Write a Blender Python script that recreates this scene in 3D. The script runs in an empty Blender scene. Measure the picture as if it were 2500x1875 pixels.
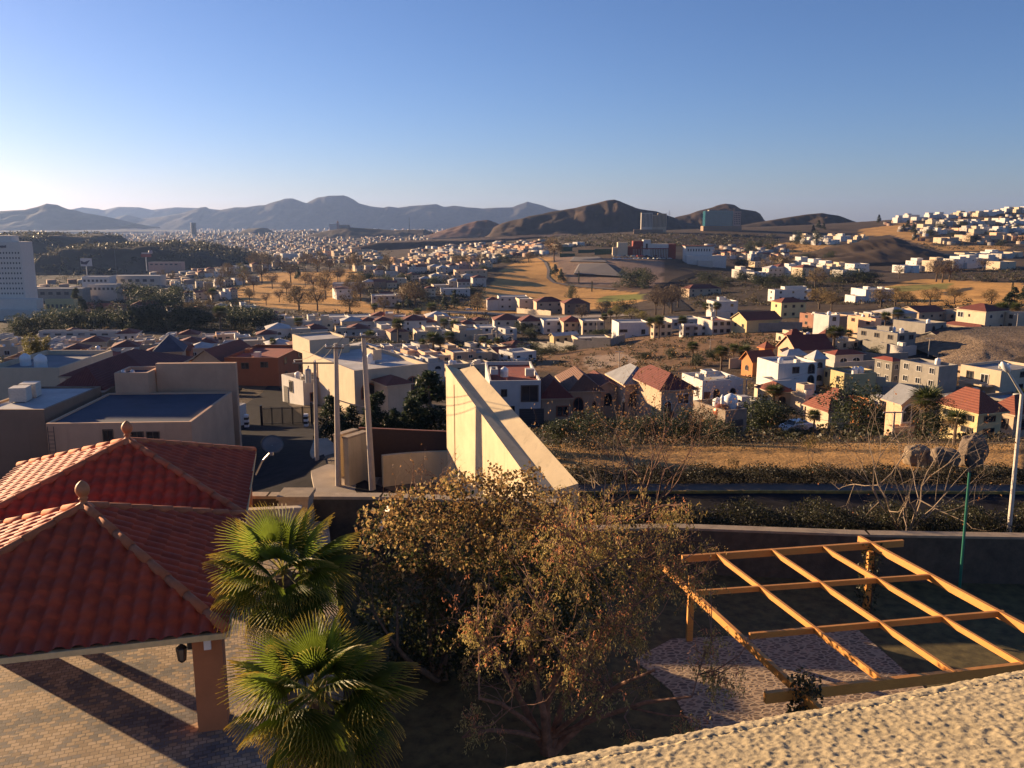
import bpy, math, random, re
import numpy as np
from mathutils import Vector, Matrix, noise as mnoise
R = math.radians
SC = bpy.context.scene
COL = SC.collection
# ---------------------------------------------------------------- camera
CZ, PITCH, F = 12.3, R(11.0), 2080.0
cam_d = bpy.data.cameras.new('camera'); cam = bpy.data.objects.new('camera', cam_d); COL.objects.link(cam)
cam.location = (0, 0, CZ); cam.rotation_euler = (R(90) - PITCH, 0, 0)
cam_d.sensor_width = 36.0; cam_d.lens = 36.0 * F / 2500.0
cam_d.clip_start = 0.05; cam_d.clip_end = 40000
SC.camera = cam
# ---------------------------------------------------------------- light
SUN_AZ, SUN_EL = R(-56.7), R(10.5)          # azimuth from +Y towards +X
SDIR = Vector((math.sin(SUN_AZ) * math.cos(SUN_EL), math.cos(SUN_AZ) * math.cos(SUN_EL), math.sin(SUN_EL)))
W = bpy.data.worlds.new('World'); SC.world = W; W.use_nodes = True
wn = W.node_tree.nodes; wl = W.node_tree.links
sky = wn.new('ShaderNodeTexSky'); sky.sky_type = 'NISHITA'; sky.sun_disc = False
sky.sun_elevation = SUN_EL; sky.sun_rotation = SUN_AZ; sky.altitude = 1400
sky.air_density = 1.0; sky.dust_density = 1.2; sky.ozone_density = 5.0
tint = wn.new('ShaderNodeMix'); tint.data_type = 'RGBA'; tint.blend_type = 'MULTIPLY'; tint.inputs[0].default_value = 1.0
tint.inputs[7].default_value = (1.16, .91, .94, 1); wl.new(sky.outputs[0], tint.inputs[6]); wl.new(tint.outputs[2], wn['Background'].inputs[0]); wn['Background'].inputs[1].default_value = 0.056
sun_d = bpy.data.lights.new('sun', 'SUN'); sun_d.energy = 5.0; sun_d.angle = R(0.5); sun_d.color = (1.0, 0.70, 0.40)
sun = bpy.data.objects.new('sun', sun_d); COL.objects.link(sun)
sun.rotation_euler = (-SDIR).to_track_quat('-Z', 'Y').to_euler()
vs = SC.view_settings
vs.view_transform = 'Standard'; vs.look = 'None'; vs.gamma = 1.0; vs.exposure = 1.5; vs.use_curve_mapping = False
SC.cycles.max_bounces = 6; SC.cycles.diffuse_bounces = 3; SC.cycles.glossy_bounces = 2
SC.cycles.transmission_bounces = 3; SC.cycles.transparent_max_bounces = 6; SC.cycles.volume_bounces = 0
try: SC.cycles.use_denoising = True
except Exception: pass
# ---------------------------------------------------------------- photo geometry
CP, SP = math.cos(PITCH), math.sin(PITCH)
def ray(px, py):
    v = (py - 937.5) / F
    return Vector(((px - 1250.0) / F, CP - v * SP, -SP - v * CP))
def P(px, py, z):                       # photo point on a level plane
    d = ray(px, py); t = (z - CZ) / d.z
    return Vector((d.x * t, d.y * t, z))
def PY(px, py, y):                      # photo point at a distance
    d = ray(px, py); t = y / d.y
    return Vector((d.x * t, y, CZ + d.z * t))
def proj(p):
    f = p[1] * CP + (CZ - p[2]) * SP; u = p[1] * SP - (CZ - p[2]) * CP
    return 1250 + F * p[0] / f, 937.5 - F * u / f
def depth(p): return p[1] * CP + (CZ - p[2]) * SP
def along(C, d, px):                    # distance k so that C + k d stands at column px
    a = (px - 1250.0) / F
    return (a * depth(C) - C[0]) / (d[0] - a * d[1] * CP)
# ---------------------------------------------------------------- mesh helpers
class MB:
    def __init__(s): s.v = []; s.f = []; s.m = []
    def quad(s, a, b, c, d, m=0):
        i = len(s.v); s.v += [tuple(a), tuple(b), tuple(c), tuple(d)]; s.f.append((i, i+1, i+2, i+3)); s.m.append(m)
    def poly(s, pts, m=0):
        i = len(s.v); s.v += [tuple(p) for p in pts]; s.f.append(tuple(range(i, i+len(pts)))); s.m.append(m)
    def box(s, x0, y0, z0, x1, y1, z1, m=0, top=None):
        p = [(x0,y0,z0),(x1,y0,z0),(x1,y1,z0),(x0,y1,z0),(x0,y0,z1),(x1,y0,z1),(x1,y1,z1),(x0,y1,z1)]
        i = len(s.v); s.v += p
        for k, q in enumerate(((0,3,2,1),(4,5,6,7),(0,1,5,4),(1,2,6,5),(2,3,7,6),(3,0,4,7))):
            s.f.append(tuple(i+j for j in q)); s.m.append(top if (k == 1 and top is not None) else m)
    def prism(s, pts, z0, z1, m=0):      # pts counter-clockwise in plan
        n = len(pts); i = len(s.v)
        s.v += [(p[0], p[1], z0) for p in pts] + [(p[0], p[1], z1) for p in pts]
        s.f.append(tuple(i+n-1-k for k in range(n))); s.m.append(m)
        s.f.append(tuple(i+n+k for k in range(n))); s.m.append(m)
        for k in range(n):
            j = (k+1) % n; s.f.append((i+k, i+j, i+n+j, i+n+k)); s.m.append(m)
    def beam(s, p, q, w, h, m=0):
        p = Vector(p); q = Vector(q); d = (q-p).normalized(); up = Vector((0,0,1))
        if abs(d.z) > .95: up = Vector((0,1,0))
        r = d.cross(up).normalized()*w/2; n = r.cross(d).normalized()*h/2
        i = len(s.v)
        for c in (p, q): s.v += [tuple(c-r-n), tuple(c+r-n), tuple(c+r+n), tuple(c-r+n)]
        for fc in ((3,2,1,0),(4,5,6,7),(0,1,5,4),(1,2,6,5),(2,3,7,6),(3,0,4,7)):
            s.f.append(tuple(i+j for j in fc)); s.m.append(m)
    def tube(s, pts, rad, n=6, m=0, cap=True):
        pts = [Vector(p) for p in pts]
        if not isinstance(rad, (list, tuple)): rad = [rad]*len(pts)
        i0 = len(s.v); ref = Vector((0.31, 0.17, 0.93))
        for k, p in enumerate(pts):
            d = (pts[min(k+1, len(pts)-1)] - pts[max(k-1, 0)])
            if d.length < 1e-9: d = Vector((0,0,1))
            d.normalize()
            a = d.cross(ref)
            if a.length < .05: a = d.cross(Vector((1,0,0)))
            a.normalize(); b = d.cross(a)
            for j in range(n):
                t = 2*math.pi*j/n; s.v.append(tuple(p + (a*math.cos(t)+b*math.sin(t))*rad[k]))
        for k in range(len(pts)-1):
            for j in range(n):
                a = i0+k*n+j; b = i0+k*n+(j+1) % n
                s.f.append((a, b, b+n, a+n)); s.m.append(m)
        if cap:
            s.f.append(tuple(i0+n-1-j for j in range(n))); s.m.append(m)
            e = i0+(len(pts)-1)*n; s.f.append(tuple(e+j for j in range(n))); s.m.append(m)
    def lathe(s, c, prof, n=16, m=0):    # prof: (radius, z) rising
        i0 = len(s.v)
        for r, z in prof:
            for j in range(n):
                t = 2*math.pi*j/n; s.v.append((c[0]+r*math.cos(t), c[1]+r*math.sin(t), c[2]+z))
        for k in range(len(prof)-1):
            for j in range(n):
                a = i0+k*n+j; b = i0+k*n+(j+1) % n
                s.f.append((a, b, b+n, a+n)); s.m.append(m)
    def mesh(s, name, mats, smooth=False):
        me = bpy.data.meshes.new(name); me.from_pydata(s.v, [], s.f)
        for mm in (mats if isinstance(mats, (list, tuple)) else [mats]): me.materials.append(mm)
        me.polygons.foreach_set('material_index', s.m)
        if smooth: me.polygons.foreach_set('use_smooth', [True]*len(s.f))
        me.update(); return me
    def build(s, name, mats, parent=None, smooth=False):
        return link(name, s.mesh(name, mats, smooth), parent)
def link(name, data, parent=None, loc=None, rot=None, scale=None):
    o = bpy.data.objects.new(name, data); COL.objects.link(o)
    if parent is not None: o.parent = parent
    if loc is not None: o.location = loc
    if rot is not None: o.rotation_euler = rot
    if scale is not None: o.scale = scale
    return o
def np_mesh(name, V, Fq, mat, cols=None, smooth=False):
    me = bpy.data.meshes.new(name); V = np.asarray(V, np.float32); Fq = np.asarray(Fq, np.int32)
    n = Fq.shape[1]
    me.vertices.add(len(V)); me.vertices.foreach_set('co', V.ravel())
    me.loops.add(Fq.size); me.loops.foreach_set('vertex_index', Fq.ravel())
    me.polygons.add(len(Fq)); me.polygons.foreach_set('loop_start', np.arange(0, Fq.size, n, dtype=np.int32))
    if smooth: me.polygons.foreach_set('use_smooth', np.ones(len(Fq), bool))
    for mm in (mat if isinstance(mat, (list, tuple)) else [mat]): me.materials.append(mm)
    me.update(calc_edges=True)
    if cols is not None:
        at = me.color_attributes.new('Col', 'FLOAT_COLOR', 'POINT')
        c = np.ones((len(V), 4), np.float32); c[:, :3] = cols; at.data.foreach_set('color', c.ravel())
    me.validate(); return me
def thing(name, label, cat, loc=(0,0,0), rz=0.0, group=None):
    o = bpy.data.objects.new(name, None); COL.objects.link(o); o.empty_display_size = .3
    o.location = loc; o.rotation_euler = (0, 0, rz); return tag(o, label, cat, group)
def tag(o, label, cat, group=None):
    o['label'] = label; o['category'] = cat
    if group: o['group'] = group
    return o
def struct(o): o['kind'] = 'structure'; return o
def copy_tree(o, parent=None):
    c = o.copy(); COL.objects.link(c)
    if parent is not None: c.parent = parent
    for ch in o.children: copy_tree(ch, c)
    return c
ORD = ('first second third fourth fifth sixth seventh eighth ninth tenth eleventh twelfth thirteenth fourteenth fifteenth sixteenth '
       'seventeenth eighteenth nineteenth twentieth').split()
# ---------------------------------------------------------------- materials
def ramp(nt, fac, stops):
    r = nt.nodes.new('ShaderNodeValToRGB'); e = r.color_ramp.elements
    while len(e) < len(stops): e.new(0.5)
    for k, (p, c) in enumerate(stops): e[k].position = p; e[k].color = (*c, 1)
    nt.links.new(fac, r.inputs[0]); return r.outputs[0]
def tex_noise(nt, scale, detail=4, rough=.6, co=None, dist=0):
    n = nt.nodes.new('ShaderNodeTexNoise'); n.inputs['Scale'].default_value = scale
    n.inputs['Detail'].default_value = detail; n.inputs['Roughness'].default_value = rough; n.inputs['Distortion'].default_value = dist
    if co is not None: nt.links.new(co, n.inputs['Vector'])
    return n.outputs[0]
def mixc(nt, fac, a, b, mode='MIX'):
    m = nt.nodes.new('ShaderNodeMix'); m.data_type = 'RGBA'; m.blend_type = mode
    for sock, val in ((m.inputs[0], fac), (m.inputs[6], a), (m.inputs[7], b)):
        if hasattr(val, 'is_output'): nt.links.new(val, sock)
        elif isinstance(val, (int, float)): sock.default_value = val
        else: sock.default_value = (*val, 1)
    return m.outputs[2]
def mathn(nt, op, a, b=None, c=None):
    m = nt.nodes.new('ShaderNodeMath'); m.operation = op
    for k, v in enumerate((a, b, c)):
        if v is None: continue
        if hasattr(v, 'is_output'): nt.links.new(v, m.inputs[k])
        else: m.inputs[k].default_value = v
    return m.outputs[0]
def new_mat(name):
    m = bpy.data.materials.new(name); m.use_nodes = True; nt = m.node_tree
    b = nt.nodes['Principled BSDF']; tc = nt.nodes.new('ShaderNodeTexCoord'); return m, nt, b, tc
def bump(nt, b, h, strength=.4, dist=.02):
    n = nt.nodes.new('ShaderNodeBump'); n.inputs['Strength'].default_value = strength; n.inputs['Distance'].default_value = dist
    nt.links.new(h, n.inputs['Height']); nt.links.new(n.outputs[0], b.inputs['Normal'])
def dark(c, k): return tuple(x*k for x in c)
def plaster(name, c, rough=.9, var=.16, scale=.6, rnd=.10, bmp=.25, streak=.3):
    """painted masonry: blotches, fine grain, faint rain streaks, a little difference from house to house"""
    m, nt, b, tc = new_mat(name); co = tc.outputs['Object']
    n1 = tex_noise(nt, scale, 5, .65, co); n2 = tex_noise(nt, 14, 3, .6, co)
    base = ramp(nt, n1, [(.25, dark(c, 1-var)), (.75, dark(c, 1+var*.5))])
    mp = nt.nodes.new('ShaderNodeMapping'); mp.inputs['Scale'].default_value = (2.2, 2.2, .16); nt.links.new(co, mp.inputs[0])
    st = tex_noise(nt, 1.0, 4, .7, mp.outputs[0])
    sf = ramp(nt, st, [(.55, (0,0,0)), (.75, (1,1,1))])
    base = mixc(nt, mathn(nt, 'MULTIPLY', sf, streak), base, dark(c, .55))
    oi = nt.nodes.new('ShaderNodeObjectInfo')
    hv = nt.nodes.new('ShaderNodeHueSaturation')
    nt.links.new(mathn(nt, 'MULTIPLY_ADD', oi.outputs['Random'], 2*rnd, 1-rnd), hv.inputs['Value'])
    nt.links.new(base, hv.inputs['Color']); nt.links.new(hv.outputs[0], b.inputs['Base Color'])
    b.inputs['Roughness'].default_value = rough; bump(nt, b, n2, bmp, .01); return m
def simple(name, c, rough=.6, metal=0, var=.12, scale=6, bmp=.0):
    m, nt, b, tc = new_mat(name); n1 = tex_noise(nt, scale, 4, .6, tc.outputs['Object'])
    nt.links.new(ramp(nt, n1, [(.3, dark(c, 1-var)), (.7, dark(c, 1+var))]), b.inputs['Base Color'])
    b.inputs['Roughness'].default_value = rough; b.inputs['Metallic'].default_value = metal
    if bmp: bump(nt, b, n1, bmp, .02)
    return m
def tile_roof(name, c, pitch=.33):
    """clay tile cover on distant roofs: ribs run down the slope, courses across"""
    m, nt, b, tc = new_mat(name); co = tc.outputs['Object']
    n1 = tex_noise(nt, 1.1, 5, .7, co); n2 = tex_noise(nt, 9, 2, .5, co)
    col = ramp(nt, n1, [(.2, dark(c, .62)), (.5, c), (.8, dark(c, 1.3))])
    col = mixc(nt, .35, col, ramp(nt, n2, [(.3, dark(c, .6)), (.7, dark(c, 1.35))]))
    w = nt.nodes.new('ShaderNodeTexWave'); w.inputs['Scale'].default_value = 1/pitch/2/math.pi*6.28*.5; w.bands_direction = 'X'
    nt.links.new(co, w.inputs['Vector']); bump(nt, b, w.outputs[1], .5, .06)
    nt.links.new(col, b.inputs['Base Color']); b.inputs['Roughness'].default_value = .85; return m
def col_attr(name, rough=.8, var=.25, scale=1.5, transl=0.0, spec=.3, bmp=0, bscale=30, bdist=.02):
    m, nt, b, tc = new_mat(name); at = nt.nodes.new('ShaderNodeAttribute'); at.attribute_name = 'Col'
    n1 = tex_noise(nt, scale, 5, .65, tc.outputs['Object'])
    col = mixc(nt, 1.0, at.outputs[0], ramp(nt, n1, [(.25, (1-var,)*3), (.75, (1+var,)*3)]), 'MULTIPLY')
    nt.links.new(col, b.inputs['Base Color']); b.inputs['Roughness'].default_value = rough
    b.inputs['Specular IOR Level'].default_value = spec
    if bmp: bump(nt, b, tex_noise(nt, bscale, 4, .7, tc.outputs['Object']), bmp, bdist)
    if transl:
        t = nt.nodes.new('ShaderNodeBsdfTranslucent'); nt.links.new(col, t.inputs[0])
        mx = nt.nodes.new('ShaderNodeMixShader'); mx.inputs[0].default_value = transl
        nt.links.new(b.outputs[0], mx.inputs[1]); nt.links.new(t.outputs[0], mx.inputs[2])
        nt.links.new(mx.outputs[0], nt.nodes['Material Output'].inputs[0])
    return m
WALL = {k: plaster('plaster_'+k, c) for k, c in dict(
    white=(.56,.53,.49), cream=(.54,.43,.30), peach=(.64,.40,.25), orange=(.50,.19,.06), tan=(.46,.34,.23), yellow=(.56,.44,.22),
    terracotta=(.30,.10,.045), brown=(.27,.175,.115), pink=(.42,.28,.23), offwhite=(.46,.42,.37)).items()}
WALL['grey'] = plaster('raw_concrete', (.26,.235,.20), var=.25, streak=.5)
WALL['brick'] = plaster('raw_brick', (.34,.16,.10), var=.3)
WALL['stone'] = plaster('rough_stone', (.30,.23,.17), var=.45, scale=1.8, bmp=.8)
ALB = .72
ROOF = {k: plaster('roof_coat_'+k, c, var=.3, streak=0, scale=.5) for k, c in dict(
    white=(.46,.44,.42), grey=(.24,.24,.25), red=(.28,.06,.035), blue=(.055,.065,.10)).items()}
ROOF['tile'] = tile_roof('clay_tile', (.20,.055,.03)); ROOF['darktile'] = tile_roof('weathered_tile', (.15,.034,.022))
ROOF['brown'] = tile_roof('brown_tile', (.135,.06,.035))
def glassmat(name, c, rough=.12, ior=.5):
    m, nt, b, tc = new_mat(name); n1 = tex_noise(nt, 1.3, 2, .5, tc.outputs['Object'])
    nt.links.new(ramp(nt, n1, [(.35, dark(c, .6)), (.65, dark(c, 1.5))]), b.inputs['Base Color'])
    b.inputs['Roughness'].default_value = rough; b.inputs['Specular IOR Level'].default_value = ior; return m
GLASS = glassmat('window_glass', (.025,.028,.035))
FRAMEW = simple('frame_pale', (.55,.52,.48), .5); FRAMED = simple('frame_dark', (.09,.06,.045), .5); FRAMET = simple('frame_brown', (.26,.10,.05), .6)
WHITEP = simple('white_paint', (.75,.73,.70), .45, var=.06); BLACKM = simple('black_metal', (.02,.02,.022), .45)
METAL = simple('galvanised', (.42,.42,.43), .4, .8); CONC = plaster('concrete_pole', (.40,.34,.28), var=.2, scale=2)
ASPH = simple('asphalt', (.024,.022,.024), .95, var=.35, scale=1.2, bmp=.3); ASPH.node_tree.nodes['Principled BSDF'].inputs['Specular IOR Level'].default_value = .05
# ================================================================ land
def ctl():
    out = []
    T = [(1250,1035,110),(1250,960,200),(1250,870,300),(1250,830,380),(1250,780,480),(1250,740,620),(1330,690,800),(1330,636,930),(1250,612,1200),
     (1150,705,720),(1050,720,650),(1000,660,900),(1400,735,640),(1420,690,790),
     (300,900,190),(300,800,420),(300,740,620),(300,690,900),(300,650,1400),(300,620,1900),(300,600,2600),(300,575,5000),(300,562,8000),
     (0,900,190),(0,800,420),(0,740,620),(0,690,900),(0,650,1400),(0,620,1900),(0,600,2600),(0,575,5000),(0,562,8000),
     (700,985,125),(700,905,200),(700,850,300),(700,780,460),(700,740,600),(700,690,800),(700,650,1100),(700,620,1700),(700,592,2500),(700,565,4500),
     (1000,985,125),(1000,905,200),(1000,850,300),(1000,565,4500),(1000,612,1500),(1100,595,2000),
     (1550,1000,130),(1550,910,200),(1450,850,290),(1550,822,340),(1550,770,450),(1600,730,620),(1600,705,720),(1500,632,860),(1620,638,860),
     (1500,690,770),(1500,592,1150),(1450,572,1500),
     (1800,1040,105),(1800,960,150),(1800,900,200),(1800,805,300),(1800,745,460),(1800,690,700),(1750,660,850),(1800,632,1000),(1800,590,1250),(1760,562,1500),
     (2050,1065,97),(2050,945,170),(2050,870,215),(2050,815,260),(2050,740,450),(2050,690,620),(2050,650,850),(2000,612,1050),(2050,577,1350),
     (2300,1065,97),(2300,985,165),(2300,880,205),(2300,815,270),(2300,730,450),(2300,690,600),(2300,640,900),(2300,590,1200),(2300,560,1400),(2250,533,1700),
     (2480,1065,97),(2480,970,165),(2480,850,205),(2480,800,280),(2480,700,520),(2480,640,850),(2480,580,1250),(2480,540,1500),(2480,508,1750)]
    for px, py, y in T:
        p = PY(px, py, y); out.append((p.x/p.y, math.log(p.y), p.z))
        if px <= 0: out.append((p.x/p.y-.35, math.log(p.y), p.z))
        if px >= 2480: out.append((p.x/p.y+.35, math.log(p.y), p.z+1))
    for a in (-1.0,-.65,-.4,-.2,0,.2,.4,.65,1.0):
        out.append((a, math.log(22), -5.2)); out.append((a, math.log(40), -4.3))
        if a > -.3: out.append((a, math.log(50), -4.0)); out.append((a, math.log(60), -4.5))
        else: out.append((a, math.log(60), -7.0))
        out.append((a, math.log(13500), -110))
        if a > .1: out.append((a, math.log(2700), -40)); out.append((a, math.log(5000), -90))
    return np.array(out)
_C = ctl()
def _phi(r2): return np.where(r2 > 0, .5*r2*np.log(np.maximum(r2, 1e-12)), 0)
_SX = 1.3
_X = np.c_[_C[:,0]*_SX, _C[:,1]]
_n = len(_X)
_K = _phi(((_X[:,None]-_X[None])**2).sum(-1)) + np.eye(_n)*2e-3
_Pm = np.c_[np.ones(_n), _X]
_A = np.block([[_K, _Pm], [_Pm.T, np.zeros((3,3))]])
_w = np.linalg.solve(_A, np.r_[_C[:,2], np.zeros(3)])
def ground(x, y):
    x = np.atleast_1d(np.asarray(x, float)); y = np.maximum(np.atleast_1d(np.asarray(y, float)), 8.0)
    q = np.c_[x/y*_SX, np.log(y)]; out = np.empty(len(q))
    for i in range(0, len(q), 20000):
        c = q[i:i+20000]; k = _phi(((c[:,None]-_X[None])**2).sum(-1))
        out[i:i+20000] = k@_w[:_n] + _w[_n] + c@_w[_n+1:]
    return out
def gz(x, y): return float(ground(x, y)[0])
def PT(px, py, ymin=42):                # photo point on the land: first crossing of the sight line, coarse then fine
    d = ray(px, py); lo, hi = math.log(ymin), math.log(13000)
    for n in (170, 24, 12):
        ys = np.exp(np.linspace(lo, hi, n)); t = ys/d.y; under = CZ + d.z*t < ground(d.x*t, ys)
        k = int(np.argmax(under)) if under.any() else n-1
        lo, hi = math.log(ys[max(k-1, 0)]), math.log(ys[max(k, 1)])
    y = math.exp((lo+hi)/2) if k > 0 else ys[0]
    x = d.x*y/d.y; return Vector((x, y, gz(x, y)))
def inpoly(px, py, poly):
    r = np.zeros(len(px), bool); n = len(poly); j = n-1
    for i in range(n):
        xi, yi = poly[i]; xj, yj = poly[j]
        c = ((yi > py) != (yj > py)) & (px < (xj-xi)*(py-yi)/(yj-yi+1e-12)+xi); r ^= c; j = i
    return r
_rng = np.random.default_rng(5)
rows = np.exp(np.linspace(math.log(36), math.log(13200), 560)); cols_ = np.linspace(-1.0, 1.0, 420)
A_, Y_ = np.meshgrid(cols_, rows); X_ = (A_*Y_).ravel(); Y_ = Y_.ravel(); Z_ = ground(X_, Y_)
bumpz = np.array([mnoise.noise((x/9, y/9, 0)) + .5*mnoise.noise((x/3, y/3, 3)) for x, y in zip(X_, Y_)])
Z_ += bumpz*np.clip((Y_-110)/300, 0, 1)*.35
cs = np.empty((len(X_), 3)); cs[:] = (.085,.062,.043)
f_ = Y_*CP+(CZ-Z_)*SP; u_ = Y_*SP-(CZ-Z_)*CP; PX = 1250+F*X_/f_; PYY = 937.5-F*u_/f_
jit = np.array([mnoise.noise((x/25, y/25, 7)) for x, y in zip(X_, Y_)])
PXj = PX + jit*10; PYj = PYY + jit*2.5
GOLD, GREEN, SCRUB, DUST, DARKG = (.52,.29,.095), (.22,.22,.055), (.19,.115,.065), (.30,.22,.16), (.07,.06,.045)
REG = [([(0,600),(700,600),(700,800),(0,830)], (.06,.055,.05)),  # left valley: hill shade put into the ground colour
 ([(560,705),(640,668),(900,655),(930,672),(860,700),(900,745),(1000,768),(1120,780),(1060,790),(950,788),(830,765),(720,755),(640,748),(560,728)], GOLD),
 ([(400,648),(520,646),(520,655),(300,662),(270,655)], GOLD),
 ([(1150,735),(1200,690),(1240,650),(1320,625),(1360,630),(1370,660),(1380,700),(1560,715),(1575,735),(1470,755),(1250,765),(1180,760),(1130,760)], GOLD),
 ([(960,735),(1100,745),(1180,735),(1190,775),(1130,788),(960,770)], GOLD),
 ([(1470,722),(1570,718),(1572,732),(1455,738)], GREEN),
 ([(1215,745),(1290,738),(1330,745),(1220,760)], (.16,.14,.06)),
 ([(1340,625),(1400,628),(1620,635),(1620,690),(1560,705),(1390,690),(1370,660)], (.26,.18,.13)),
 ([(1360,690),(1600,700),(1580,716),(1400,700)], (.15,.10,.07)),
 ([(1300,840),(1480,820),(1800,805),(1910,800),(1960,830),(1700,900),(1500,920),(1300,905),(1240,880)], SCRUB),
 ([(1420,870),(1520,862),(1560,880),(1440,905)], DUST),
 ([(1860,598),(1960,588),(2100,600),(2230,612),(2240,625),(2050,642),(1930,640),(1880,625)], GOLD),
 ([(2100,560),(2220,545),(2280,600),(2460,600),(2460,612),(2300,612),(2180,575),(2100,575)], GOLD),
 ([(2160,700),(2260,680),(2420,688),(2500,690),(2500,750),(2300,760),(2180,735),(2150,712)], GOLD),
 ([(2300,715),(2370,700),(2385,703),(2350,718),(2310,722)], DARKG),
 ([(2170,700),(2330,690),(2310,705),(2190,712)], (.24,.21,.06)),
 ([(1650,720),(1700,660),(1900,660),(2160,700),(2150,740),(1900,735),(1700,750)], (.06,.045,.032)),  # dark scrub ground, with valley shadow mixed into its tone
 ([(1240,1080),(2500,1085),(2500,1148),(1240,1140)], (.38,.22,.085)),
 ([(1240,1140),(2500,1148),(2500,1178),(1240,1178)], (.06,.05,.03)),  # dark strip paints the shade on the bank above the pavement
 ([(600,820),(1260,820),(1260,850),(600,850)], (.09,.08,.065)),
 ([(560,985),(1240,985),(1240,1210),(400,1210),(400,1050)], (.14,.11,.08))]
for poly, c in REG:
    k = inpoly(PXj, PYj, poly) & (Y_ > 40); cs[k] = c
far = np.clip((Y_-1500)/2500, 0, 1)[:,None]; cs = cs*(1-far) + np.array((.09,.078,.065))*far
nr, nc = len(rows), len(cols_)
ii = np.arange(nr*nc).reshape(nr, nc)
Fq = np.stack([ii[:-1,:-1], ii[:-1,1:], ii[1:,1:], ii[1:,:-1]], -1).reshape(-1, 4)
def landmat():
    m, nt, b, tc = new_mat('open_ground'); at = nt.nodes.new('ShaderNodeAttribute'); at.attribute_name = 'Col'; co = tc.outputs['Object']
    n1 = tex_noise(nt, .035, 6, .7, co); n2 = tex_noise(nt, .6, 5, .7, co); n3 = tex_noise(nt, 6, 3, .7, co)
    f = mathn(nt, 'ADD', mathn(nt, 'MULTIPLY', n1, .5), mathn(nt, 'ADD', mathn(nt, 'MULTIPLY', n2, .35), mathn(nt, 'MULTIPLY', n3, .15)))
    col = mixc(nt, 1.0, at.outputs[0], ramp(nt, f, [(.32, (.45,.42,.40)), (.5, (1,1,1)), (.68, (1.5,1.45,1.35))]), 'MULTIPLY')
    nt.links.new(col, b.inputs['Base Color']); b.inputs['Roughness'].default_value = .95; b.inputs['Specular IOR Level'].default_value = .1
    bump(nt, b, mathn(nt, 'ADD', n2, mathn(nt, 'MULTIPLY', n3, .3)), .7, .5); return m
LAND = landmat()
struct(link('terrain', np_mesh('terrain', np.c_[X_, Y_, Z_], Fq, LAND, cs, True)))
# near base ground that the walled court and garden stand on
mb = MB(); mb.box(-60, -30, -7.5, 60, 37, -5.4); struct(mb.build('ground', simple('dark_soil', (.05,.04,.03), .95)))
# ---------------------------------------------------------------- hills and mountains
HILLM = col_attr('hillside', .95, .4, .02, spec=.1)
def ridge(name, pts, D, dep, base_py, col, seed=0, sharp=1.3, step=5, rough=.16, col2=None, back=1.0, cliff=None):
    xs = np.arange(pts[0][0], pts[-1][0]+.1, step); ys = np.interp(xs, [p[0] for p in pts], [p[1] for p in pts])
    n = 35; V = []; C = []
    ts = np.linspace(-1, back, n)
    for i, (px, py) in enumerate(zip(xs, ys)):
        top = PY(px, py, D); bz = PY(px, base_py, D).z
        for t in ts:
            s = abs(t)
            prof = (1-s)**sharp if cliff is None else (1.0 if s < cliff else max(0, 1-(s-cliff)/.22))
            yy = D + t*dep; xx = top.x*(1 + .0*t) + mnoise.noise((i*.15, t*2, seed))*dep*.04
            k = mnoise.fractal((xx/dep*3.2+seed, yy/dep*3.2, seed*1.7), .9, 2.1, 5)
            h = (top.z-bz)*prof*(1 + rough*k*min(1, s*4)) + (top.z-bz)*.05*k*min(1, s*6)
            V.append((xx, yy, bz + h - (1-prof)*abs(top.z-bz)*.04 - (8 if s > .98 else 0)))
            f = .5+.5*k; c2 = col2 or dark(col, .6); C.append([a*f + b*(1-f) for a, b in zip(col, c2)])
    m = len(xs); q = np.arange(m*n).reshape(m, n)
    Fx = np.stack([q[:-1,:-1], q[1:,:-1], q[1:,1:], q[:-1,1:]], -1).reshape(-1, 4)
    return struct(link(name, np_mesh(name, V, Fx, HILLM, C, True)))
MT = (.045,.042,.042)
ridge('mountains', [(-500,520),(-200,512),(0,515),(60,512),(90,505),(115,497),(140,500),(165,510),(200,518),(260,529),(330,545)], 6500, 480, 556, MT, 1)
ridge('mountains', [(-300,530),(0,528),(170,512),(200,506),(240,510),(250,513),(290,505),(340,506),(370,512),(430,506),(460,507),(500,508),(560,515),(640,530)], 11500, 900, 552, MT, 2)
ridge('mountains', [(240,548),(290,530),(310,524),(345,534),(400,528),(450,519),(490,506),(502,505),(520,513),(545,512),(570,506),(600,506),(625,502),(650,500),(670,492),(695,485),(715,484),(735,493),
  (750,496),(775,482),(788,480),(800,478),(840,477),(850,480),(875,496),(900,503),(935,507),(945,504),(975,507),(1000,503),(1040,500),(1065,498),(1085,505),(1110,502),(1140,506),
  (1180,509),(1210,507),(1250,506),(1280,495),(1289,492),(1310,498),(1350,510),(1400,520),(1500,535)], 9000, 760, 562, (.055,.05,.048), 3, 1.1, 4)
HB = (.085,.058,.042)
ridge('hill', [(1150,600),(1190,572),(1205,556),(1225,545),(1260,536),(1330,520),(1400,508),(1460,495),(1480,489),(1500,487),(1515,491),(1535,502),(1565,511),(1600,515),(1625,524),(1660,538),(1720,556)], 2100, 170, 585, HB, 4, 1.0, 4, .25, (.04,.03,.024))
ridge('hill', [(1560,560),(1620,540),(1660,528),(1700,517),(1750,502),(1772,497),(1790,500),(1812,510),(1845,516),(1858,523),(1862,536),(1880,546),(1930,556)], 2300, 150, 575, HB, 6, 1.0, 4, .25, (.04,.03,.024))
ridge('hill', [(1800,552),(1860,541),(1920,531),(1965,524),(2005,520),(2045,526),(2080,538),(2105,547),(2150,560)], 2000, 140, 578, (.08,.06,.043), 8, 1.0, 4, .2, (.04,.03,.022))
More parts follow.
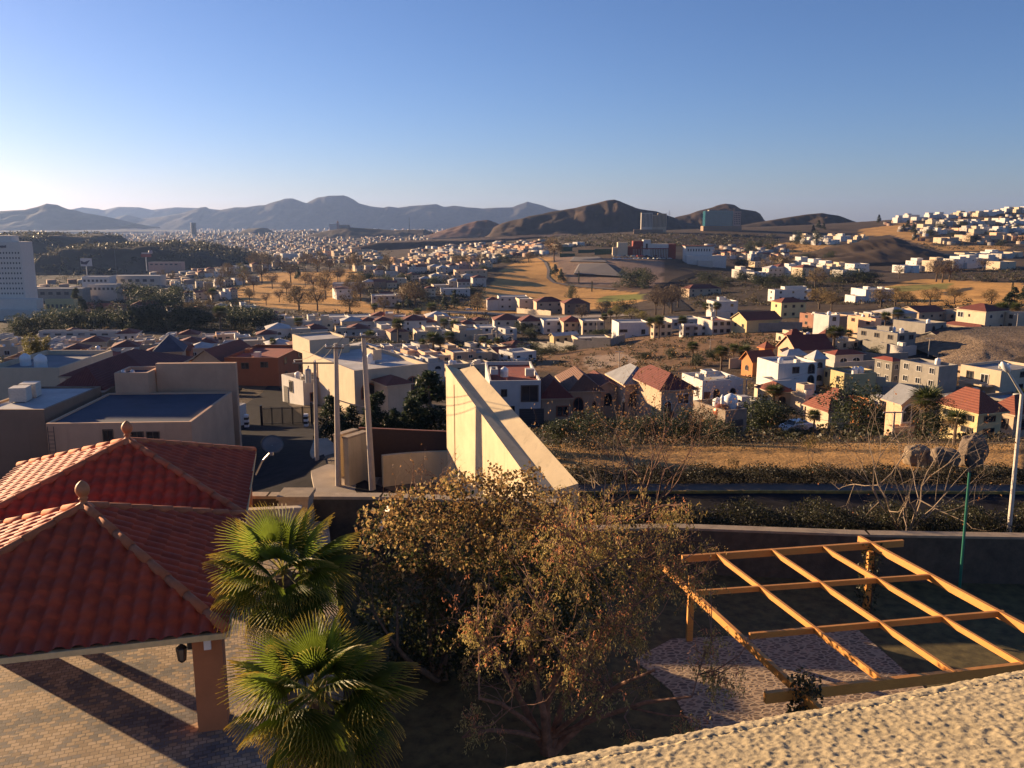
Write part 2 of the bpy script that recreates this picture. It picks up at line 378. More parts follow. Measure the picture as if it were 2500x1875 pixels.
HL1 = ridge('hill', [(-200,579),(40,577),(75,578),(130,576),(190,579),(215,590),(240,606)], 1500, 260, 640, (.075,.066,.055), 9, .8, 5, .08, None, 1.0, .62)
HL2 = ridge('hill', [(160,640),(190,608),(260,603),(330,601),(420,598),(460,604),(520,613),(570,624),(620,640)], 1250, 160, 650, (.065,.056,.048), 10, .7, 5, .08, None, 1.0, .6)
ridge('hill', [(560,580),(592,574),(605,558),(640,556),(660,567),(700,566),(760,562),(820,571)], 3800, 300, 580, (.10,.09,.08), 11, .8, 5)
ridge('hill', [(700,590),(760,572),(800,563),(850,555),(900,558),(960,562),(1040,560),(1080,575)], 3000, 260, 598, (.09,.07,.055), 12, .9, 5)
ridge('hill', [(1040,575),(1090,560),(1130,548),(1165,539),(1190,537),(1215,545),(1250,560)], 2700, 130, 580, (.17,.10,.075), 13, 1, 5)
ridge('mesa', [(820,612),(880,602),(930,591),(1000,588),(1100,586),(1180,583),(1250,579),(1400,573),(1470,585)], 1750, 130, 612, (.075,.05,.04), 14, 1, 5, .05, (.09,.06,.05), 1.0, .7)
ridge('hill', [(1940,632),(2000,612),(2060,597),(2110,586),(2150,582),(2172,579),(2195,583),(2225,600),(2260,610),(2310,622)], 960, 120, 632, (.075,.052,.035), 15, .9, 4, .2, (.07,.05,.035))
# ---------------------------------------------------------------- roads and paths laid on the land
def ribbon(name, left, right, mat, off=.06, n=10, ymin=42, m=6):
    def samp(pts):
        pts = [PT(px, py, ymin) for px, py in pts]; out = []
        for a, b in zip(pts, pts[1:]):
            for k in range(n): out.append(a.lerp(b, k/n))
        return out + [pts[-1]]
    Ls, Rs = samp(left), samp(right); V = []
    for a, b in zip(Ls, Rs):
        for k in range(m+1):
            p = a.lerp(b, k/m); V.append((p.x, p.y, gz(p.x, p.y)+off))
    q = np.arange(len(V)).reshape(len(Ls), m+1)
    Fx = np.stack([q[:-1,:-1], q[:-1,1:], q[1:,1:], q[1:,:-1]], -1).reshape(-1, 4)
    return struct(link(name, np_mesh(name, V, Fx, mat, None, True)))
ribbon('street', [(480,1230),(480,1150),(470,1075),(560,1010),(640,960),(660,935)], [(1010,1225),(800,1150),(780,1085),(760,1035),(700,985),(680,940)], ASPH, .08, 14, 42, 10)
ribbon('road', [(1640,762),(1612,725),(1616,702),(1640,684),(1690,668)], [(1690,760),(1652,725),(1648,705),(1664,688),(1712,670)], ASPH, .5)
PATHM = simple('cart_path', (.10,.08,.07), .9)
ribbon('path', [(1310,630),(1327,640),(1336,660),(1334,680),(1350,692),(1400,700),(1500,708)], [(1317,630),(1334,640),(1343,660),(1341,677),(1356,690),(1402,697),(1500,705)], PATHM, .5)
ribbon('road', [(1075,765),(1180,768),(1400,778),(1560,772)], [(1075,759),(1180,762),(1400,772),(1560,766)], simple('dusty_road', (.22,.17,.13), .9), .4)
ribbon('street', [(2500,842),(2380,850),(2250,880),(2160,905)], [(2500,828),(2380,838),(2240,866),(2140,895)], ASPH, .2)
ribbon('street', [(900,842),(1060,850),(1200,860),(1290,850)], [(900,833),(1060,840),(1200,847),(1290,840)], ASPH, .2)
# ================================================================ houses
def win_mesh(name, frame, arch=False, bars=1, depth=.07, fw=.07):
    mb = MB()
    def arc(w, h0, h1, y, n=8):          # outline with round head
        pts = [(-w, y, h0), (w, y, h0)]
        for k in range(n+1):
            t = math.pi*k/n; pts.append((w*math.cos(t), y, h1 + w*math.sin(t)*.9))
        return pts
    if not arch:
        for a in ((-.5,-.5,.5,-.5+fw), (-.5,.5-fw,.5,.5), (-.5,-.5+fw,-.5+fw,.5-fw), (.5-fw,-.5+fw,.5,.5-fw)):
            mb.box(a[0], -depth, a[1], a[2], .02, a[3], 0)
        for k in range(bars):
            x = -.5 + (k+1)/(bars+1); mb.box(x-.025, -depth*.7, -.5+fw, x+.025, .01, .5-fw, 0)
        mb.quad((-.5+fw,-.012,-.5+fw), (.5-fw,-.012,-.5+fw), (.5-fw,-.012,.5-fw), (-.5+fw,-.012,.5-fw), 1)
    else:
        o = arc(.5, -.5, .05, -depth); i = arc(.42, -.42, .05, -depth); b = arc(.5, -.5, .05, .02); n = len(o)
        for k in range(n):
            j = (k+1) % n
            mb.quad(o[k], o[j], i[j], i[k], 0); mb.quad(b[k], b[j], o[j], o[k], 0)
        mb.poly(arc(.43, -.43, .05, -.014), 1)
        mb.box(-.02, -depth*.7, -.42, .02, .01, .40, 0)
    return mb.mesh(name, [frame, GLASS])
WINS = {'pale': win_mesh('window', FRAMEW), 'dark': win_mesh('window', FRAMED), 'brown': win_mesh('window', FRAMET, False, 1, .09, .10),
        'arch': win_mesh('arched_window', FRAMED, True), 'archbrown': win_mesh('arched_window', FRAMET, True), 'archpale': win_mesh('arched_window', FRAMEW, True)}
def door_mesh(name, mat, slats):
    mb = MB(); mb.box(-.5, -.05, -.5, .5, .02, .5, 0)
    for k in range(slats): z = -.5+(k+.5)/slats; mb.box(-.47, -.075, z-.38/slats, .47, -.05, z+.38/slats, 0)
    return mb.mesh(name, mat)
DOORS = {'garage': door_mesh('garage_door', simple('garage_dark', (.06,.05,.05), .5), 7), 'palegarage': door_mesh('garage_door', WALL['offwhite'], 6),
         'wood': door_mesh('door', simple('door_wood', (.14,.06,.03), .6), 4)}
FACE = {'f': 0.0, 'l': -math.pi/2, 'r': math.pi/2}
def put(o, mesh, face, s, z, w, h, W, L):
    """hang a window or a door on a face of a box W x L: s metres along it"""
    loc = {'f': (s, -.01, z), 'l': (-.01, s, z), 'r': (W+.01, s, z)}[face]
    return link(mesh.name.split('.')[0], mesh, o, loc, (0,0,FACE[face]), (w, 1, h))
def shell(mb, x0, y0, z0, x1, y1, z1, par=.5, th=.22, m=0):
    """walls with an open parapet"""
    mb.quad((x0,y0,z0),(x1,y0,z0),(x1,y0,z1),(x0,y0,z1),m); mb.quad((x1,y0,z0),(x1,y1,z0),(x1,y1,z1),(x1,y0,z1),m)
    mb.quad((x1,y1,z0),(x0,y1,z0),(x0,y1,z1),(x1,y1,z1),m); mb.quad((x0,y1,z0),(x0,y0,z0),(x0,y0,z1),(x0,y1,z1),m)
    a, b, c, d = x0+th, y0+th, x1-th, y1-th; zi = z1-par
    for p, q, r, s in (((x0,y0),(x1,y0),(c,b),(a,b)), ((x1,y0),(x1,y1),(c,d),(c,b)), ((x1,y1),(x0,y1),(a,d),(c,d)), ((x0,y1),(x0,y0),(a,b),(a,d))):
        mb.quad((*p,z1),(*q,z1),(*r,z1),(*s,z1),m); mb.quad((*s,z1),(*r,z1),(*r,zi),(*s,zi),m)
def roofslab(mb, x0, y0, x1, y1, z, th=.22, m=0):
    mb.quad((x0+th,y0+th,z),(x1-th,y0+th,z),(x1-th,y1-th,z),(x0+th,y1-th,z),m)
def hip(mb, x0, y0, x1, y1, z, rise, o=.45, m=0, ms=1, gable=None):
    x0 -= o; y0 -= o; x1 += o; y1 += o; w, l = x1-x0, y1-y0; t = .16
    if gable == 'x': r0, r1 = (x0, (y0+y1)/2), (x1, (y0+y1)/2)
    elif gable == 'y': r0, r1 = ((x0+x1)/2, y0), ((x0+x1)/2, y1)
    elif w >= l: r0, r1 = (x0+l/2, (y0+y1)/2), (x1-l/2, (y0+y1)/2)
    else: r0, r1 = ((x0+x1)/2, y0+w/2), ((x0+x1)/2, y1-w/2)
    zt = z+rise; A, B, C, D = (x0,y0,z+t), (x1,y0,z+t), (x1,y1,z+t), (x0,y1,z+t); a, b = (*r0,zt+t), (*r1,zt+t)
    if gable == 'y' or (gable is None and w < l):
        F4 = [(B,C,b,a), (D,A,a,b), (A,B,a), (C,D,b)]
    else: F4 = [(A,B,b,a), (C,D,a,b), (B,C,b), (D,A,a)]
    for q in F4[:(2 if gable else 4)]: mb.poly(q, m)
    for p, q in ((A,B),(B,C),(C,D),(D,A)):
        if gable:
            if (gable == 'x') == (abs(p[1]-q[1]) > .01):   # gable end: no level fascia
                e = a if min((p[0],p[1])[0 if gable == 'x' else 1], 1e9) == (x0 if gable == 'x' else y0) else b
                for u, v in ((p,e),(e,q)): mb.quad((u[0],u[1],u[2]-t),(v[0],v[1],v[2]-t),v,u,ms)
                continue
        mb.quad((p[0],p[1],p[2]-t),(q[0],q[1],q[2]-t),q,p,ms)
    und = [(A[0],A[1],z),(D[0],D[1],z),(C[0],C[1],z),(B[0],B[1],z)]
    if not gable: mb.poly(und, ms)
ROOFNAME = dict(white='white flat-roofed', grey='grey flat-roofed')
HOUSES = []; MASS = MB(); MASSK = {}
def house(label, xc, xr, ytop, ybase, yaw, xl=None, dep=None, wall='white', roof='flat', rc='white', st=2, nf=3, nl=2, nr=0, win='dark',
          group=None, rise=None, par=.5, name='house', ww=1.3, wh=1.25, blocks=(), wins=(), doors=(), deep=4.0, one=False, C=None, ymin=60, mass=False, size=None):
    C = C or PT(xc, ybase, ymin); yaw = R(yaw*(.45 if xc > 1450 and yaw > 20 else 1)); u = Vector((math.cos(yaw), math.sin(yaw), 0)); w = Vector((-math.sin(yaw), math.cos(yaw), 0))
    W = along(C, u, xr); W = min(max(W, 2.5), 60)
    L = along(C, w, xl) if xl is not None else (dep or W*1.1)
    L = min(max(L, 2.5), 45)
    H = max(PY(xc, ytop, C.y).z - C.z, 2.2)
    if size: W, H = size
    wm, rm = WALL[wall], ROOF[rc]
    mb = MB(); rb = MB(); rbs = []
    flat = roof == 'flat'
    if flat: shell(mb, 0, 0, -deep, W, L, H, par); roofslab(rb, 0, 0, W, L, H-par)
    else:
        for f4 in (((0,0),(W,0)), ((W,0),(W,L)), ((W,L),(0,L)), ((0,L),(0,0))):
            mb.quad((*f4[0],-deep), (*f4[1],-deep), (*f4[1],H), (*f4[0],H), 0)
        g = {'gx':'x', 'gy':'y'}.get(roof); rs = rise or min(W, L)*.22
        hip(rb, 0, 0, W, L, H, rs, .45, 0, 1, g)
        k = (rs)*(1 - .45/((L if g == 'x' else W)/2+.45)) if g else 0
        if g == 'x':
            mb.poly([(0,0,H),(0,L/2,H+rs),(0,L,H)]); mb.poly([(W,0,H),(W,L,H),(W,L/2,H+rs)])
        if g == 'y':
            mb.poly([(0,0,H),(W,0,H),(W/2,0,H+rs)]); mb.poly([(0,L,H),(W/2,L,H+rs),(W,L,H)])
    for bx in blocks:                     # extra volumes: (x0,y0,z0,x1,y1,z1) in fractions of W, L, H
        x0, y0, z0, x1, y1, z1 = bx[0]*W, bx[1]*L, bx[2]*H, bx[3]*W, bx[4]*L, bx[5]*H
        kind = bx[6] if len(bx) > 6 else 'flat'
        if z0 < .01: z0 = -deep
        r2 = rb if one else MB()
        if kind == 'flat': shell(mb, x0, y0, z0, x1, y1, z1, .3); roofslab(r2, x0, y0, x1, y1, z1-.3)
        else:
            mb.box(x0, y0, z0, x1, y1, z1); hip(r2, x0, y0, x1, y1, z1+.004, min(x1-x0, y1-y0)*.25, .4)
        if not one: rbs.append((r2, ROOF['tile'] if kind != 'flat' else rm))
    if one:                               # far off: walls, roof and openings of one small object
        off = len(mb.v); mb.v += rb.v; mb.f += [tuple(i+off for i in f) for f in rb.f]; mb.m += [1 if x == 0 else 0 for x in rb.m]
        for s_ in range(st):
            z = H*(s_+.5)/st
            for k in range(nf): x = W*(k+.5)/nf; mb.quad((x-.45,-.03,z-.5),(x+.45,-.03,z-.5),(x+.45,-.03,z+.5),(x-.45,-.03,z+.5),2)
            for k in range(nl): y = L*(k+.5)/nl; mb.quad((-.03,y+.5,z-.6),(-.03,y-.5,z-.6),(-.03,y-.5,z+.6),(-.03,y+.5,z+.6),2)
        if mass:
            M4 = Matrix.Translation(C) @ Matrix.Rotation(yaw, 4, 'Z'); off = len(MASS.v); tr = (MASSK.setdefault(wall, len(MASSK)), MASSK.setdefault('r_'+rc, len(MASSK)), MASSK.setdefault('g', len(MASSK)))
            MASS.v += [tuple(M4 @ Vector(p)) for p in mb.v]; MASS.f += [tuple(i+off for i in f) for f in mb.f]; MASS.m += [tr[k] for k in mb.m]; return None
        o = mb.build(name, [wm, rm, GLASS]); o.location = C; o.rotation_euler = (0,0,yaw); tag(o, label, 'house', group)
    else:
        o = thing(name, label, 'house', C, yaw, group)
        mb.build('wall', wm, o); rb.build('roof', [rm, wm], o)
        for r2, m2 in rbs: r2.build('roof', [m2, wm], o)
        sh = H/st
        for s_ in range(st):
            z = sh*(s_+.55)
            for face, n, T in (('f', nf, W), ('l', nl, L), ('r', nr, L)):
                for k in range(n): put(o, WINS[win], face, T*(k+.5)/n, z, min(ww, T/n*.6), min(wh, sh*.5), W, L)
        for q in wins: put(o, WINS[q[4]], q[0], q[1]*(W if q[0] == 'f' else L), q[2]*H, q[3][0], q[3][1], W, L)
        for q in doors: put(o, DOORS[q[4]], q[0], q[1]*(W if q[0] == 'f' else L), q[2]*H, q[3][0], q[3][1], W, L)
    HOUSES.append((o, C, yaw, W, L, H, par if flat else None, label)); return o
# ---------------------------------------------------------------- houses one can point at
G1 = 'houses below the green berm'
house('white house with wide window, flat brown roof and dark garage beside the cream boundary wall', 1196, 1320, 930, 1036, 4, dep=15, wall='white', rc='red', st=2, nf=0, nl=0, group=G1,
  wins=[('f',.28,.72,(.8,1.0),'dark'),('f',.78,.70,(2.3,2.2),'dark'),('f',.45,.35,(.5,.8),'dark')], doors=[('f',.82,.16,(3.2,2.2),'garage')], blocks=[(.05,.3,1,.2,.45,1.12)])
house('tan house with brown tiled hip roof and red oval window frame', 1393, 1466, 957, 1030, 6, dep=11, wall='tan', roof='hip', rc='brown', rise=1.9, nf=0, nl=0, nr=0, group=G1,
  wins=[('f',.25,.6,(1.5,2.0),'archbrown'),('f',.78,.55,(.6,1.2),'archbrown')], doors=[('f',.3,.12,(1.6,1.5),'wood')])
house('low tan wing with dark tiled roof and square red-framed window beside the white house', 1322, 1392, 975, 1034, 6, dep=8, wall='tan', roof='hip', rc='darktile', rise=2.2, st=1, nf=0, nl=0, group=G1,
  wins=[('f',.72,.5,(1.7,1.5),'brown')])
house('narrow peach house with pointed gable between tiled and grey roofs', 1462, 1490, 948, 1026, 8, dep=8, wall='peach', roof='gy', rc='darktile', rise=.9, st=1, nf=0, nl=0, group=G1, wins=[('f',.5,.65,(1.1,1.8),'arch')])
house('peach house with two arched windows under grey pyramid roofs', 1524, 1605, 940, 1030, 24, xl=1484, wall='peach', roof='hip', rc='grey', rise=1.9, nf=0, nl=0, group=G1,
  wins=[('f',.3,.62,(1.7,2.1),'arch'),('f',.8,.66,(1.6,2.1),'arch')], doors=[('f',.65,.14,(1.2,2.0),'wood')])
house('tan-brown house with steep dark red roof and white-framed windows', 1612, 1690, 955, 1040, 14, dep=11, wall='tan', roof='hip', rc='darktile', rise=1.7, nf=0, nl=0, group=G1,
  wins=[('f',.2,.55,(1.2,1.7),'archpale'),('f',.68,.75,(1.7,1.4),'pale')], doors=[('f',.25,.2,(1.3,1.9),'wood')])
house('white villa with row of arched windows on its sunlit side', 1713, 1812, 930, 985, 32, xl=1663, wall='white', rc='white', nf=0, nl=0, group=G1,
  wins=[('l',.2,.45,(.9,1.9),'archpale'),('l',.5,.45,(.9,1.9),'archpale'),('f',.35,.4,(1.1,1.7),'arch'),('f',.75,.4,(1.1,1.7),'arch')], doors=[('f',.12,.25,(1.1,1.9),'wood')], blocks=[(.3,.4,1,.6,.7,1.25)])
stoneh = house('low raw stone house carrying a small copper dome', 1768, 1812, 1003, 1070, 52, xl=1690, wall='stone', rc='grey', st=1, nf=0, nl=0, group=G1, doors=[('f',.5,.25,(1.6,2.0),'garage')])
house('white stepped modern house with brick recess and dark arches', 1897, 1992, 888, 950, 30, xl=1846, wall='white', rc='white', nf=0, nl=0, group=G1,
  wins=[('f',.45,.72,(1.5,1.3),'dark'),('f',.85,.75,(1.5,2.0),'arch'),('f',.85,.28,(1.5,2.2),'arch')], blocks=[(-.25,-.25,0,.45,.3,.42)])
house('tall cream house with plain sunlit side and two small windows', 2073, 2136, 914, 962, 42, xl=2009, wall='yellow', rc='grey', st=3, nf=0, nl=0, group=G1,
  wins=[('l',.45,.62,(.8,1.2),'dark'),('l',.9,.70,(.6,1.1),'dark'),('l',.45,.2,(.8,1.1),'dark')], blocks=[(.5,.4,.8,1.3,1,.98)])
house('bare grey concrete house, three storeys of paired windows', 2284, 2331, 895, 985, 54, xl=2191, wall='grey', rc='grey', st=3, nf=0, nl=3, win='pale', ww=1.2, group=G1)
house('grey house with bright red flat roof between cream and concrete houses', 2174, 2194, 884, 940, 50, xl=2132, wall='grey', roof='hip', rc='red', rise=.6, st=2, nf=1, nl=2, win='pale', ww=1.0, group=G1)
house('beige house with long railed balcony behind the street lamp', 2438, 2540, 906, 968, 56, xl=2340, wall='cream', rc='grey', st=2, nf=1, nl=0, group=G1,
  wins=[('l',.38,.6,(1.8,1.9),'pale'),('l',.75,.65,(1.6,1.6),'dark')], blocks=[(-.16,.15,.34,-.01,.85,.42)])
house('grey stepped compound wall below the bare concrete house', 2382, 2392, 958, 985, 60, xl=2284, wall='grey', rc='grey', st=1, nf=0, nl=0, group=G1)
house('long beige concrete annex with vertical ribs at foot of the hill', 2478, 2560, 985, 1012, 50, xl=2388, wall='grey', rc='grey', st=1, nf=0, nl=1, group=G1)
house('tall narrow white house with blue-white shaded front next to bare brick wall', 2020, 2046, 770, 832, 48, xl=1983, wall='white', rc='white', st=3, nf=1, nl=0, group='houses on the right-hand slope')
house('unplastered red brick house attached to tall white house', 1984, 1992, 768, 800, 46, xl=1951, wall='brick', rc='grey', st=2, nf=0, nl=1, group='houses on the right-hand slope')
house('peach house with orange corner and two small windows', 2134, 2147, 778, 822, 56, xl=2067, wall='peach', rc='white', st=2, nf=0, nl=0, group='houses on the right-hand slope',
  wins=[('l',.25,.72,(1.3,1.1),'brown'),('l',.8,.78,(1.3,1.1),'brown')], blocks=[(.2,.3,1,.5,.5,1.2)])
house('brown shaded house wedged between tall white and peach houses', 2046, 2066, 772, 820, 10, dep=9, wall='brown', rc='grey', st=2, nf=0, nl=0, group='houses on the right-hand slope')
house('grey concrete house with white front and arched windows', 2255, 2306, 790, 842, 55, xl=2177, wall='grey', rc='grey', st=2, nf=0, nl=0, group='houses on the right-hand slope',
  wins=[('f',.4,.7,(1.1,2.0),'arch'),('f',.8,.72,(1.0,1.9),'arch'),('f',.85,.2,(1.2,2),'arch')])
house('half-finished grey house with deep open bays', 2187, 2232, 814, 866, 54, xl=2090, wall='grey', rc='white', st=2, nf=2, nl=3, win='dark', ww=1.7, group='houses on the right-hand slope', blocks=[(-.3,.1,0,-.01,.7,.5),(.2,.3,1,.4,.6,1.2)])
house('small white garage house below half-finished grey house', 2202, 2236, 846, 872, 20, dep=8, wall='offwhite', rc='grey', st=1, nf=0, nl=0, group='houses on the right-hand slope', doors=[('f',.5,.45,(4,2),'palegarage')])
house('big cream house with blank sunlit gable wall and dark red roof', 2402, 2454, 762, 812, 50, xl=2331, wall='cream', roof='hip', rc='darktile', rise=2.0, st=2, nf=2, nl=0, win='archpale', group='houses on the right-hand slope',
  wins=[('l',.85,.75,(2.2,1.8),'pale'),('l',.55,.75,(.6,.9),'dark'),('l',.7,.28,(.7,1),'dark')])
house('cream flat house at the edge behind curving palm', 2480, 2600, 765, 808, 40, xl=2450, wall='cream', rc='white', st=2, nf=2, nl=1, group='houses on the right-hand slope')
house('low house with long red roof at foot of the big cream house', 2395, 2420, 805, 822, 50, xl=2300, wall='tan', roof='hip', rc='tile', st=1, nf=0, nl=2, group='houses on the right-hand slope')
house('wide house with tan sunlit gable and long dark red roof', 1942, 2030, 858, 885, 32, xl=1898, wall='peach', roof='gx', rc='darktile', rise=3.4, st=1, nf=2, nl=0, group='houses on the right-hand slope')
house('bright orange house with terracotta gable roof', 1836, 1890, 886, 920, 40, xl=1809, wall='orange', roof='gx', rc='tile', rise=2.2, st=1, nf=1, nl=1, win='arch', group='houses on the right-hand slope')
house('small orange turret house with pyramid tile roof', 1866, 1886, 852, 880, 42, xl=1852, wall='orange', roof='hip', rc='tile', rise=1.6, st=1, nf=0, nl=0, group='houses on the right-hand slope')
house('red tiled tower house above wide dark roof', 1930, 1958, 822, 850, 42, xl=1918, wall='terracotta', roof='hip', rc='darktile', rise=1.8, st=1, nf=0, nl=0, group='houses on the right-hand slope')
house('small brown tower house with peaked tile roof beside palm', 2012, 2030, 822, 850, 42, xl=2003, wall='terracotta', roof='hip', rc='darktile', rise=1.8, st=1, nf=0, nl=0, group='houses on the right-hand slope')
house('pale house with white pyramid roof behind white stepped house', 1920, 1966, 870, 905, 36, xl=1905, wall='cream', roof='hip', rc='white', rise=1.3, st=1, nf=2, nl=1, group='houses on the right-hand slope')
house('grey-white house with twin pale pyramid roofs', 1984, 2012, 878, 940, 36, xl=1970, wall='offwhite', roof='hip', rc='white', rise=1.6, st=2, nf=1, nl=1, win='arch', group='houses on the right-hand slope')
house('wide white house with red flat roof and arched double windows', 2037, 2106, 868, 898, 30, xl=2014, wall='offwhite', roof='hip', rc='red', rise=.9, st=1, nf=0, nl=0, group='houses on the right-hand slope',
  wins=[('f',.3,.55,(2.2,1.5),'archpale'),('f',.75,.55,(2.2,1.5),'archpale')])
house('slim cream tower house with white cube on its roof', 1963, 1992, 966, 1014, 48, xl=1928, wall='cream', rc='grey', st=2, nf=1, nl=0, win='arch', group=G1, blocks=[(.1,.2,1,.9,.75,1.5)])
house('peach house with red tiled roof beside orange flat house', 2040, 2062, 988, 1040, 45, xl=1998, wall='peach', roof='hip', rc='tile', rise=1.8, st=2, nf=1, nl=1, group=G1)
house('low pavilion house with wide tile roof and pale ridge', 2020, 2050, 1020, 1048, 38, xl=1966, wall='cream', roof='hip', rc='tile', rise=1.7, st=1, nf=0, nl=1, win='arch', group=G1)
house('orange flat house behind round tree', 2155, 2184, 992, 1050, 62, xl=2050, wall='orange', rc='grey', st=2, nf=0, nl=0, group=G1, wins=[('l',.35,.35,(2.0,1.6),'dark')])
house('beige house with carved gable front and arched doorway', 2195, 2262, 990, 1070, 28, xl=2160, wall='peach', roof='gy', rc='grey', rise=1.6, st=2, nf=0, nl=0, group=G1,
  wins=[('f',.35,.75,(2.3,2.1),'archpale'),('f',.85,.62,(1.2,1.6),'pale')], doors=[('f',.6,.22,(1.6,2.6),'wood')], blocks=[(-.4,-.3,0,.35,.2,.4)])
house('long white roof building behind beige gable house', 2330, 2420, 985, 1020, 58, xl=2250, wall='cream', rc='white', st=1, nf=0, nl=1, group=G1)
house('yellow house with dark red pyramid roof behind short palm', 2382, 2440, 1012, 1072, 40, xl=2290, wall='yellow', roof='hip', rc='tile', rise=1.8, st=2, nf=1, nl=2, group=G1)
house('low house with wide red tiled roof behind the lamp pole', 2470, 2580, 1015, 1068, 20, xl=2418, wall='tan', roof='hip', rc='tile', rise=1.6, st=1, nf=2, nl=1, group=G1)
house('white house corner peeping out below white stepped house', 1885, 1930, 960, 1000, 32, xl=1848, wall='cream', roof='hip', rc='tile', rise=1.2, st=1, nf=1, nl=1, win='arch', group=G1)
house('white house with long flat roof behind copper dome', 1800, 1850, 985, 1020, 40, xl=1770, wall='white', rc='white', st=1, nf=1, nl=1, group=G1)
house('cream house with red gable roof on sloping stone base', 1822, 1905, 784, 814, 40, xl=1786, wall='yellow', roof='gx', rc='tile', rise=2.4, st=1, nf=1, nl=2, group='houses on the crest of the bare slope')
house('white villa with stepped terraces and palms at its front', 1742, 1800, 736, 780, 22, xl=1723, wall='white', rc='white', nf=2, nl=1, group='houses on the crest of the bare slope', blocks=[(-.2,-.3,0,.6,-.01,.45),(.3,.3,1,.6,.6,1.2)])
house('plain white box house with wide dark window at crest of slope', 1510, 1583, 788, 828, 8, dep=11, wall='white', rc='white', st=1, nf=0, nl=0, group='houses on the crest of the bare slope', wins=[('f',.16,.5,(3.2,1.2),'dark'),('f',.82,.42,(1.6,2.0),'dark')])
house('cream house with slim white pillars behind two palms', 1596, 1640, 790, 826, 20, xl=1588, wall='cream', rc='white', nf=3, nl=1, group='houses on the crest of the bare slope')
house('white two-level house with sunlit left corner on the slope', 1668, 1728, 796, 824, 26, xl=1658, wall='white', rc='white', nf=3, nl=1, group='houses on the crest of the bare slope', blocks=[(0,0,0,.5,.6,1.15)])
house('long pale house behind the crest of the slope', 1640, 1716, 780, 806, 10, dep=12, wall='offwhite', rc='white', st=1, nf=4, nl=0, group='houses on the crest of the bare slope')
house('white house with red-brown terrace under pale canopy', 1738, 1785, 783, 818, 12, dep=12, wall='offwhite', rc='red', st=2, nf=3, nl=0, group='houses on the crest of the bare slope')
H3 = 'houses in the row above the arched gateway'
house('house with twin tiled hips and arched windows right above the gateway', 1207, 1272, 783, 812, 6, dep=12, wall='offwhite', roof='hip', rc='tile', rise=2.6, nf=3, nl=0, win='arch', group=H3)
house('pale house with wide dark red roof and gabled bays', 1272, 1324, 786, 815, 8, dep=12, wall='offwhite', roof='hip', rc='darktile', rise=2.6, nf=3, nl=0, win='arch', group=H3)
house('white flat house between two tiled houses in the gateway row', 1327, 1376, 783, 816, 8, dep=12, wall='white', rc='white', nf=2, nl=0, group=H3)
house('tan house with red hip roof in the gateway row', 1376, 1422, 787, 818, 6, dep=12, wall='tan', roof='hip', rc='tile', rise=2.2, nf=3, nl=0, group=H3)
house('beige house with slim columns beside utility pole in gateway row', 1422, 1475, 784, 818, 6, dep=12, wall='cream', rc='white', nf=4, nl=0, group=H3)
house('small cream chapel-like house with sunlit pointed gable', 1352, 1410, 822, 842, 30, xl=1342, wall='yellow', roof='gx', rc='white', rise=1.2, st=1, nf=3, nl=0, group=H3)
house('long low cream house ending in white wall beside the bare slope', 1410, 1492, 826, 842, 10, dep=10, wall='cream', rc='white', st=1, nf=6, nl=0, ww=.9, group=H3)
house('white house with blue-white side right behind the gateway', 1234, 1262, 803, 832, 30, xl=1216, wall='white', rc='grey', nf=1, nl=1, group=H3)
house('white flat house left of the gateway tower', 1165, 1212, 800, 828, 10, dep=12, wall='white', rc='white', nf=3, nl=0, group=H3)
house('white house with tiled lean-to below the golf hill', 1218, 1288, 724, 758, 6, dep=12, wall='white', rc='white', nf=4, nl=0, group='houses at the foot of the golf hill', blocks=[(-.4,-.02,0,-.01,.6,.75,'hip')])
house('plain beige house with long blank garden wall below the golf hill', 1268, 1302, 730, 762, 12, dep=12, wall='cream', rc='white', nf=1, nl=0, group='houses at the foot of the golf hill')
house('dark tiled house behind bare trees below the golf hill', 1310, 1375, 738, 766, 8, dep=12, wall='tan', roof='hip', rc='darktile', nf=3, nl=0, group='houses at the foot of the golf hill')
house('brown house with red roofs nearest the round pine below the golf hill', 1378, 1440, 742, 768, 8, dep=12, wall='brown', roof='hip', rc='tile', nf=3, nl=0, group='houses at the foot of the golf hill')
house('long low white house on the fairway edge with three slit windows', 1076, 1148, 705, 720, 6, dep=12, wall='white', rc='white', st=1, nf=4, nl=0, ww=.8, group='houses around the golf course')
house('big ochre house with dark roof beside the golf hill', 1114, 1190, 660, 682, 12, dep=18, wall='tan', rc='darktile', nf=5, nl=0, group='houses around the golf course')
house('pale tower-like house with sunlit side behind a palm on the fairway', 996, 1006, 702, 728, 40, xl=975, wall='cream', rc='grey', st=3, nf=1, nl=1, group='houses around the golf course')
house('wide beige house above the bare fairway trees', 908, 968, 722, 750, 10, dep=14, wall='offwhite', rc='white', nf=4, nl=0, group='houses around the golf course')
house('white house with curved dark roof on the fairway edge', 822, 862, 706, 732, 22, xl=812, wall='white', roof='hip', rc='darktile', rise=1.2, nf=2, nl=1, group='houses around the golf course')
house('long pale wall house behind curved dark roof on the fairway', 812, 882, 692, 712, 8, dep=14, wall='offwhite', rc='white', st=1, nf=4, nl=0, group='houses around the golf course')
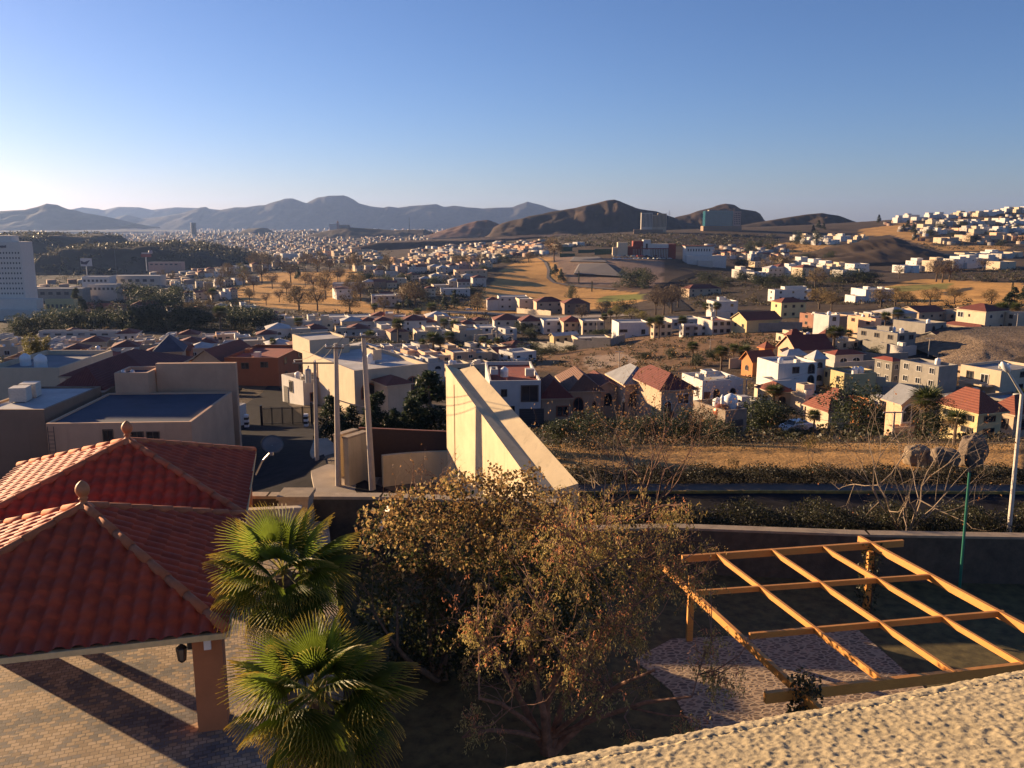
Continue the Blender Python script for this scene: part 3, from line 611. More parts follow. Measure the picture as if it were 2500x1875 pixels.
# ---- the corner house and its neighbours below the street
G2 = 'houses behind the utility poles'
house('cream corner house with sunlit side, dark window and tiled bay', 868, 1046, 905, 1010, 32, xl=742, wall='cream', rc='white', st=2, nf=0, nl=0, group=G2, ymin=90,
  wins=[('l',.72,.62,(1.6,2.4),'brown'),('f',.18,.5,(2.2,2.2),'archbrown'),('f',.42,.5,(2.0,2.1),'arch'),('f',.78,.55,(1.9,2.2),'archbrown')],
  doors=[('l',.55,.12,(3.4,2.0),'palegarage'),('f',.62,.12,(2.6,2.0),'garage')], blocks=[(.25,-.22,0,.56,-.01,.72,'hip'),(.02,.86,.9,.6,1.25,1.32),(.5,.3,1,.62,.42,1.25)])
house('white terrace house with sunlit left front and dark gate', 742, 766, 930, 990, 40, xl=690, wall='white', rc='white', st=2, nf=0, nl=0, group=G2, ymin=90,
  wins=[('l',.55,.62,(1.2,1.8),'dark'),('f',.6,.3,(1.0,1.4),'brown')], doors=[('l',.8,.2,(1.5,2.6),'garage')])
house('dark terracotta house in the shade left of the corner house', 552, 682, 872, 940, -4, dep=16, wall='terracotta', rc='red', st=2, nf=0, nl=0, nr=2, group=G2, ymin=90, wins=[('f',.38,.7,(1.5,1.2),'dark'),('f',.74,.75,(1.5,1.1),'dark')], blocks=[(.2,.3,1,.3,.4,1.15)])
house('beige house with pale gable end and broad window', 463, 549, 888, 935, -8, dep=14, wall='tan', roof='gy', rc='tile', rise=2.6, st=1, nf=0, nl=0, group=G2, ymin=85, wins=[('f',.75,.65,(2.2,2.2),'pale')])
house('brown house with raised parapet behind the terracotta house', 688, 738, 862, 905, 10, dep=14, wall='brown', rc='grey', st=2, nf=0, nl=0, group=G2, ymin=110, blocks=[(-.05,.0,0,.1,.2,1.25)])
house('eight-sided kiosk house with red pyramid roof behind the corner house', 735, 786, 868, 905, 20, dep=8, wall='tan', roof='hip', rc='tile', rise=1.9, st=1, nf=2, nl=0, group=G2, ymin=120)
# ---- left neighbours
G4 = 'houses left of the street'
nb = house('tan house with wide blue-black flat roof behind the tiled carport', 112, 478, 1034, 1150, 3, C=Vector((PY(112,1036,60).x, 60, -7.2)), dep=11, wall='peach', rc='blue', par=.12, st=1, nf=0, nl=0, group=G4,
  wins=[('f',.42,.74,(.75,1.6),'dark'),('f',.62,.80,(.95,.6),'dark'),('f',.73,.80,(.95,.6),'dark')], blocks=[(0.06,1.0,0,.33,1.3,1.35),(.34,1.15,0,1.0,1.2,1.45)])
house('beige house with big dark red hip roof behind blue-black roof', 165, 385, 921, 1000, 2, C=Vector((PY(160,925,76).x, 76, -9)), dep=10, wall='tan', roof='hip', rc='darktile', rise=1.5, st=1, nf=0, nl=0, group=G4)
house('low white guardhouse with dark openings beside the shaded street', 506, 556, 1000, 1046, -14, dep=4, wall='white', rc='grey', st=1, nf=0, nl=0, group=G4, ymin=70, wins=[('f',.3,.45,(1.1,2.0),'dark'),('f',.65,.45,(1.1,2.0),'dark')])
house('house with black pyramid roof catching sun on its left slope', 378, 448, 862, 900, 16, dep=9, wall='tan', roof='hip', rc='blue', rise=3.4, st=1, nf=1, nl=1, group=G4, ymin=110)
house('small glass-block penthouse house under red pyramid roof', 140, 255, 956, 1000, 2, C=Vector((PY(140,985,71.2).x, 71.2, -4.6)), dep=4.6, wall='offwhite', roof='hip', rc='darktile', rise=1.6, st=1, nf=0, nl=0, group=G4, wins=[('f',.48,.5,(2.8,.9),'pale')])
house('plain beige house with single framed window at the far left edge', -40, 160, 898, 990, 0, C=Vector((PY(-40,898,86).x, 86, -10)), dep=12, wall='cream', rc='grey', st=1, nf=0, nl=0, group=G4, wins=[('f',.73,.55,(1.4,1.7),'dark')])
house('low house with sunlit pale roof and cooling units beside blue-black roof', -60, 128, 1000, 1060, 0, C=Vector((PY(-60,1000,62).x, 62, -8)), dep=9, wall='brown', rc='white', par=.15, st=1, nf=0, nl=0, group=G4)
house('tall neighbour house beyond the left edge that shades the blue-black roof', 0, 0, 0, 0, 0, C=Vector((-74, 90, -12)), dep=16, wall='tan', rc='grey', st=3, nf=2, nl=2, group=G4, size=(8,19))  # out of view, added to block the sun from the blue-black roof
GV = 'houses across the right-hand valley'
house('white house with sunlit cubic ends on the valley floor', 1890, 1980, 708, 736, 30, xl=1874, wall='white', rc='white', nf=3, nl=1, group=GV, blocks=[(.3,.2,1,.9,.8,1.25)])
house('yellow house with red roof just below white cubic house', 1906, 1966, 740, 778, 34, xl=1881, wall='yellow', roof='hip', rc='tile', rise=1.8, nf=3, nl=1, group=GV)
house('stepped lilac-white house at near edge of the right fairway', 2112, 2182, 707, 738, 10, dep=14, wall='white', rc='white', nf=1, nl=0, group=GV, blocks=[(-.35,0,0,-.01,.7,.5),(.1,.1,1,.2,.4,1.2),(.6,.1,1,.7,.4,1.15)])
house('shaded house with sunlit balcony columns beside valley road', 1682, 1760, 706, 726, 16, dep=12, wall='tan', roof='hip', rc='darktile', nf=4, nl=1, group=GV)
# ---- rows: every house its own object, counted from the left
CW = dict(white='white', cream='cream', offwhite='off-white', tan='tan', peach='peach', grey='grey', brown='brown', yellow='pale yellow', terracotta='terracotta', orange='orange', pink='pink')
def rf(roof, rc): return {'flat': 'flat-roofed', 'hip': 'hip-roofed', 'gx': 'gabled', 'gy': 'gabled'}[roof]
def row(phrase, px0, px1, py0, py1, hpx, n, seed, yaw, walls, roofs, one=False, ymin=90, jy=2.5, wpx=None, lit=True):
    mass = one and not phrase.startswith(('sunlit terraced', 'scattered'))
    rg = random.Random(seed); xs = sorted(px0 + (px1-px0)*(k+.5+rg.uniform(-.25,.25))/n for k in range(n))
    for k, x in enumerate(xs):
        py = py0+(py1-py0)*(x-px0)/(px1-px0) + rg.uniform(-jy, jy)
        wl_ = rg.choice(walls); roof, rc = rg.choice(roofs); h = hpx*rg.uniform(.8, 1.2)
        wp = (wpx or (px1-px0)/n*.98)*rg.uniform(.8, 1.25)
        yw = yaw + rg.uniform(-7, 7); C = PT(x - wp*.3, py, ymin)
        bl = []
        if roof == 'flat':
            if rg.random() < .6: a = rg.uniform(0,.45); bl.append((a, rg.uniform(0,.4), 1, a+rg.uniform(.3,.5), .9, rg.uniform(1.25,1.5)))
            if rg.random() < .6: bl.append((-.02+rg.random()*.5, -.3, 0, .55+rg.random()*.4, -.01, rg.uniform(.45,.6)))
        st = 2 if h*depth(C)/F > 5 else 1
        lab = f'{CW[wl_]} {rf(roof, rc)} house, {ORD[k]} from left, {phrase}'
        house(lab, x-wp*.3, x+wp*.7, py-h, py, yw, dep=min(14, max(6, 1.1*wp*depth(C)/F)), wall=wl_, roof=roof, rc=rc, st=st, nf=rg.choice((1,2,2,3)), nl=rg.choice((0,1,1,2)), ww=rg.uniform(.8,1.5), wh=rg.uniform(.8,1.3), win=rg.choice(('dark','pale','dark','arch')),
              group=phrase, blocks=bl, one=one, mass=mass, C=C, rise=None if roof == 'flat' else max(1.2, min(2.4, .2*wp*depth(C)/F)))
FL, HP = [('flat','white'),('flat','white'),('flat','grey')], [('hip','tile'),('hip','darktile'),('gx','tile'),('flat','white'),('hip','white')]
MIX = FL + HP
PAL = ['white','white','cream','offwhite','tan','peach']
row('row just behind the blue-black roof', 0, 470, 905, 900, 34, 7, 11, 12, ['tan','offwhite','terracotta','cream','brown'], HP+[('flat','blue'),('flat','grey')], jy=5)
row('second row behind the blue-black roof', -20, 560, 880, 878, 28, 10, 12, 14, ['offwhite','tan','white','pink','cream'], MIX+[('flat','blue')], jy=4)
row('third row behind the blue-black roof', -20, 640, 858, 860, 22, 12, 13, 16, PAL, MIX+[('flat','blue')], jy=3)
row('low row before the dark tree belt', 90, 660, 836, 842, 18, 12, 14, 16, PAL, FL+[('hip','darktile')], jy=3)
row('row right behind the cream corner house', 800, 1240, 908, 925, 30, 8, 21, 30, ['white','cream','offwhite','white'], FL, jy=6, ymin=120)
row('second row behind the cream corner house', 660, 1300, 885, 890, 24, 12, 22, 28, PAL, MIX, jy=5, ymin=120)
row('third row behind the cream corner house', 640, 1290, 866, 872, 20, 12, 23, 26, PAL+['terracotta'], MIX, jy=4, ymin=120)
row('row along the shaded palm street', 640, 1160, 826, 836, 24, 10, 24, 18, ['white','offwhite','tan','cream','terracotta'], MIX, jy=4)
row('row beyond the shaded palm street', 620, 1160, 806, 812, 22, 11, 25, 16, PAL, MIX, jy=3)
row('row backing onto the lower fairway', 600, 1180, 788, 800, 20, 12, 26, 14, PAL, MIX, jy=3)
row('row between tree belt and fairway', 400, 620, 770, 762, 18, 7, 27, 24, PAL, HP, jy=4)
row('sunlit terrace row left of the fairway', 430, 580, 740, 728, 20, 7, 28, 34, PAL, HP, jy=4)
row('upper terrace row left of the fairway', 420, 620, 712, 690, 16, 8, 29, 28, ['offwhite','white','tan'], FL, jy=4)
row('row above the yellow-green tree', 480, 680, 680, 655, 15, 9, 30, 24, ['offwhite','white','tan'], MIX, jy=4, one=True)
row('left hollow behind the tree belt', 200, 420, 768, 762, 17, 6, 31, 20, ['tan','pink','cream','brown'], HP, jy=3)
row('shaded cluster right of the upper fairway', 930, 1180, 735, 700, 18, 8, 32, 12, ['tan','offwhite','brown','cream'], HP, jy=8)
row('middle cluster right of the upper fairway', 880, 1150, 705, 680, 16, 10, 33, 14, ['tan','offwhite','brown','cream'], MIX, jy=6)
row('cluster edge under the grey-gold trees', 880, 1200, 678, 655, 14, 12, 34, 16, ['tan','offwhite','pink','cream'], MIX, jy=5)
row('row behind grey-gold trees', 860, 1220, 662, 640, 12, 14, 35, 24, PAL, FL, jy=3, one=True)
row('sunlit crest row under the mesa', 960, 1290, 640, 618, 11, 18, 36, 36, ['white','cream','cream','peach'], FL, jy=3, one=True)
row('upper sunlit crest row under the mesa', 1060, 1420, 622, 602, 9, 18, 37, 38, ['white','cream','peach'], FL, jy=2, one=True)
row('row below the long shaded bluff', 640, 900, 640, 622, 13, 12, 38, 24, PAL, FL, jy=4, one=True)
row('sunlit terraced row right of the school', 1765, 1925, 632, 638, 16, 10, 41, 46, ['cream','white','peach'], HP, jy=2, one=True)
row('white row behind the right-hand fairway trees', 1960, 2120, 596, 590, 11, 11, 42, 44, ['white','white','cream'], FL, jy=4, one=True)
row('lower white row beside the right-hand fairway', 1940, 2060, 588, 584, 10, 7, 43, 44, ['white','cream'], FL, jy=2, one=True)
row('shaded valley row under the fairway', 1800, 2090, 680, 672, 20, 9, 44, 26, ['white','offwhite','cream'], MIX, jy=5)
row('white row across the valley', 1840, 2120, 655, 662, 18, 8, 45, 30, ['white','white','cream'], FL, jy=4)
row('modern white row on far fairway edge', 2190, 2470, 664, 655, 22, 7, 46, 36, ['white','white','cream'], FL, jy=4)
row('scattered row beneath the hill town', 2290, 2500, 634, 628, 14, 7, 47, 36, ['white','cream','offwhite'], FL, jy=4, one=True)
row('lowest row of the hill town', 2290, 2520, 592, 590, 14, 9, 48, 40, ['cream','white','tan','peach'], FL, jy=4, one=True)
row('second row of the hill town', 2260, 2520, 572, 566, 13, 11, 49, 40, ['white','cream','offwhite','peach'], FL, jy=4, one=True)
row('third row of the hill town', 2250, 2520, 555, 545, 12, 12, 50, 40, ['white','white','cream','offwhite'], FL, jy=3, one=True)
row('crest row of the hill town', 2190, 2520, 542, 520, 11, 14, 51, 40, ['white','white','cream'], FL, jy=3, one=True)
row('right slope, row between grey and white houses', 1905, 2330, 850, 850, 20, 7, 52, 46, ['offwhite','tan','grey','cream'], MIX, jy=8)
row('row behind peach house on the right slope', 2050, 2460, 790, 780, 18, 7, 53, 44, ['cream','white','tan'], MIX, jy=3)
hm_ = MASS.build('distant_houses', [WALL[k] if k in WALL else (GLASS if k == 'g' else ROOF[k[2:]]) for k in MASSK]); hm_['kind'] = 'stuff'
hm_['label'] = 'rows of tiny sunlit houses along the far slopes'; hm_['category'] = 'houses'
# ---------------------------------------------------------------- the far city: past counting, one object
rg = np.random.default_rng(3)
CITYZ = [([(470,560),(1060,556),(1060,590),(820,600),(640,640),(470,625)], 1300), ([(190,575),(500,565),(560,600),(400,600),(190,596)], 500), ([(620,615),(900,596),(930,640),(660,650)], 240), ([(240,600),(560,596),(620,640),(560,655),(240,655)], 60), ([(1000,600),(1330,588),(1330,625),(1000,645)], 160), ([(2150,548),(2500,505),(2500,600),(2260,600)], 120), ([(1700,600),(1930,605),(1930,640),(1760,640)], 60),
         ([(1060,552),(1180,545),(1190,575),(1060,580)], 110), ([(60,690),(420,680),(420,735),(80,740)], 70), ([(330,655),(560,628),(620,660),(420,700)], 110)]
V = []; Fx = []; C = []
tones = [(.50,.46,.41),(.40,.33,.25),(.30,.27,.24),(.19,.165,.145),(.30,.21,.16),(.17,.09,.07)]
for poly, n in CITYZ:
    x0, x1 = min(p[0] for p in poly), max(p[0] for p in poly); y0, y1 = min(p[1] for p in poly), max(p[1] for p in poly); k = 0
    while k < n:
        px, py = rg.uniform(x0, x1), rg.uniform(y0, y1)
        if not inpoly(np.array([px]), np.array([py]), poly)[0]: continue
        k += 1; c = PT(px, py, 300); s = depth(c)/F
        w, l, h = rg.uniform(3, 9)*s*.9, rg.uniform(3, 8)*s, rg.uniform(1.8, 5)*s; a = R(rg.choice((28, 34, 24))+rg.uniform(-3, 3)+px*.01); i = len(V)
        w, l, h = min(max(w,8),32), min(max(l,8),30), min(max(h,4),16)
        ca, sa = math.cos(a), math.sin(a)
        for z in (-4, h):
            for dx, dy in ((0,0),(w,0),(w,l),(0,l)): V.append((c.x+dx*ca-dy*sa, c.y+dx*sa+dy*ca, c.z+z))
        Fx += [[i+4,i+5,i+6,i+7],[i,i+1,i+5,i+4],[i+1,i+2,i+6,i+5],[i+2,i+3,i+7,i+6],[i+3,i,i+4,i+7]]
        t = tones[rg.integers(0, 6)]; C += [t]*8
city = link('distant_city', np_mesh('distant_city', V, Fx, col_attr('city_walls', .9, .2, .05), C)); city['kind'] = 'stuff'
city['label'] = 'hazy mass of small pale buildings spreading to the mountains'; city['category'] = 'city'
# ================================================================ own court: tiled carport, paving, garden, pergola, parapet
CA = R(14.3); CU = Vector((math.cos(CA), math.sin(CA), 0)); CW_ = Vector((-math.sin(CA), math.cos(CA), 0)); CE = Vector((-5.8, 18.8, 0))
def cw(u, w, z): return CE + CU*u + CW_*w + Vector((0,0,z))
def pavers():
    m, nt, b, tc = new_mat('court_pavers'); co = tc.outputs['Object']
    br = nt.nodes.new('ShaderNodeTexBrick'); br.inputs['Scale'].default_value = 1.0; br.inputs['Brick Width'].default_value = .19; br.inputs['Row Height'].default_value = .145
    br.inputs['Mortar Size'].default_value = .012; br.inputs['Bias'].default_value = .0; br.offset = .5
    br.inputs['Color1'].default_value = (0,0,0,1); br.inputs['Color2'].default_value = (1,1,1,1); br.inputs['Mortar'].default_value = (.5,.5,.5,1)
    mp = nt.nodes.new('ShaderNodeMapping'); mp.inputs['Rotation'].default_value = (0,0,-CA-R(6)); nt.links.new(co, mp.inputs[0]); nt.links.new(mp.outputs[0], br.inputs['Vector'])
    tone = ramp(nt, br.outputs[0], [(.0,(.26,.185,.12)), (.35,(.40,.29,.185)), (.7,(.47,.35,.24)), (1,(.35,.27,.20))])
    greyt = ramp(nt, br.outputs[0], [(.0,(.06,.06,.065)), (.5,(.13,.12,.12)), (1,(.2,.175,.16))])
    n = tex_noise(nt, .75, 2, .5, co); f = mathn(nt, 'ADD', n, mathn(nt, 'MULTIPLY', mathn(nt, 'SUBTRACT', br.outputs[0], .5), .30))
    f2 = ramp(nt, f, [(.535,(0,0,0)), (.56,(1,1,1))])
    col = mixc(nt, f2, tone, greyt)
    col = mixc(nt, mathn(nt, 'MULTIPLY', br.outputs[1], .75), col, (.10,.075,.05))
    nt.links.new(col, b.inputs['Base Color']); b.inputs['Roughness'].default_value = .8
    h = mathn(nt, 'SUBTRACT', mathn(nt, 'MULTIPLY', tex_noise(nt, 20, 3, .6, co), .3), br.outputs[1]); bump(nt, b, h, .7, .012); return m
mb = MB(); c = [(-40,4),(-4.3,4),(-4.3,17),(-5.2,24),(-7.6,33.5),(-40,33.5)]
mb.prism(c, -5.3, 0); struct(mb.build('pavement', pavers()))
# garden lawn
grassm = simple('dry_lawn', (.105,.078,.026), .95, var=.5, scale=2.5, bmp=.6)
mb = MB(); mb.prism([(-4.29,4),(30,4),(30,32.4),(-7.0,33.4),(-5.19,24)], -5.3, -2.1); struct(mb.build('lawn', grassm))
def flagst():
    m, nt, b, tc = new_mat('crazy_paving'); co = tc.outputs['Object']
    vo = nt.nodes.new('ShaderNodeTexVoronoi'); vo.inputs['Scale'].default_value = 4.2; vo.inputs['Randomness'].default_value = 1
    mp = nt.nodes.new('ShaderNodeMapping'); mp.inputs['Scale'].default_value = (1, 1.7, 1); nt.links.new(co, mp.inputs[0])
    w = nt.nodes.new('ShaderNodeMix'); nt.links.new(mp.outputs[0], vo.inputs['Vector'])
    v2 = nt.nodes.new('ShaderNodeTexVoronoi'); v2.feature = 'DISTANCE_TO_EDGE'; v2.inputs['Scale'].default_value = 4.2; nt.links.new(mp.outputs[0], v2.inputs['Vector'])
    e = ramp(nt, mathn(nt, 'ADD', v2.outputs['Distance'], mathn(nt, 'MULTIPLY', tex_noise(nt, 6, 3, .6, co), .10)), [(.15,(0,0,0)), (.20,(1,1,1))])
    sp = nt.nodes.new('ShaderNodeSeparateColor'); nt.links.new(vo.outputs['Color'], sp.inputs[0])
    st = ramp(nt, sp.outputs[0], [(0,(.21,.14,.085)), (.5,(.13,.085,.055)), (1,(.28,.19,.12))])
    nt.links.new(mixc(nt, e, (.42,.30,.185), st), b.inputs['Base Color']); b.inputs['Roughness'].default_value = .9
    bump(nt, b, e, .5, .02); return m
tp = [P(*q, -2.1) for q in ((1548,1612),(1640,1562),(2095,1540),(2255,1680),(2350,1860),(1760,1890),(1700,1800),(1640,1690))]
mb = MB(); mb.prism([(p.x,p.y) for p in reversed(tp)] if (tp[1]-tp[0]).cross(tp[2]-tp[1]).z < 0 else [(p.x,p.y) for p in tp], -2.2, -2.06); struct(mb.build('terrace', flagst()))
# ---- barrel tiles, modelled
def barrel():
    m, nt, b, tc = new_mat('barrel_tile'); co = tc.outputs['Object']
    n1 = tex_noise(nt, .9, 5, .7, co); n2 = tex_noise(nt, 5, 3, .6, co); n3 = tex_noise(nt, 60, 3, .6, co)
    c1 = ramp(nt, n1, [(.2,(.32,.038,.010)), (.55,(.41,.052,.013)), (.85,(.46,.075,.02))])
    col = mixc(nt, .18, c1, ramp(nt, n2, [(.3,(.22,.036,.012)), (.7,(.48,.10,.03))]))
    at = nt.nodes.new('ShaderNodeAttribute'); at.attribute_name = 'Col'; col = mixc(nt, .8, col, at.outputs[0], 'MULTIPLY')
    nt.links.new(col, b.inputs['Base Color']); b.inputs['Roughness'].default_value = .75; bump(nt, b, n3, .25, .006); return m
BARREL = barrel()
def tile_face(P0, P1, A, pitch=.39, course=.50):
    e = (P1-P0); Lh = e.length; e.normalize(); q = A-P0; ae = q.dot(e); sv = q-e*ae; S = sv.length; s = sv/S; n = e.cross(s)
    if n.z < 0: n = -n
    step = pitch/10; nx = int(Lh/step)+1; K = []
    k = 0
    while k*course < S: K += [k*course+.001, k*course+course*.5, (k+1)*course-.001]; k += 1
    K = np.array([min(z, S) for z in K]); V = []; TC = []
    for i in range(nx+1):
        x = min(i*step, Lh); mx = S*(x/ae if x < ae else (Lh-x)/max(Lh-ae, 1e-6)); mx = max(mx, 0)
        ph = (x/pitch) % 1.0; hh = .082*math.sqrt(max(0, 1-((ph-.5)/.34)**2)) if abs(ph-.5) < .34 else -.012
        col = math.floor(x/pitch); jj = ((col*7919) % 13)/13*.05
        for z in K:
            zz = min(max(z - jj, -.04 if z < .01 else 0), mx); fr = ((z+1e-6)/course) % 1.0
            V.append(P0 + e*x + s*zz + n*(hh + .03*(1-fr) + .012)); TC.append(.72+.5*(((int(col)*73856093) ^ (int((z+1e-6)/course)*19349663)) % 97)/97)
    m = len(K); q = np.arange((nx+1)*m).reshape(nx+1, m)
    Fx = np.stack([q[:-1,:-1], q[1:,:-1], q[1:,1:], q[:-1,1:]], -1).reshape(-1, 4)
    return V, Fx, TC
RIDGE = simple('ridge_mortar', (.44,.135,.05), .85, var=.2, scale=3, bmp=.3)
cp = thing('carport', 'terracotta carport with two tiled pyramid roofs and ball finials over the paved court', 'carport', cw(-4.9, 8.1, 0), CA)
cpM = Matrix.Translation(cp.location) @ Matrix.Rotation(CA, 4, 'Z'); cpI = cpM.inverted()
def place(o): o.parent = cp; o.matrix_parent_inverse = cpI; return o
ZE, ZA, UR = 2.74, 4.50, -.95
APX = [cw(-4.9, 4.9, ZA), cw(-5.0, 12.15, ZA)]
for A, w0, w1 in ((APX[0], 0, 8.2), (APX[1], 8.2, 16.3)):
    cr = [cw(-9.8, w0, ZE), cw(UR, w0, ZE), cw(UR, w1, ZE), cw(-9.8, w1, ZE)]
    V = []; Fs = []; Tc = []; off = 0
    for k in range(4):
        v, f, t_ = tile_face(cr[k], cr[(k+1) % 4], A); V += v; Tc += [(q, q, q) for q in t_]; Fs.append(f+off); off = len(V)
    ro = place(link('roof', np_mesh('roof', V, np.concatenate(Fs), BARREL, Tc, True)))
    mb = MB()
    for c_ in cr:                          # ridge caps in overlapping lengths
        n = 8
        for k in range(n):
            a, b_ = c_.lerp(A, k/n), c_.lerp(A, (k+1)/n+.012); u_ = Vector((0,0,.075))
            mb.tube([a+u_, b_+u_*.8], [.128, .112], 10)
    rc_ = mb.build('ridge_cap', RIDGE, None, True); rc_.parent = ro
    mb = MB(); mb.lathe(A+Vector((0,0,.02)), [(.30,-.05),(.22,.06),(.10,.13),(.08,.20),(.13,.24),(.09,.28),(.15,.36),(.19,.46),(.185,.55),(.14,.65),(.07,.72),(.005,.76)], 18)
    fn = mb.build('finial', simple('finial_clay', (.45,.17,.06), .6), None, True); fn.parent = ro
mb = MB()
def frame(w0, w1, z0, z1, i, o):
    for a, b_ in (((-9.8,w0),(UR,w0)), ((UR,w0),(UR,w1)), ((UR,w1),(-9.8,w1)), ((-9.8,w1),(-9.8,w0))): mb.beam(cw(*a,(z0+z1)/2), cw(*b_,(z0+z1)/2), .14, z1-z0)
frame(.0, 16.3, 2.61, 2.75, 0, 0); place(mb.build('fascia', simple('cream_fascia', (.62,.47,.24), .7)))
mb = MB(); mb.poly([cw(-9.75,.05,2.69), cw(UR-.05,.05,2.69), cw(UR-.05,16.25,2.69), cw(-9.75,16.25,2.69)]); place(mb.build('ceiling', WALL['tan']))
COLM = plaster('terracotta_column', (.40,.155,.065), var=.2, scale=1.2)
for u_, w_, s_ in ((-1.45,.75,.34), (-8.9,.75,.34), (-1.45,8.2,.34), (-8.7,7.3,.40), (-8.9,9.3,.16), (-1.45,15.5,.34), (-8.9,15.5,.34)):
    mb = MB(); mb.prism([tuple(cw(u_+a, w_+b_, 0))[:2] for a, b_ in ((-s_,-s_),(s_,-s_),(s_,s_),(-s_,s_))], -.05, 2.62); place(mb.build('column', COLM))
mb = MB(); mb.prism([tuple(cw(-1.45+a, .36+b_, 0))[:2] for a, b_ in ((-.06,-.07),(.10,-.07),(.10,.03),(-.06,.03))], 2.2, 2.5); place(mb.build('junction_box', WHITEP))
# lantern on the column
ln = thing('lantern', 'black wall lantern hanging on the left of the terracotta carport column', 'lantern', cw(-2.02,.62,2.22), CA)
mb = MB(); mb.box(.10,-.05,-.1,.24,.05,.1); mb.tube([(.2,0,.05),(.08,0,.14),(-.04,0,.1),(-.04,0,.02)], .016, 6); mb.build('bracket', BLACKM, ln)
mb = MB(); mb.lathe((-.04,0,0), [(.01,.06),(.13,-.04),(.135,-.06)], 6); mb.lathe((-.04,0,0), [(.05,-.42),(.09,-.38),(.10,-.36)], 6)
for k in range(6):
    t = math.pi*k/3; mb.tube([(-.04+.125*math.cos(t), .125*math.sin(t), -.05), (-.04+.09*math.cos(t), .09*math.sin(t), -.38)], .008, 4)
mb.build('cage', BLACKM, ln); mb = MB(); mb.lathe((-.04,0,0), [(.085,-.37),(.118,-.06)], 6); mb.build('glass', glassmat('lantern_glass', (.10,.08,.06), .2), ln)
# satellite dish on the carport's edge
ds = thing('satellite_dish', 'dark satellite dish on bent arm at the right edge of the far tiled roof', 'dish', cw(UR+.1, 14.4, 2.7), 0)
dm = simple('dish_grey', (.12,.115,.11), .5); mb = MB()
prof = [(.002,.0),(.18,.02),(.34,.07),(.46,.13),(.47,.14),(.34,.085),(.18,.035),(.002,.015)]; mb.lathe((0,0,0), prof, 24)
dd = mb.build('reflector', dm, ds, True); dd.location = (.75,-.1,.85); dd.rotation_euler = (R(60), R(12), R(10)); dd.scale = (.92,.8,.9)
mb = MB(); mb.tube([(0,0,-.4),(.28,-.02,.15),(.62,-.05,.5),(.75,-.1,.85)], .035, 8); mb.tube([(.6,-.1,.5),(.85,-.6,.62)], .02, 6); mb.box(.8,-.68,.58,.92,-.56,.7); mb.build('arm', METAL, ds)
# ---- retaining walls of the garden
STW = plaster('dark_rubble_wall', (.085,.065,.045), var=.5, scale=2.2, bmp=1.0, streak=.2)
def wallrun(name, label, pts, z0, z1, th, mat, cap=None, capm=None, group=None):
    o = thing(name, label, 'wall', (0,0,0), 0, group); mb = MB(); cb = MB()
    for a, b_ in zip(pts, pts[1:]):
        a, b_ = Vector((*a,0)), Vector((*b_,0)); d = (b_-a).normalized(); n_ = Vector((-d.y,d.x,0))*th/2
        mb.prism([tuple(p)[:2] for p in (a-n_, b_-n_, b_+n_, a+n_)], z0, z1)
        if cap: n2 = n_*1.12; cb.prism([tuple(p)[:2] for p in (a-n2-d*.04, b_-n2+d*.04, b_+n2+d*.04, a+n2-d*.04)], z1+.003, z1+cap)
    mb.build('wall_body', mat, o)
    if cap: cb.build('coping', capm, o)
    return o
CAPM = plaster('stone_coping', (.36,.27,.18), var=.35, scale=2.5, bmp=.6)
wl = [PY(900,1218,33.6), PY(1180,1225,33.4)]
wallrun('stone_wall', 'dark rubble retaining wall with pale coping between palms and the street', [(-15.5,34.6),(-10.3,34.5),(-5.5,34.4),(1.8,33.6)], -5.2, .72, .5, STW, .13, CAPM)
wallrun('stone_wall', 'long low rubble garden wall with thin pale coping behind the pergola', [(1.9,33.0),(6.6,33.3),(14.3,32.5),(30,31.8)], -5.2, -.2, .45, STW, .10, CAPM)
pl = thing('stone_pillar', 'rough sunlit stone pillar at the gap of the rubble wall', 'pillar', (PY(722,1240,33.2).x, 33.4, -2.1)); rg = random.Random(4); mb = MB()
for k in range(12):
    z = k*.27; s_ = .55+rg.uniform(-.05,.06); mb.box(-s_+rg.uniform(-.05,.05), -.5+rg.uniform(-.05,.05), z, s_, .5, z+.25)
mb.build('shaft', WALL['stone'], pl); mb = MB(); mb.box(-.66,-.62,3.25,.66,.6,3.4); mb.build('cap', CAPM, pl)
wallrun('low_wall', 'short cream wall stub between the tiled roof edge and the stone pillar', [(-10.2,30.6),(-8.0,30.9)], -.5, 1.55, .3, WALL['cream'])
# floodlight
fl = thing('floodlight', 'dark floodlight box on a post in front of the rubble wall', 'floodlight', (PY(945,1300,30).x, 30, -2.1)); mb = MB()
mb.tube([(0,0,0),(0,0,3.0)], .04, 8); mb.build('post', BLACKM, fl); mb = MB(); mb.box(-.10,-.22,-.5,.10,.22,.5)
hb = mb.build('lamp_body', BLACKM, fl); hb.location = (0,-.05,3.45); hb.rotation_euler = (0, R(22), R(25)); mb = MB(); mb.quad((-.104,.19,-.46),(-.104,-.19,-.46),(-.104,-.19,.46),(-.104,.19,.46)); mb.build('lens', simple('lens_pale', (.6,.55,.48), .3), hb)
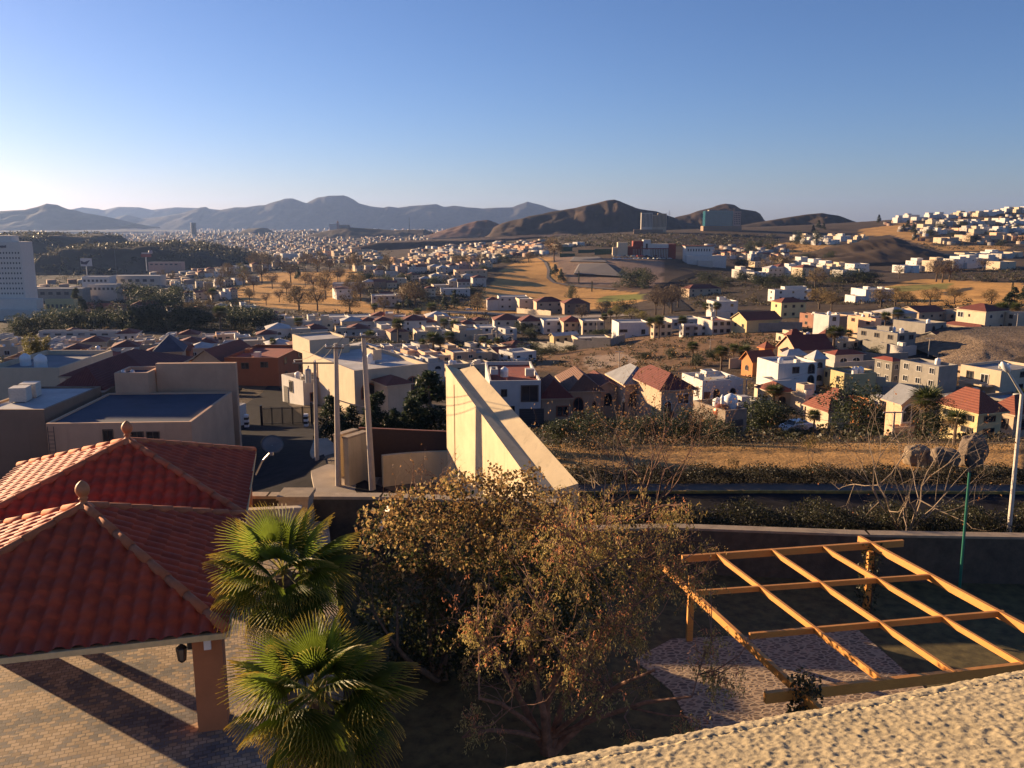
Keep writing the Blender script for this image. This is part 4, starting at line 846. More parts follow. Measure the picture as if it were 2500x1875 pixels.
# ---- big cream boundary wall with a hollowed top, running away from us
A0 = PY(1088,890,50); A1 = PY(1301,1184,38.2); B0 = PY(1156,893,48.9); B1 = PY(1412,1180,37.3)
ws = thing('boundary_wall', 'huge cream concrete wall with shallow trough along its top, ending in shrubs', 'wall', (0,0,0)); mb = MB(); zb = -5.2
M0 = (A0+B0)/2 - Vector((0,0,.26)); M1 = (A1+B1)/2 - Vector((0,0,.30)); g = lambda p: (p.x, p.y, zb)
mb.quad(g(A0), g(A1), A1, A0); mb.quad(g(A1), g(B1), B1, M1); mb.poly([A1, g(A1), M1]); mb.quad(g(B1), g(B0), B0, B1); mb.poly([g(B0), g(A0), A0, M0, B0]); mb.quad(A0, A1, M1, M0); mb.quad(M0, M1, B1, B0)
WSM = plaster('cream_render', (.56,.44,.27), var=.22, scale=.7, streak=.6); mb.build('wall_body', WSM, ws)
mb = MB(); d = (A1-A0).normalized(); nn = Vector((d.y,-d.x,0)); nn = nn if nn.x < 0 else -nn
q0 = A0 + d*1.6 + nn*.004
mb.beam(q0-Vector((0,0,.5)), q0-Vector((0,0,7)), .05, .02); mb.build('joint', simple('joint_grey', (.22,.17,.11), .9), ws)
# curved low wall, brown screen, gate slabs
f0, f1, f2 = P(935,1192,-4), P(1000,1196,-4), P(1092,1180,-4)
arc_ = [tuple((f0*(1-t)**2 + (f1+Vector((.3,1.2,0)))*2*t*(1-t) + f2*t*t))[:2] for t in [k/8 for k in range(9)]]
wallrun('curved_wall', 'low curved cream wall joining the huge cream wall', arc_, -5.0, -1.9, .3, WSM)
wallrun('screen_wall', 'dark brown screen wall behind the low curved cream wall', [(PY(880,1100,52.5).x,52.5),(PY(1096,1100,51.5).x,51.5)], -5.0, -.75, .15, simple('brown_screen', (.06,.035,.025), .9), .05, FRAMET)
for px, py, zt_, nm in ((848,1168,-.6,'left cream slab pillar of the street gate, beside the leaning pole'), (872,1188,-.5,'right cream slab pillar of the street gate, beside the curved wall')):
    b0 = P(px, py, -4.2); o = thing('gate_pillar', nm, 'pillar', b0, R(-32), 'cream slab pillars at the street corner'); mb = MB(); mb.box(-.2,-.9,-1,.2,.9,3.0+(0 if px < 860 else .3)); mb.build('shaft', WSM, o)
    mb = MB(); zc = 3.0+(0 if px < 860 else .3)+.003; mb.box(-.24,-.95,zc,.24,.95,zc+.12); mb.build('cap', CAPM, o)
for nm, lab, pts in (('kerb_island','large pale kerb island under the leaning pole',[(770,1215),(760,1168),(800,1148),(935,1150),(1010,1205),(900,1222)]), ('kerb_island','small rounded kerb island around the thin pole',[(775,1140),(757,1115),(768,1100),(800,1095),(835,1100),(835,1135)])):
    pts = [PT(*q) for q in pts]; mb = MB(); z = sum(p.z for p in pts)/len(pts)
    pp = [(p.x,p.y) for p in pts]; ar = sum(a[0]*b[1]-b[0]*a[1] for a, b in zip(pp, pp[1:]+pp[:1])); pp = pp if ar > 0 else pp[::-1]
    mb.prism(pp, z-1.0, z+.22); tag(mb.build(nm, plaster('kerb_concrete', (.34,.27,.20), var=.25)), lab, 'kerb')
# ---- pergola
PZ = .62; pg = thing('pergola', 'open orange timber pergola standing over the lawn and stone terrace', 'pergola', (0,0,0))
PGM = None
def timber():
    m, nt, b, tc = new_mat('orange_timber'); co = tc.outputs['Object']; n1 = tex_noise(nt, 1.5, 5, .7, co); mp = nt.nodes.new('ShaderNodeMapping'); mp.inputs['Scale'].default_value = (3, 3, 30); nt.links.new(co, mp.inputs[0])
    n2 = tex_noise(nt, 2, 4, .6, mp.outputs[0]); col = mixc(nt, .5, ramp(nt, n1, [(.3,(.46,.18,.035)), (.7,(.64,.29,.06))]), ramp(nt, n2, [(.3,(.42,.16,.03)), (.7,(.66,.31,.07))]))
    nt.links.new(col, b.inputs['Base Color']); b.inputs['Roughness'].default_value = .55; bump(nt, b, n2, .2, .005); return m
PGM = timber()
def pb(name, q0, q1, w, h, dz=0, e0=0, e1=0):
    a, b_ = P(*q0, PZ), P(*q1, PZ); d = (b_-a).normalized(); mb = MB(); mb.beam(a-d*e0+Vector((0,0,dz-h/2)), b_+d*e1+Vector((0,0,dz-h/2)), w, h); return mb.build(name, PGM, pg)
pb('beam', (1665,1356), (2205,1318), .12, .25); pb('beam', (1868,1690), (2500,1618), .13, .29, 0, 0, 4)
pb('side_beam', (1665,1418), (2010,1733), .12, .22, .004, 1.4, .3); pb('side_beam', (2098,1308), (2500,1523), .13, .24, .004, 0, 4)
for q0, q1 in (((1752,1352),(2160,1660)), ((1884,1340),(2332,1640)), ((2012,1334),(2500,1620))): pb('rafter', q0, q1, .09, .17, .008)
pb('purlin', (1700,1441), (2278,1401), .09, .17, -.004); pb('purlin', (1830,1545), (2450,1490), .09, .18, -.004)
corners = [P(1690,1385,PZ), P(2128,1325,PZ), P(1965,1690,PZ), P(2560,1618,PZ)]
for c_ in corners: mb = MB(); mb.box(c_.x-.1, c_.y-.1, -2.2, c_.x+.1, c_.y+.1, PZ-.34); mb.build('post', PGM, pg)
# ---- rough stucco parapet right under the camera
def parapet():
    e0, e1 = P(1290,1882,11.80), P(2500,1652,11.80); d = (e1-e0).normalized(); n_ = Vector((d.y,-d.x,0)); n_ = n_ if n_.y < 0 else -n_; e0 = e0 - n_*.034; e1 = e1 - n_*.034
    o = thing('parapet', 'rough cream stucco parapet sunlit across the lower right corner', 'parapet', (0,0,0))
    Ln = .95; nx, ny = 880, 320; ss = np.linspace(-.28, Ln, nx); tt = np.concatenate([np.linspace(-.07, .0, 40), np.linspace(.0, .42, ny-40)]); V = []
    for t in tt:
        for s in ss:
            base = e0 + d*s
            if t < 0: r = .035; q = -t/.07*math.pi/2; p = base + n_*(r - r*math.sin(q)) + Vector((0,0,-r+r*math.cos(q)-max(0,q-1.2)*.1)); nr = Vector((-n_.x*math.sin(q), -n_.y*math.sin(q), math.cos(q)))
            else: p = base + n_*(.035+t) + Vector((0,0,t*.24)); nr = (Vector((0,0,1))-n_*.24).normalized()
            k = mnoise.noise(p*125)*.55 + mnoise.noise(p*230+Vector((3,1,7)))*.35 + mnoise.noise(p*400)*.12
            k = (abs(k)**.8)*(1 if k > 0 else -.55); k2 = mnoise.noise(p*9)*.3
            V.append(tuple(p + nr*(k*.0027 + k2*.004)))
    q = np.arange(nx*len(tt)).reshape(len(tt), nx); Fx = np.stack([q[:-1,:-1], q[:-1,1:], q[1:,1:], q[1:,:-1]], -1).reshape(-1, 4)
    m, nt, b, tc = new_mat('rough_stucco'); n1 = tex_noise(nt, 6, 4, .6, tc.outputs['Object']); n2 = tex_noise(nt, 420, 3, .7, tc.outputs['Object'])
    nt.links.new(ramp(nt, n1, [(.3,(.32,.255,.15)), (.7,(.39,.315,.195))]), b.inputs['Base Color']); b.inputs['Roughness'].default_value = .95; bump(nt, b, n2, .4, .002)
    link('stucco_top', np_mesh('stucco_top', V, Fx, m, None, True), o)
    mb = MB(); a, b2 = e0-d*.3, e0+d*(Ln+2.2); k0, k1 = n_*.03, n_*.46
    mb.prism([tuple(p)[:2] for p in (a+k1, b2+k1, b2+k0, a+k0)], -2.1, 11.74); mb.build('facade_wall', WALL['cream'], o); return o
parapet()
# ================================================================ plants
def leaf_cloud(name, cen, size, cols, mat, seed=0, aspect=.5, droop=0.0, up=None):
    """many small folded leaves: cen (N,3), size (N,), cols (N,3)"""
    rg = np.random.default_rng(seed); cen = np.asarray(cen, float); N = len(cen)
    d = rg.normal(size=(N,3)); d[:,2] -= droop*2; d /= np.linalg.norm(d, axis=1)[:,None]
    r = rg.normal(size=(N,3)); s = np.cross(d, r); s /= np.linalg.norm(s, axis=1)[:,None]; n = np.cross(d, s)
    L = np.asarray(size)[:,None]; w = L*aspect
    b = cen; t = cen+d*L; m = cen+d*L*.45
    V = np.stack([b, m+s*w*.5+n*L*.10, t, m-s*w*.5+n*L*.10], 1).reshape(-1,3)
    Fx = np.arange(N*4).reshape(N,4); C = np.repeat(np.asarray(cols, float), 4, 0)
    return np_mesh(name, V, Fx, mat, C)
LEAF = col_attr('leaf', .55, .3, 3, .35, .35); DRYLEAF = col_attr('dry_leaf', .7, .3, 3, .45, .2); TWIG = col_attr('twig', .9, .3, 2)
BARKM = simple('bark', (.11,.075,.05), .95, var=.4, scale=8, bmp=.6); PALEBARK = simple('pale_bark', (.27,.195,.13), .85, var=.35, scale=6, bmp=.4); REDBARK = simple('red_bark', (.20,.10,.06), .85, var=.4, scale=5, bmp=.5)
def limb(mb, p, d, L, r, rg, lvl, tips, n=6, split=(2,3), spread=.6, upb=.15, shrink=.72, wob=.22, seg=4):
    pts = [Vector(p)]; rad = [r]; d = Vector(d).normalized()
    for k in range(seg):
        d = (d + Vector((rg.gauss(0,wob), rg.gauss(0,wob), rg.gauss(0,wob)+upb*.5))).normalized()
        pts.append(pts[-1] + d*L/seg); rad.append(r*(1-.42*(k+1)/seg))
    mb.tube(pts, rad, n, 0, lvl == 0)
    tips += [(pts[-1], d, lvl)]
    if lvl == 0: return
    for k in range(rg.randint(*split)):
        nd = (d + Vector((rg.gauss(0,spread), rg.gauss(0,spread), rg.gauss(0,spread)+upb))).normalized()
        q = pts[-1] if rg.random() < .55 else pts[-2]
        limb(mb, q, nd, L*shrink*rg.uniform(.75,1.15), rad[-1]*.8, rg, lvl-1, tips, max(4, n-1), split, spread, upb, shrink, wob, max(2, seg-1))
# ---- fan palms near
def frond_mesh(name, seed, Rf, green, tip, droopk=.5, nseg=38, pet=.75):
    rg = random.Random(seed); V = []; Fx = []; C = []
    def q(a, b, c, d, cols): i = len(V); V.extend([a,b,c,d]); Fx.append((i,i+1,i+2,i+3)); C.extend(cols)
    for k in range(6):                     # stalk
        x0, x1 = pet*k/6, pet*(k+1)/6; w0, w1 = .028-.012*k/6, .028-.012*(k+1)/6; z0, z1 = -.10*(k/6)**2, -.10*((k+1)/6)**2
        for s in (-1, 1): q((x0,0,z0+.012),(x1,0,z1+.012),(x1,s*w1,z1),(x0,s*w0,z0),[(.25,.22,.06)]*4)
    span = R(105); base = Vector((pet,0,-.10))
    for k in range(nseg):
        a = -span + 2*span*(k+.5)/nseg; da = span/nseg; len_ = Rf*(.72+.28*math.cos(a*.62))*rg.uniform(.93,1.04); twist = rg.uniform(-.02,.02)
        def pt(rr, ang, lift):
            x, y = rr*math.cos(ang), rr*math.sin(ang); fold = -.35*abs(y)**1.5/max(Rf,.1)**.5
            z = fold*.9 - droopk*max(0, rr/Rf-.35)**2*Rf*1.1 + lift
            return (base.x+x, base.y+y, base.z+z)
        st = [.04,.22,.42,.6,.78,.92,1.0]; ws = [1,1,1,.80,.55,.28,.03]
        for j in range(6):
            r0, r1 = st[j]*len_, st[j+1]*len_; w0, w1 = da*ws[j]*(1 if j < 3 else .42/max(st[j],.42)), da*ws[j+1]*(1 if j+1 < 3 else .42/max(st[j+1],.42))
            e = .020*Rf*(1 if j < 4 else .6)
            def col(t): f = max(0, (t-.72)/.28); g = rg.uniform(.85,1.15); return tuple((x*(1-f)+y*f)*g for x, y in zip(green, tip))
            c0, c1 = col(st[j]), col(st[j+1]); jd = rg.gauss(0,.012) if j >= 3 else 0
            q(pt(r0,a,e), pt(r1,a+jd,e), pt(r1,a+w1+jd,0), pt(r0,a+w0,0), [c0,c1,c1,c0]); q(pt(r0,a-w0,0), pt(r1,a-w1+jd,0), pt(r1,a+jd,e), pt(r0,a,e), [c0,c1,c1,c0])
    return np_mesh(name, V, Fx, PALMLEAF, C)
def palmleaf():
    m = col_attr('palm_leaf', .5, .25, 4, .62, .3); return m
PALMLEAF = palmleaf()
GR, YT, DEAD = (.12,.16,.022), (.50,.38,.09), (.30,.17,.05)
FR = [frond_mesh('frond', s, 1.0, tuple(x*g for x in GR), YT, d) for s, g, d in ((1,1,.35),(2,.85,.5),(3,1.15,.3),(4,.7,.65))]
FD = [frond_mesh('dead_frond', s, .85, (.20,.16,.05), DEAD, 1.0) for s in (8, 9)]
TRUNKP = simple('palm_trunk', (.13,.09,.06), .95, var=.5, scale=9, bmp=1.0)
def near_palm(label, top, ground_z, seed, sc, nf):
    o = thing('fan_palm', label, 'palm', (top.x, top.y, ground_z), 0, 'fan palms beside the carport'); rg = random.Random(seed); h = top.z-ground_z; mb = MB()
    pts = [Vector((.15*math.sin(k*.7), .1*math.cos(k), h*k/14)) for k in range(15)]; pts[-1] = Vector((0,0,h-.05)); mb.tube(pts, [.26-.08*k/14+.025*(k % 2) for k in range(15)], 12)
    rg2 = random.Random(seed+5)
    for k in range(90):                    # old leaf bases
        t = rg2.uniform(.45, .99); a = rg2.uniform(0, 6.28); z = h*t; c = Vector((.2*math.cos(a), .2*math.sin(a), z)); mb.tube([c, c+Vector((.14*math.cos(a), .14*math.sin(a), .16))], [.03,.008], 4)
    mb.build('trunk', TRUNKP, o)
    for k in range(nf):
        az = k*2.39996 + rg.uniform(-.2,.2); el = R(78 - 118*(k/nf)**.9 + rg.uniform(-9,9)); s = sc*rg.uniform(.85,1.1)*(1 if k > 4 else .85)
        l = link('frond', FR[rg.randrange(3) if el > 0 else rg.choice((1,3))], o, (0,0,h), None, (s,s,s)); l.rotation_euler = (Matrix.Rotation(az,3,'Z') @ Matrix.Rotation(-el,3,'Y') @ Matrix.Rotation(rg.uniform(-.5,.5),3,'X')).to_euler()
    for k in range(9):
        az = rg.uniform(0,6.28); s = sc*rg.uniform(.75,.95); l = link('dead_frond', FD[k % 2], o, (0,0,h-.1), None, (s,s,s)); l.rotation_euler = (Matrix.Rotation(az,3,'Z') @ Matrix.Rotation(R(rg.uniform(48,72)),3,'Y')).to_euler()
near_palm('taller fan palm in front of the tiled roof corner, upper of the two', PY(690,1395,17.0), -2.1, 21, .95, 30)
near_palm('bushy fan palm at the bottom edge, lower of the two', PY(775,1690,13.6), -2.1, 34, .98, 34)
# ---- brown-leaved tree beside the palms, and the many-stemmed tree with hanging seed clusters
def ell(rg, c, r, n): 
    d = rg.normal(size=(n,3)); d /= np.linalg.norm(d,axis=1)[:,None]; return np.asarray(c) + d*(rg.uniform(.35,1,size=(n,1))**.5)*np.asarray(r)
def big_bush():
    b0 = Vector((PY(1075,1700,25).x, 25, -2.1)); o = thing('tree', 'dense round tree with curled brown and dark green leaves beside the palms', 'tree', b0); rg = random.Random(7); mb = MB(); tips = []
    for k in range(5): limb(mb, (rg.uniform(-.3,.3), rg.uniform(-.3,.3), 0), (rg.gauss(0,.35), rg.gauss(0,.3), 1), 2.3, .11, rg, 3, tips, 7, (2,3), .5, .2)
    mb.build('trunk', BARKM, o); g = np.random.default_rng(8); cl = []
    CLP = [(940,1270,.9),(1000,1250,1.0),(1080,1230,1.05),(1160,1215,1.0),(1230,1240,1.0),(1290,1225,.8),(960,1340,1.1),(1050,1330,1.2),(1140,1310,1.2),(1230,1310,1.1),(1310,1300,1.0),(930,1420,.9),(1010,1430,1.1),(1100,1420,1.2),(1190,1400,1.1),
           (1280,1390,1.0),(910,1500,.7),(980,1530,.9),(1060,1530,1.0),(1150,1500,1.0),(1200,1165,.55),(1260,1180,.55),(1300,1160,.45),(1110,1170,.45),(1380,1320,.8),(1400,1230,.6),(1240,1470,.9),(1340,1240,.8),(1350,1400,1.0),(1420,1430,1.0),(1340,1500,1.0),(1430,1520,.9),(1480,1400,.8),(1270,1560,.9),(1180,1580,.9),(1500,1330,.7),(1360,1580,.8),(1090,1600,.8),(1000,1600,.7),(1540,1250,.5),(1460,1240,.5)]
    cen = []; col = []
    for px, py, r in CLP:
        c = PY(px, py, 25+g.uniform(-1.2,1.0))-b0; n = int(600*r*r); p = ell(g, c, (r, r*.9, r*.85), n); cen.append(p)
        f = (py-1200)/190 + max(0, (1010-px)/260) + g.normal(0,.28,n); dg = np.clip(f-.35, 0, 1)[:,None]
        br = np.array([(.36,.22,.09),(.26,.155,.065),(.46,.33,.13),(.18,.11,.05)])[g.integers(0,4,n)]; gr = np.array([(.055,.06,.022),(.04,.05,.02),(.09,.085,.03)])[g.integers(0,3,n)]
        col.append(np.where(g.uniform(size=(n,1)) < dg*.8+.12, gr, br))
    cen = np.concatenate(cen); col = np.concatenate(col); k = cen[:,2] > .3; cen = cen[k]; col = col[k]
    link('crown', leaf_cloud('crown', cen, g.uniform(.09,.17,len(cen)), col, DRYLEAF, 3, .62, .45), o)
    gg = ell(g, (0,0,1.2), (1.5,1.2,1.0), 10)
big_bush()
def seed_tree():
    b0 = P(1335,1838,-2.1); o = thing('tree', 'many-stemmed tree with hanging khaki leaf clusters and orange seed tips', 'tree', b0); rg = random.Random(17); g = np.random.default_rng(18); mb = MB()
    CL = [(1160,1535,.32,19.5),(1195,1600,.36,19.3),(1150,1520,.25,19.6),(1265,1540,.3,19.8),(1305,1525,.3,20),(1290,1640,.3,19.4),(1405,1580,.42,19.2),(1420,1650,.4,19),(1470,1690,.4,18.8),(1380,1690,.3,18.8),(1395,1630,.3,19),(1490,1515,.4,20),(1530,1510,.36,20.2),(1470,1550,.4,19.8),
          (1390,1275,.55,21),(1430,1290,.5,21.2),(1370,1330,.5,20.8),(1470,1330,.5,21),(1500,1260,.4,21.5),(1400,1390,.45,20.6),(1620,1270,.36,21.5),(1645,1245,.36,21.6),(1590,1330,.4,21.2),(1560,1380,.4,21),(1640,1380,.45,20.6),(1680,1420,.4,20.2),(1590,1420,.36,20.6),(1650,1400,.4,20.5),
          (1165,1775,.28,18.4),(1150,1745,.25,18.6),(1680,1765,.3,18.3),(1720,1790,.28,18.1),(1750,1645,.34,18.8),(1720,1600,.3,19.2),(1770,1660,.3,18.6),(1540,1790,.22,18.4),(1560,1560,.3,19.6),(1740,1550,.25,19.4),(1330,1480,.3,20.4),(1550,1470,.3,20.4)]
    stems = [(1290,1560),(1380,1560),(1460,1560),(1560,1640),(1230,1640)]
    forks = []
    for k, (px, py) in enumerate(stems):
        p1 = PY(px, py, 20.2+rg.uniform(-.5,.5))-b0; m_ = p1*.45 + Vector((rg.gauss(0,.15), rg.gauss(0,.15), -.1)); mb.tube([Vector((rg.uniform(-.12,.12),rg.uniform(-.1,.1),-.1)), m_*.5+Vector((0,0,-.05)), m_, p1*.75+Vector((rg.gauss(0,.1),0,.1)), p1], [.15,.125,.10,.075,.055], 8)
        forks += [(m_, .09), (p1*.75, .065), (p1, .055)]
    for px0, py0, px1, py1, y1 in ((1335,1800,1600,1635,18.7),(1335,1810,1170,1705,18.6),(1330,1830,1130,1800,18.3),(1335,1780,1690,1700,18.6)):
        a = Vector((0,0,.4)); b_ = PY(px1,py1,y1)-b0; mb.tube([a, a.lerp(b_,.35)+Vector((0,0,.18)), a.lerp(b_,.7)+Vector((0,0,.22)), b_], [.085,.065,.05,.03], 7); forks += [(a.lerp(b_,.6)+Vector((0,0,.2)), .045), (b_, .03)]
    cen = []; col = []; sz = []
    FILL = [(g.uniform(1110,1740), g.uniform(1190,1700), g.uniform(.12,.26), g.uniform(19.6,22.5)) for _ in range(170)]
    FILL = [q for q in FILL if not (q[0] > 1600 and q[1] > 1480) and not (q[0] < 1180 and q[1] < 1420)]
    for i_, (px, py, r, y) in enumerate(CL+FILL):
        c = PY(px, py, y)-b0; f = min(forks, key=lambda q: (q[0]-c).length + (2 if q[0].z > c.z+.2 else 0)); a = f[0]; md = a.lerp(c,.5)+Vector((rg.gauss(0,.12), rg.gauss(0,.12), .12)); big_ = i_ < len(CL)
        mb.tube([a, md, c+Vector((0,0,r*.5))], [f[1]*(.6 if big_ else .3), .02 if big_ else .011, .006], 5)
        if big_: forks.append((md, .03))
        R_ = r*1.25; ns = int(200*r*r+14) if big_ else int(110*r*r+5); top = g.uniform(.55, 1.3)
        for j in range(ns):
            s0 = Vector(g.normal(0, R_*.55, 3)); s0.z *= .8; st = c+s0; dr = Vector((s0.x*.5+g.normal(0,.1), s0.y*.5+g.normal(0,.1), -.55)).normalized(); ln_ = g.uniform(.14,.42)*(1 if big_ else .7)
            if j % 3 == 0: mb.tube([md.lerp(c, .75), st, st+dr*ln_*.7], [.007,.005,.002], 3, 0, False)
            for q in range(9 if big_ else 6):
                p = st + dr*ln_*q/8 + Vector(g.normal(0,.028,3)); cen.append(tuple(p)); sz.append(g.uniform(.05,.12)); hi = (s0.z/R_ > top-1.1 and q < 5 and j % 2 == 0 and big_)
                col.append((.60,.25,.12) if hi and g.uniform() < .85 else ((.46,.34,.12),(.34,.27,.09),(.52,.40,.15),(.22,.18,.07))[g.integers(0,4)] if big_ else ((.26,.19,.07),(.17,.14,.05),(.34,.22,.09))[g.integers(0,3)])
    for _ in range(50):
        p = PY(g.uniform(1080,1560), g.uniform(1330,1650), g.uniform(19,21.5))-b0
        for q in range(7): cen.append(tuple(p+Vector(g.normal(0,.05,3)))); col.append((.52,.20,.10)); sz.append(.08)
    cen = np.array(cen); link('crown', leaf_cloud('crown', cen, np.array(sz), np.array(col), DRYLEAF, 5, .34, .9), o)
    tw = mb; tips = []
    for k in range(26): f = rg.choice(forks); limb(tw, f[0], (rg.gauss(0,.7), rg.gauss(0,.6), rg.uniform(.1,1)), rg.uniform(.8,1.5), .018, rg, 2, tips, 4, (2,3), .5, .1)
    mb.build('trunk', REDBARK, o)
seed_tree()
def bare_tree(label, base, h, seed, spread=.55, mat=PALEBARK, r=.07, stems=4, lvl=4, leaves=0, lean=.5, group=None, name='bare_tree', lcol=((.45,.18,.06),(.35,.2,.08))):
    o = thing(name, label, 'tree', base, 0, group); rg = random.Random(seed); mb = MB(); tips = []
    for k in range(stems):
        a = 6.28*k/stems+rg.uniform(-.4,.4); limb(mb, (0,0,-.2), (lean*math.cos(a), lean*math.sin(a), 1), h*.36, r*rg.uniform(.7,1.1), rg, lvl, tips, 6, (2,3), spread, .12, .74, .16)
    mb.build('branches', mat, o)
    if leaves:
        g = np.random.default_rng(seed); tp = [t[0] for t in tips if t[2] <= 1]; c = np.array([tuple(tp[g.integers(0,len(tp))]) for _ in range(leaves)]) + g.normal(0,.12,(leaves,3))
        cc = np.array(lcol)[g.integers(0,len(lcol),leaves)]; link('crown', leaf_cloud('crown', c, g.uniform(.09,.16,leaves), cc, DRYLEAF, seed, .6, .5), o)
    return o
bare_tree('leafless pale tree spreading wide behind the pergola corner', P(2205,1318,-3.6), 8.8, 41, .6, PALEBARK, .066, 9, 5, 120, .65)
bare_tree('thin reddish leafless tree rising behind the brown-leaved tree, left of the grass strip', P(1580,1275,-3.8), 9.0, 42, .5, REDBARK, .075, 8, 5, 900, .6, lcol=((.20,.10,.05),(.28,.16,.07)))
bare_tree('leafless pale-stemmed tree between the cream wall and the sunlit grass strip', P(1460,1285,-3.8), 7.6, 43, .5, PALEBARK, .06, 6, 5, 300, .5, lcol=((.25,.14,.07),(.33,.2,.09)))
bare_tree('spindly leafless tree in front of the low curved cream wall', P(1040,1240,-2.1), 3.9, 44, .55, REDBARK, .06, 5, 4, 70, .75, lcol=((.22,.12,.06),(.30,.17,.08)))
bare_tree('small leafy sapling standing alone on the sunlit grass strip', P(1975,1140,-4.2), 2.6, 45, .4, BARKM, .035, 2, 3, 260, .3, name='sapling', lcol=((.12,.10,.04),(.2,.13,.05)))
bare_tree('tiny dry shrub on the sunlit grass strip by the cream wall', P(1790,1140,-4.2), 1.2, 46, .5, BARKM, .02, 4, 2, 120, .6, name='sapling', lcol=((.10,.08,.04),(.16,.11,.05)))
# ---- middle and far trees: a few shapes, every tree its own object
def crown_mesh(kind, seed, n, mat):
    g = np.random.default_rng(seed); cen = []; 
    if kind == 'round':
        for k in range(22): c = g.normal(0,.3,3)+(0,0,.62); cen.append(ell(g, c, (.30,.30,.24), n//22))
        pal = [(.035,.045,.018),(.05,.06,.022),(.025,.035,.016)]
    elif kind == 'pine':
        for k in range(26): z = g.uniform(.12,.97); r = .34*(1.02-z)+.03; a = g.uniform(0,6.28); cen.append(ell(g, (r*.75*math.cos(a), r*.75*math.sin(a), z), (.14*(1.2-z)+.03,.14*(1.2-z)+.03,.08), n//26))
        pal = [(.03,.045,.022),(.045,.06,.028),(.022,.032,.017)]
    elif kind == 'cypress':
        for k in range(16): z = (k+.5)/16; r = .085*math.sin(math.pi*min(1,z*.85+.12))+.01; cen.append(ell(g, (0,0,z), (r,r,.06), n//16))
        pal = [(.02,.03,.016),(.03,.04,.02)]
    else:                                   # winter crown of fine twigs and few leaves
        for k in range(30): d = g.normal(size=3); d /= np.linalg.norm(d); cen.append(ell(g, d*(.36,.36,.30)*g.uniform(.5,1)+(0,0,.62), (.13,.13,.12), n//30))
        pal = {'gold': [(.23,.16,.07),(.17,.115,.055),(.28,.20,.085)], 'yellow': [(.30,.25,.07),(.24,.2,.06)], 'grey': [(.15,.105,.07),(.11,.08,.055)]}[kind]
    cen = np.concatenate(cen); cc = np.array(pal)[g.integers(0,len(pal),len(cen))]
    s = {'round':.055,'pine':.045,'cypress':.035}.get(kind,.05)
    return leaf_cloud('crown', cen, g.uniform(.6,1.4,len(cen))*s, cc, mat, seed, .5 if kind not in ('gold','grey','yellow') else .22, .2)
def trunk_mesh(h, r, fork=0, mat=BARKM, seed=0):
    mb = MB(); mb.tube([(0,0,-.12),(.01,0,h*.5),(0,.01,h)], [r*1.3, r, r*.7], 7); rg = random.Random(seed)
    for k in range(fork): a = 6.28*k/fork+rg.uniform(-.3,.3); e = Vector((.26*math.cos(a), .26*math.sin(a), h+rg.uniform(.25,.45))); mb.tube([(0,0,h*.9), e*.55+Vector((0,0,h*.45)), e], [r*.6, r*.4, r*.15], 5)
    return mb.mesh('trunk', mat)
KIND = {k: ([crown_mesh(k, s, n, LEAF if k in ('round','pine','cypress') else TWIG) for s in (1,2)], trunk_mesh(*t)) for k, n, t in (
    ('round', 5200, (.4,.028,4)), ('pine', 4200, (.8,.02,0)), ('cypress', 1400, (.3,.02,0)), ('gold', 2400, (.38,.026,7)), ('grey', 1700, (.38,.028,8)), ('yellow', 2400, (.36,.026,6)))}
def mid_palm():
    g = random.Random(3); V = []; Fx = []; C = []
    for k in range(34):
        az = k*2.4; el = R(75-125*k/34); M = Matrix.Rotation(az,3,'Z') @ Matrix.Rotation(-el,3,'Y'); L = .27*g.uniform(.8,1.15)
        for j in range(11):
            a = R(-85+17*j); p0 = Vector((.09,0,0)); tip = Vector((.09+L*math.cos(a), L*math.sin(a), -.035*math.cos(a)-.02)); w = Vector((-math.sin(a), math.cos(a), 0))*.012
            mdp = p0.lerp(tip,.45); i = len(V); V += [tuple(M @ q + Vector((0,0,.80))) for q in (p0*.6, mdp+w, tip, mdp-w)]; Fx.append((i,i+1,i+2,i+3)); c = (.075,.09,.03) if el > -.2 else (.15,.10,.045); C += [c]*4
    return np_mesh('crown', V, Fx, LEAF, C)
mb = MB(); mb.tube([(0,0,-.1),(.01,.0,.4),(0,0,.80)], [.045,.034,.04], 7); PTR = mb.mesh('trunk', TRUNKP); KIND['palm'] = ([mid_palm()], PTR)
NAMES = dict(round='tree', pine='pine_tree', cypress='cypress_tree', gold='bare_tree', grey='bare_tree', yellow='tree', palm='palm_tree'); tr_rng = random.Random(9)
def tree(kind, label, px, py, hpx, group=None, wide=1.0, ymin=60, y=None, C=None):
    C = C or (PY(px, py, y) if y else PT(px, py, ymin)); hpx = hpx*(1.28 if kind in ('gold','grey') else 1); h = hpx*depth(C)/F; o = thing(NAMES[kind], label, 'tree', C, tr_rng.uniform(0,6.28), group); s = (h*wide, h*wide, h)
    cr, tk = KIND[kind]; link('trunk', tk, o, None, None, s); link('crown', cr[tr_rng.randrange(len(cr))], o, None, None, s); return o
CWD = dict(round='dark round tree', pine='dark pine', cypress='slim cypress', gold='golden-brown bare tree', grey='grey leafless tree', yellow='yellow-green tree', palm='fan palm')
def trees(kind, phrase, pts, wide=1.0):
    for k, q in enumerate(sorted(pts)): tree(kind, f'{CWD[kind]}, {ORD[k]} from left {phrase}' if len(pts) > 1 else f'{CWD[kind]} {phrase}', q[0], q[1], q[2], (f'{CWD[kind]}s {phrase}') if len(pts) > 1 else None, wide*(q[3] if len(q) > 3 else 1))
trees('grey', 'on the upper fairway', [(640,692,42),(710,690,45),(665,705,36),(765,712,40),(620,712,32),(825,692,34),(720,740,38),(650,745,26),(682,738,28)], .95)
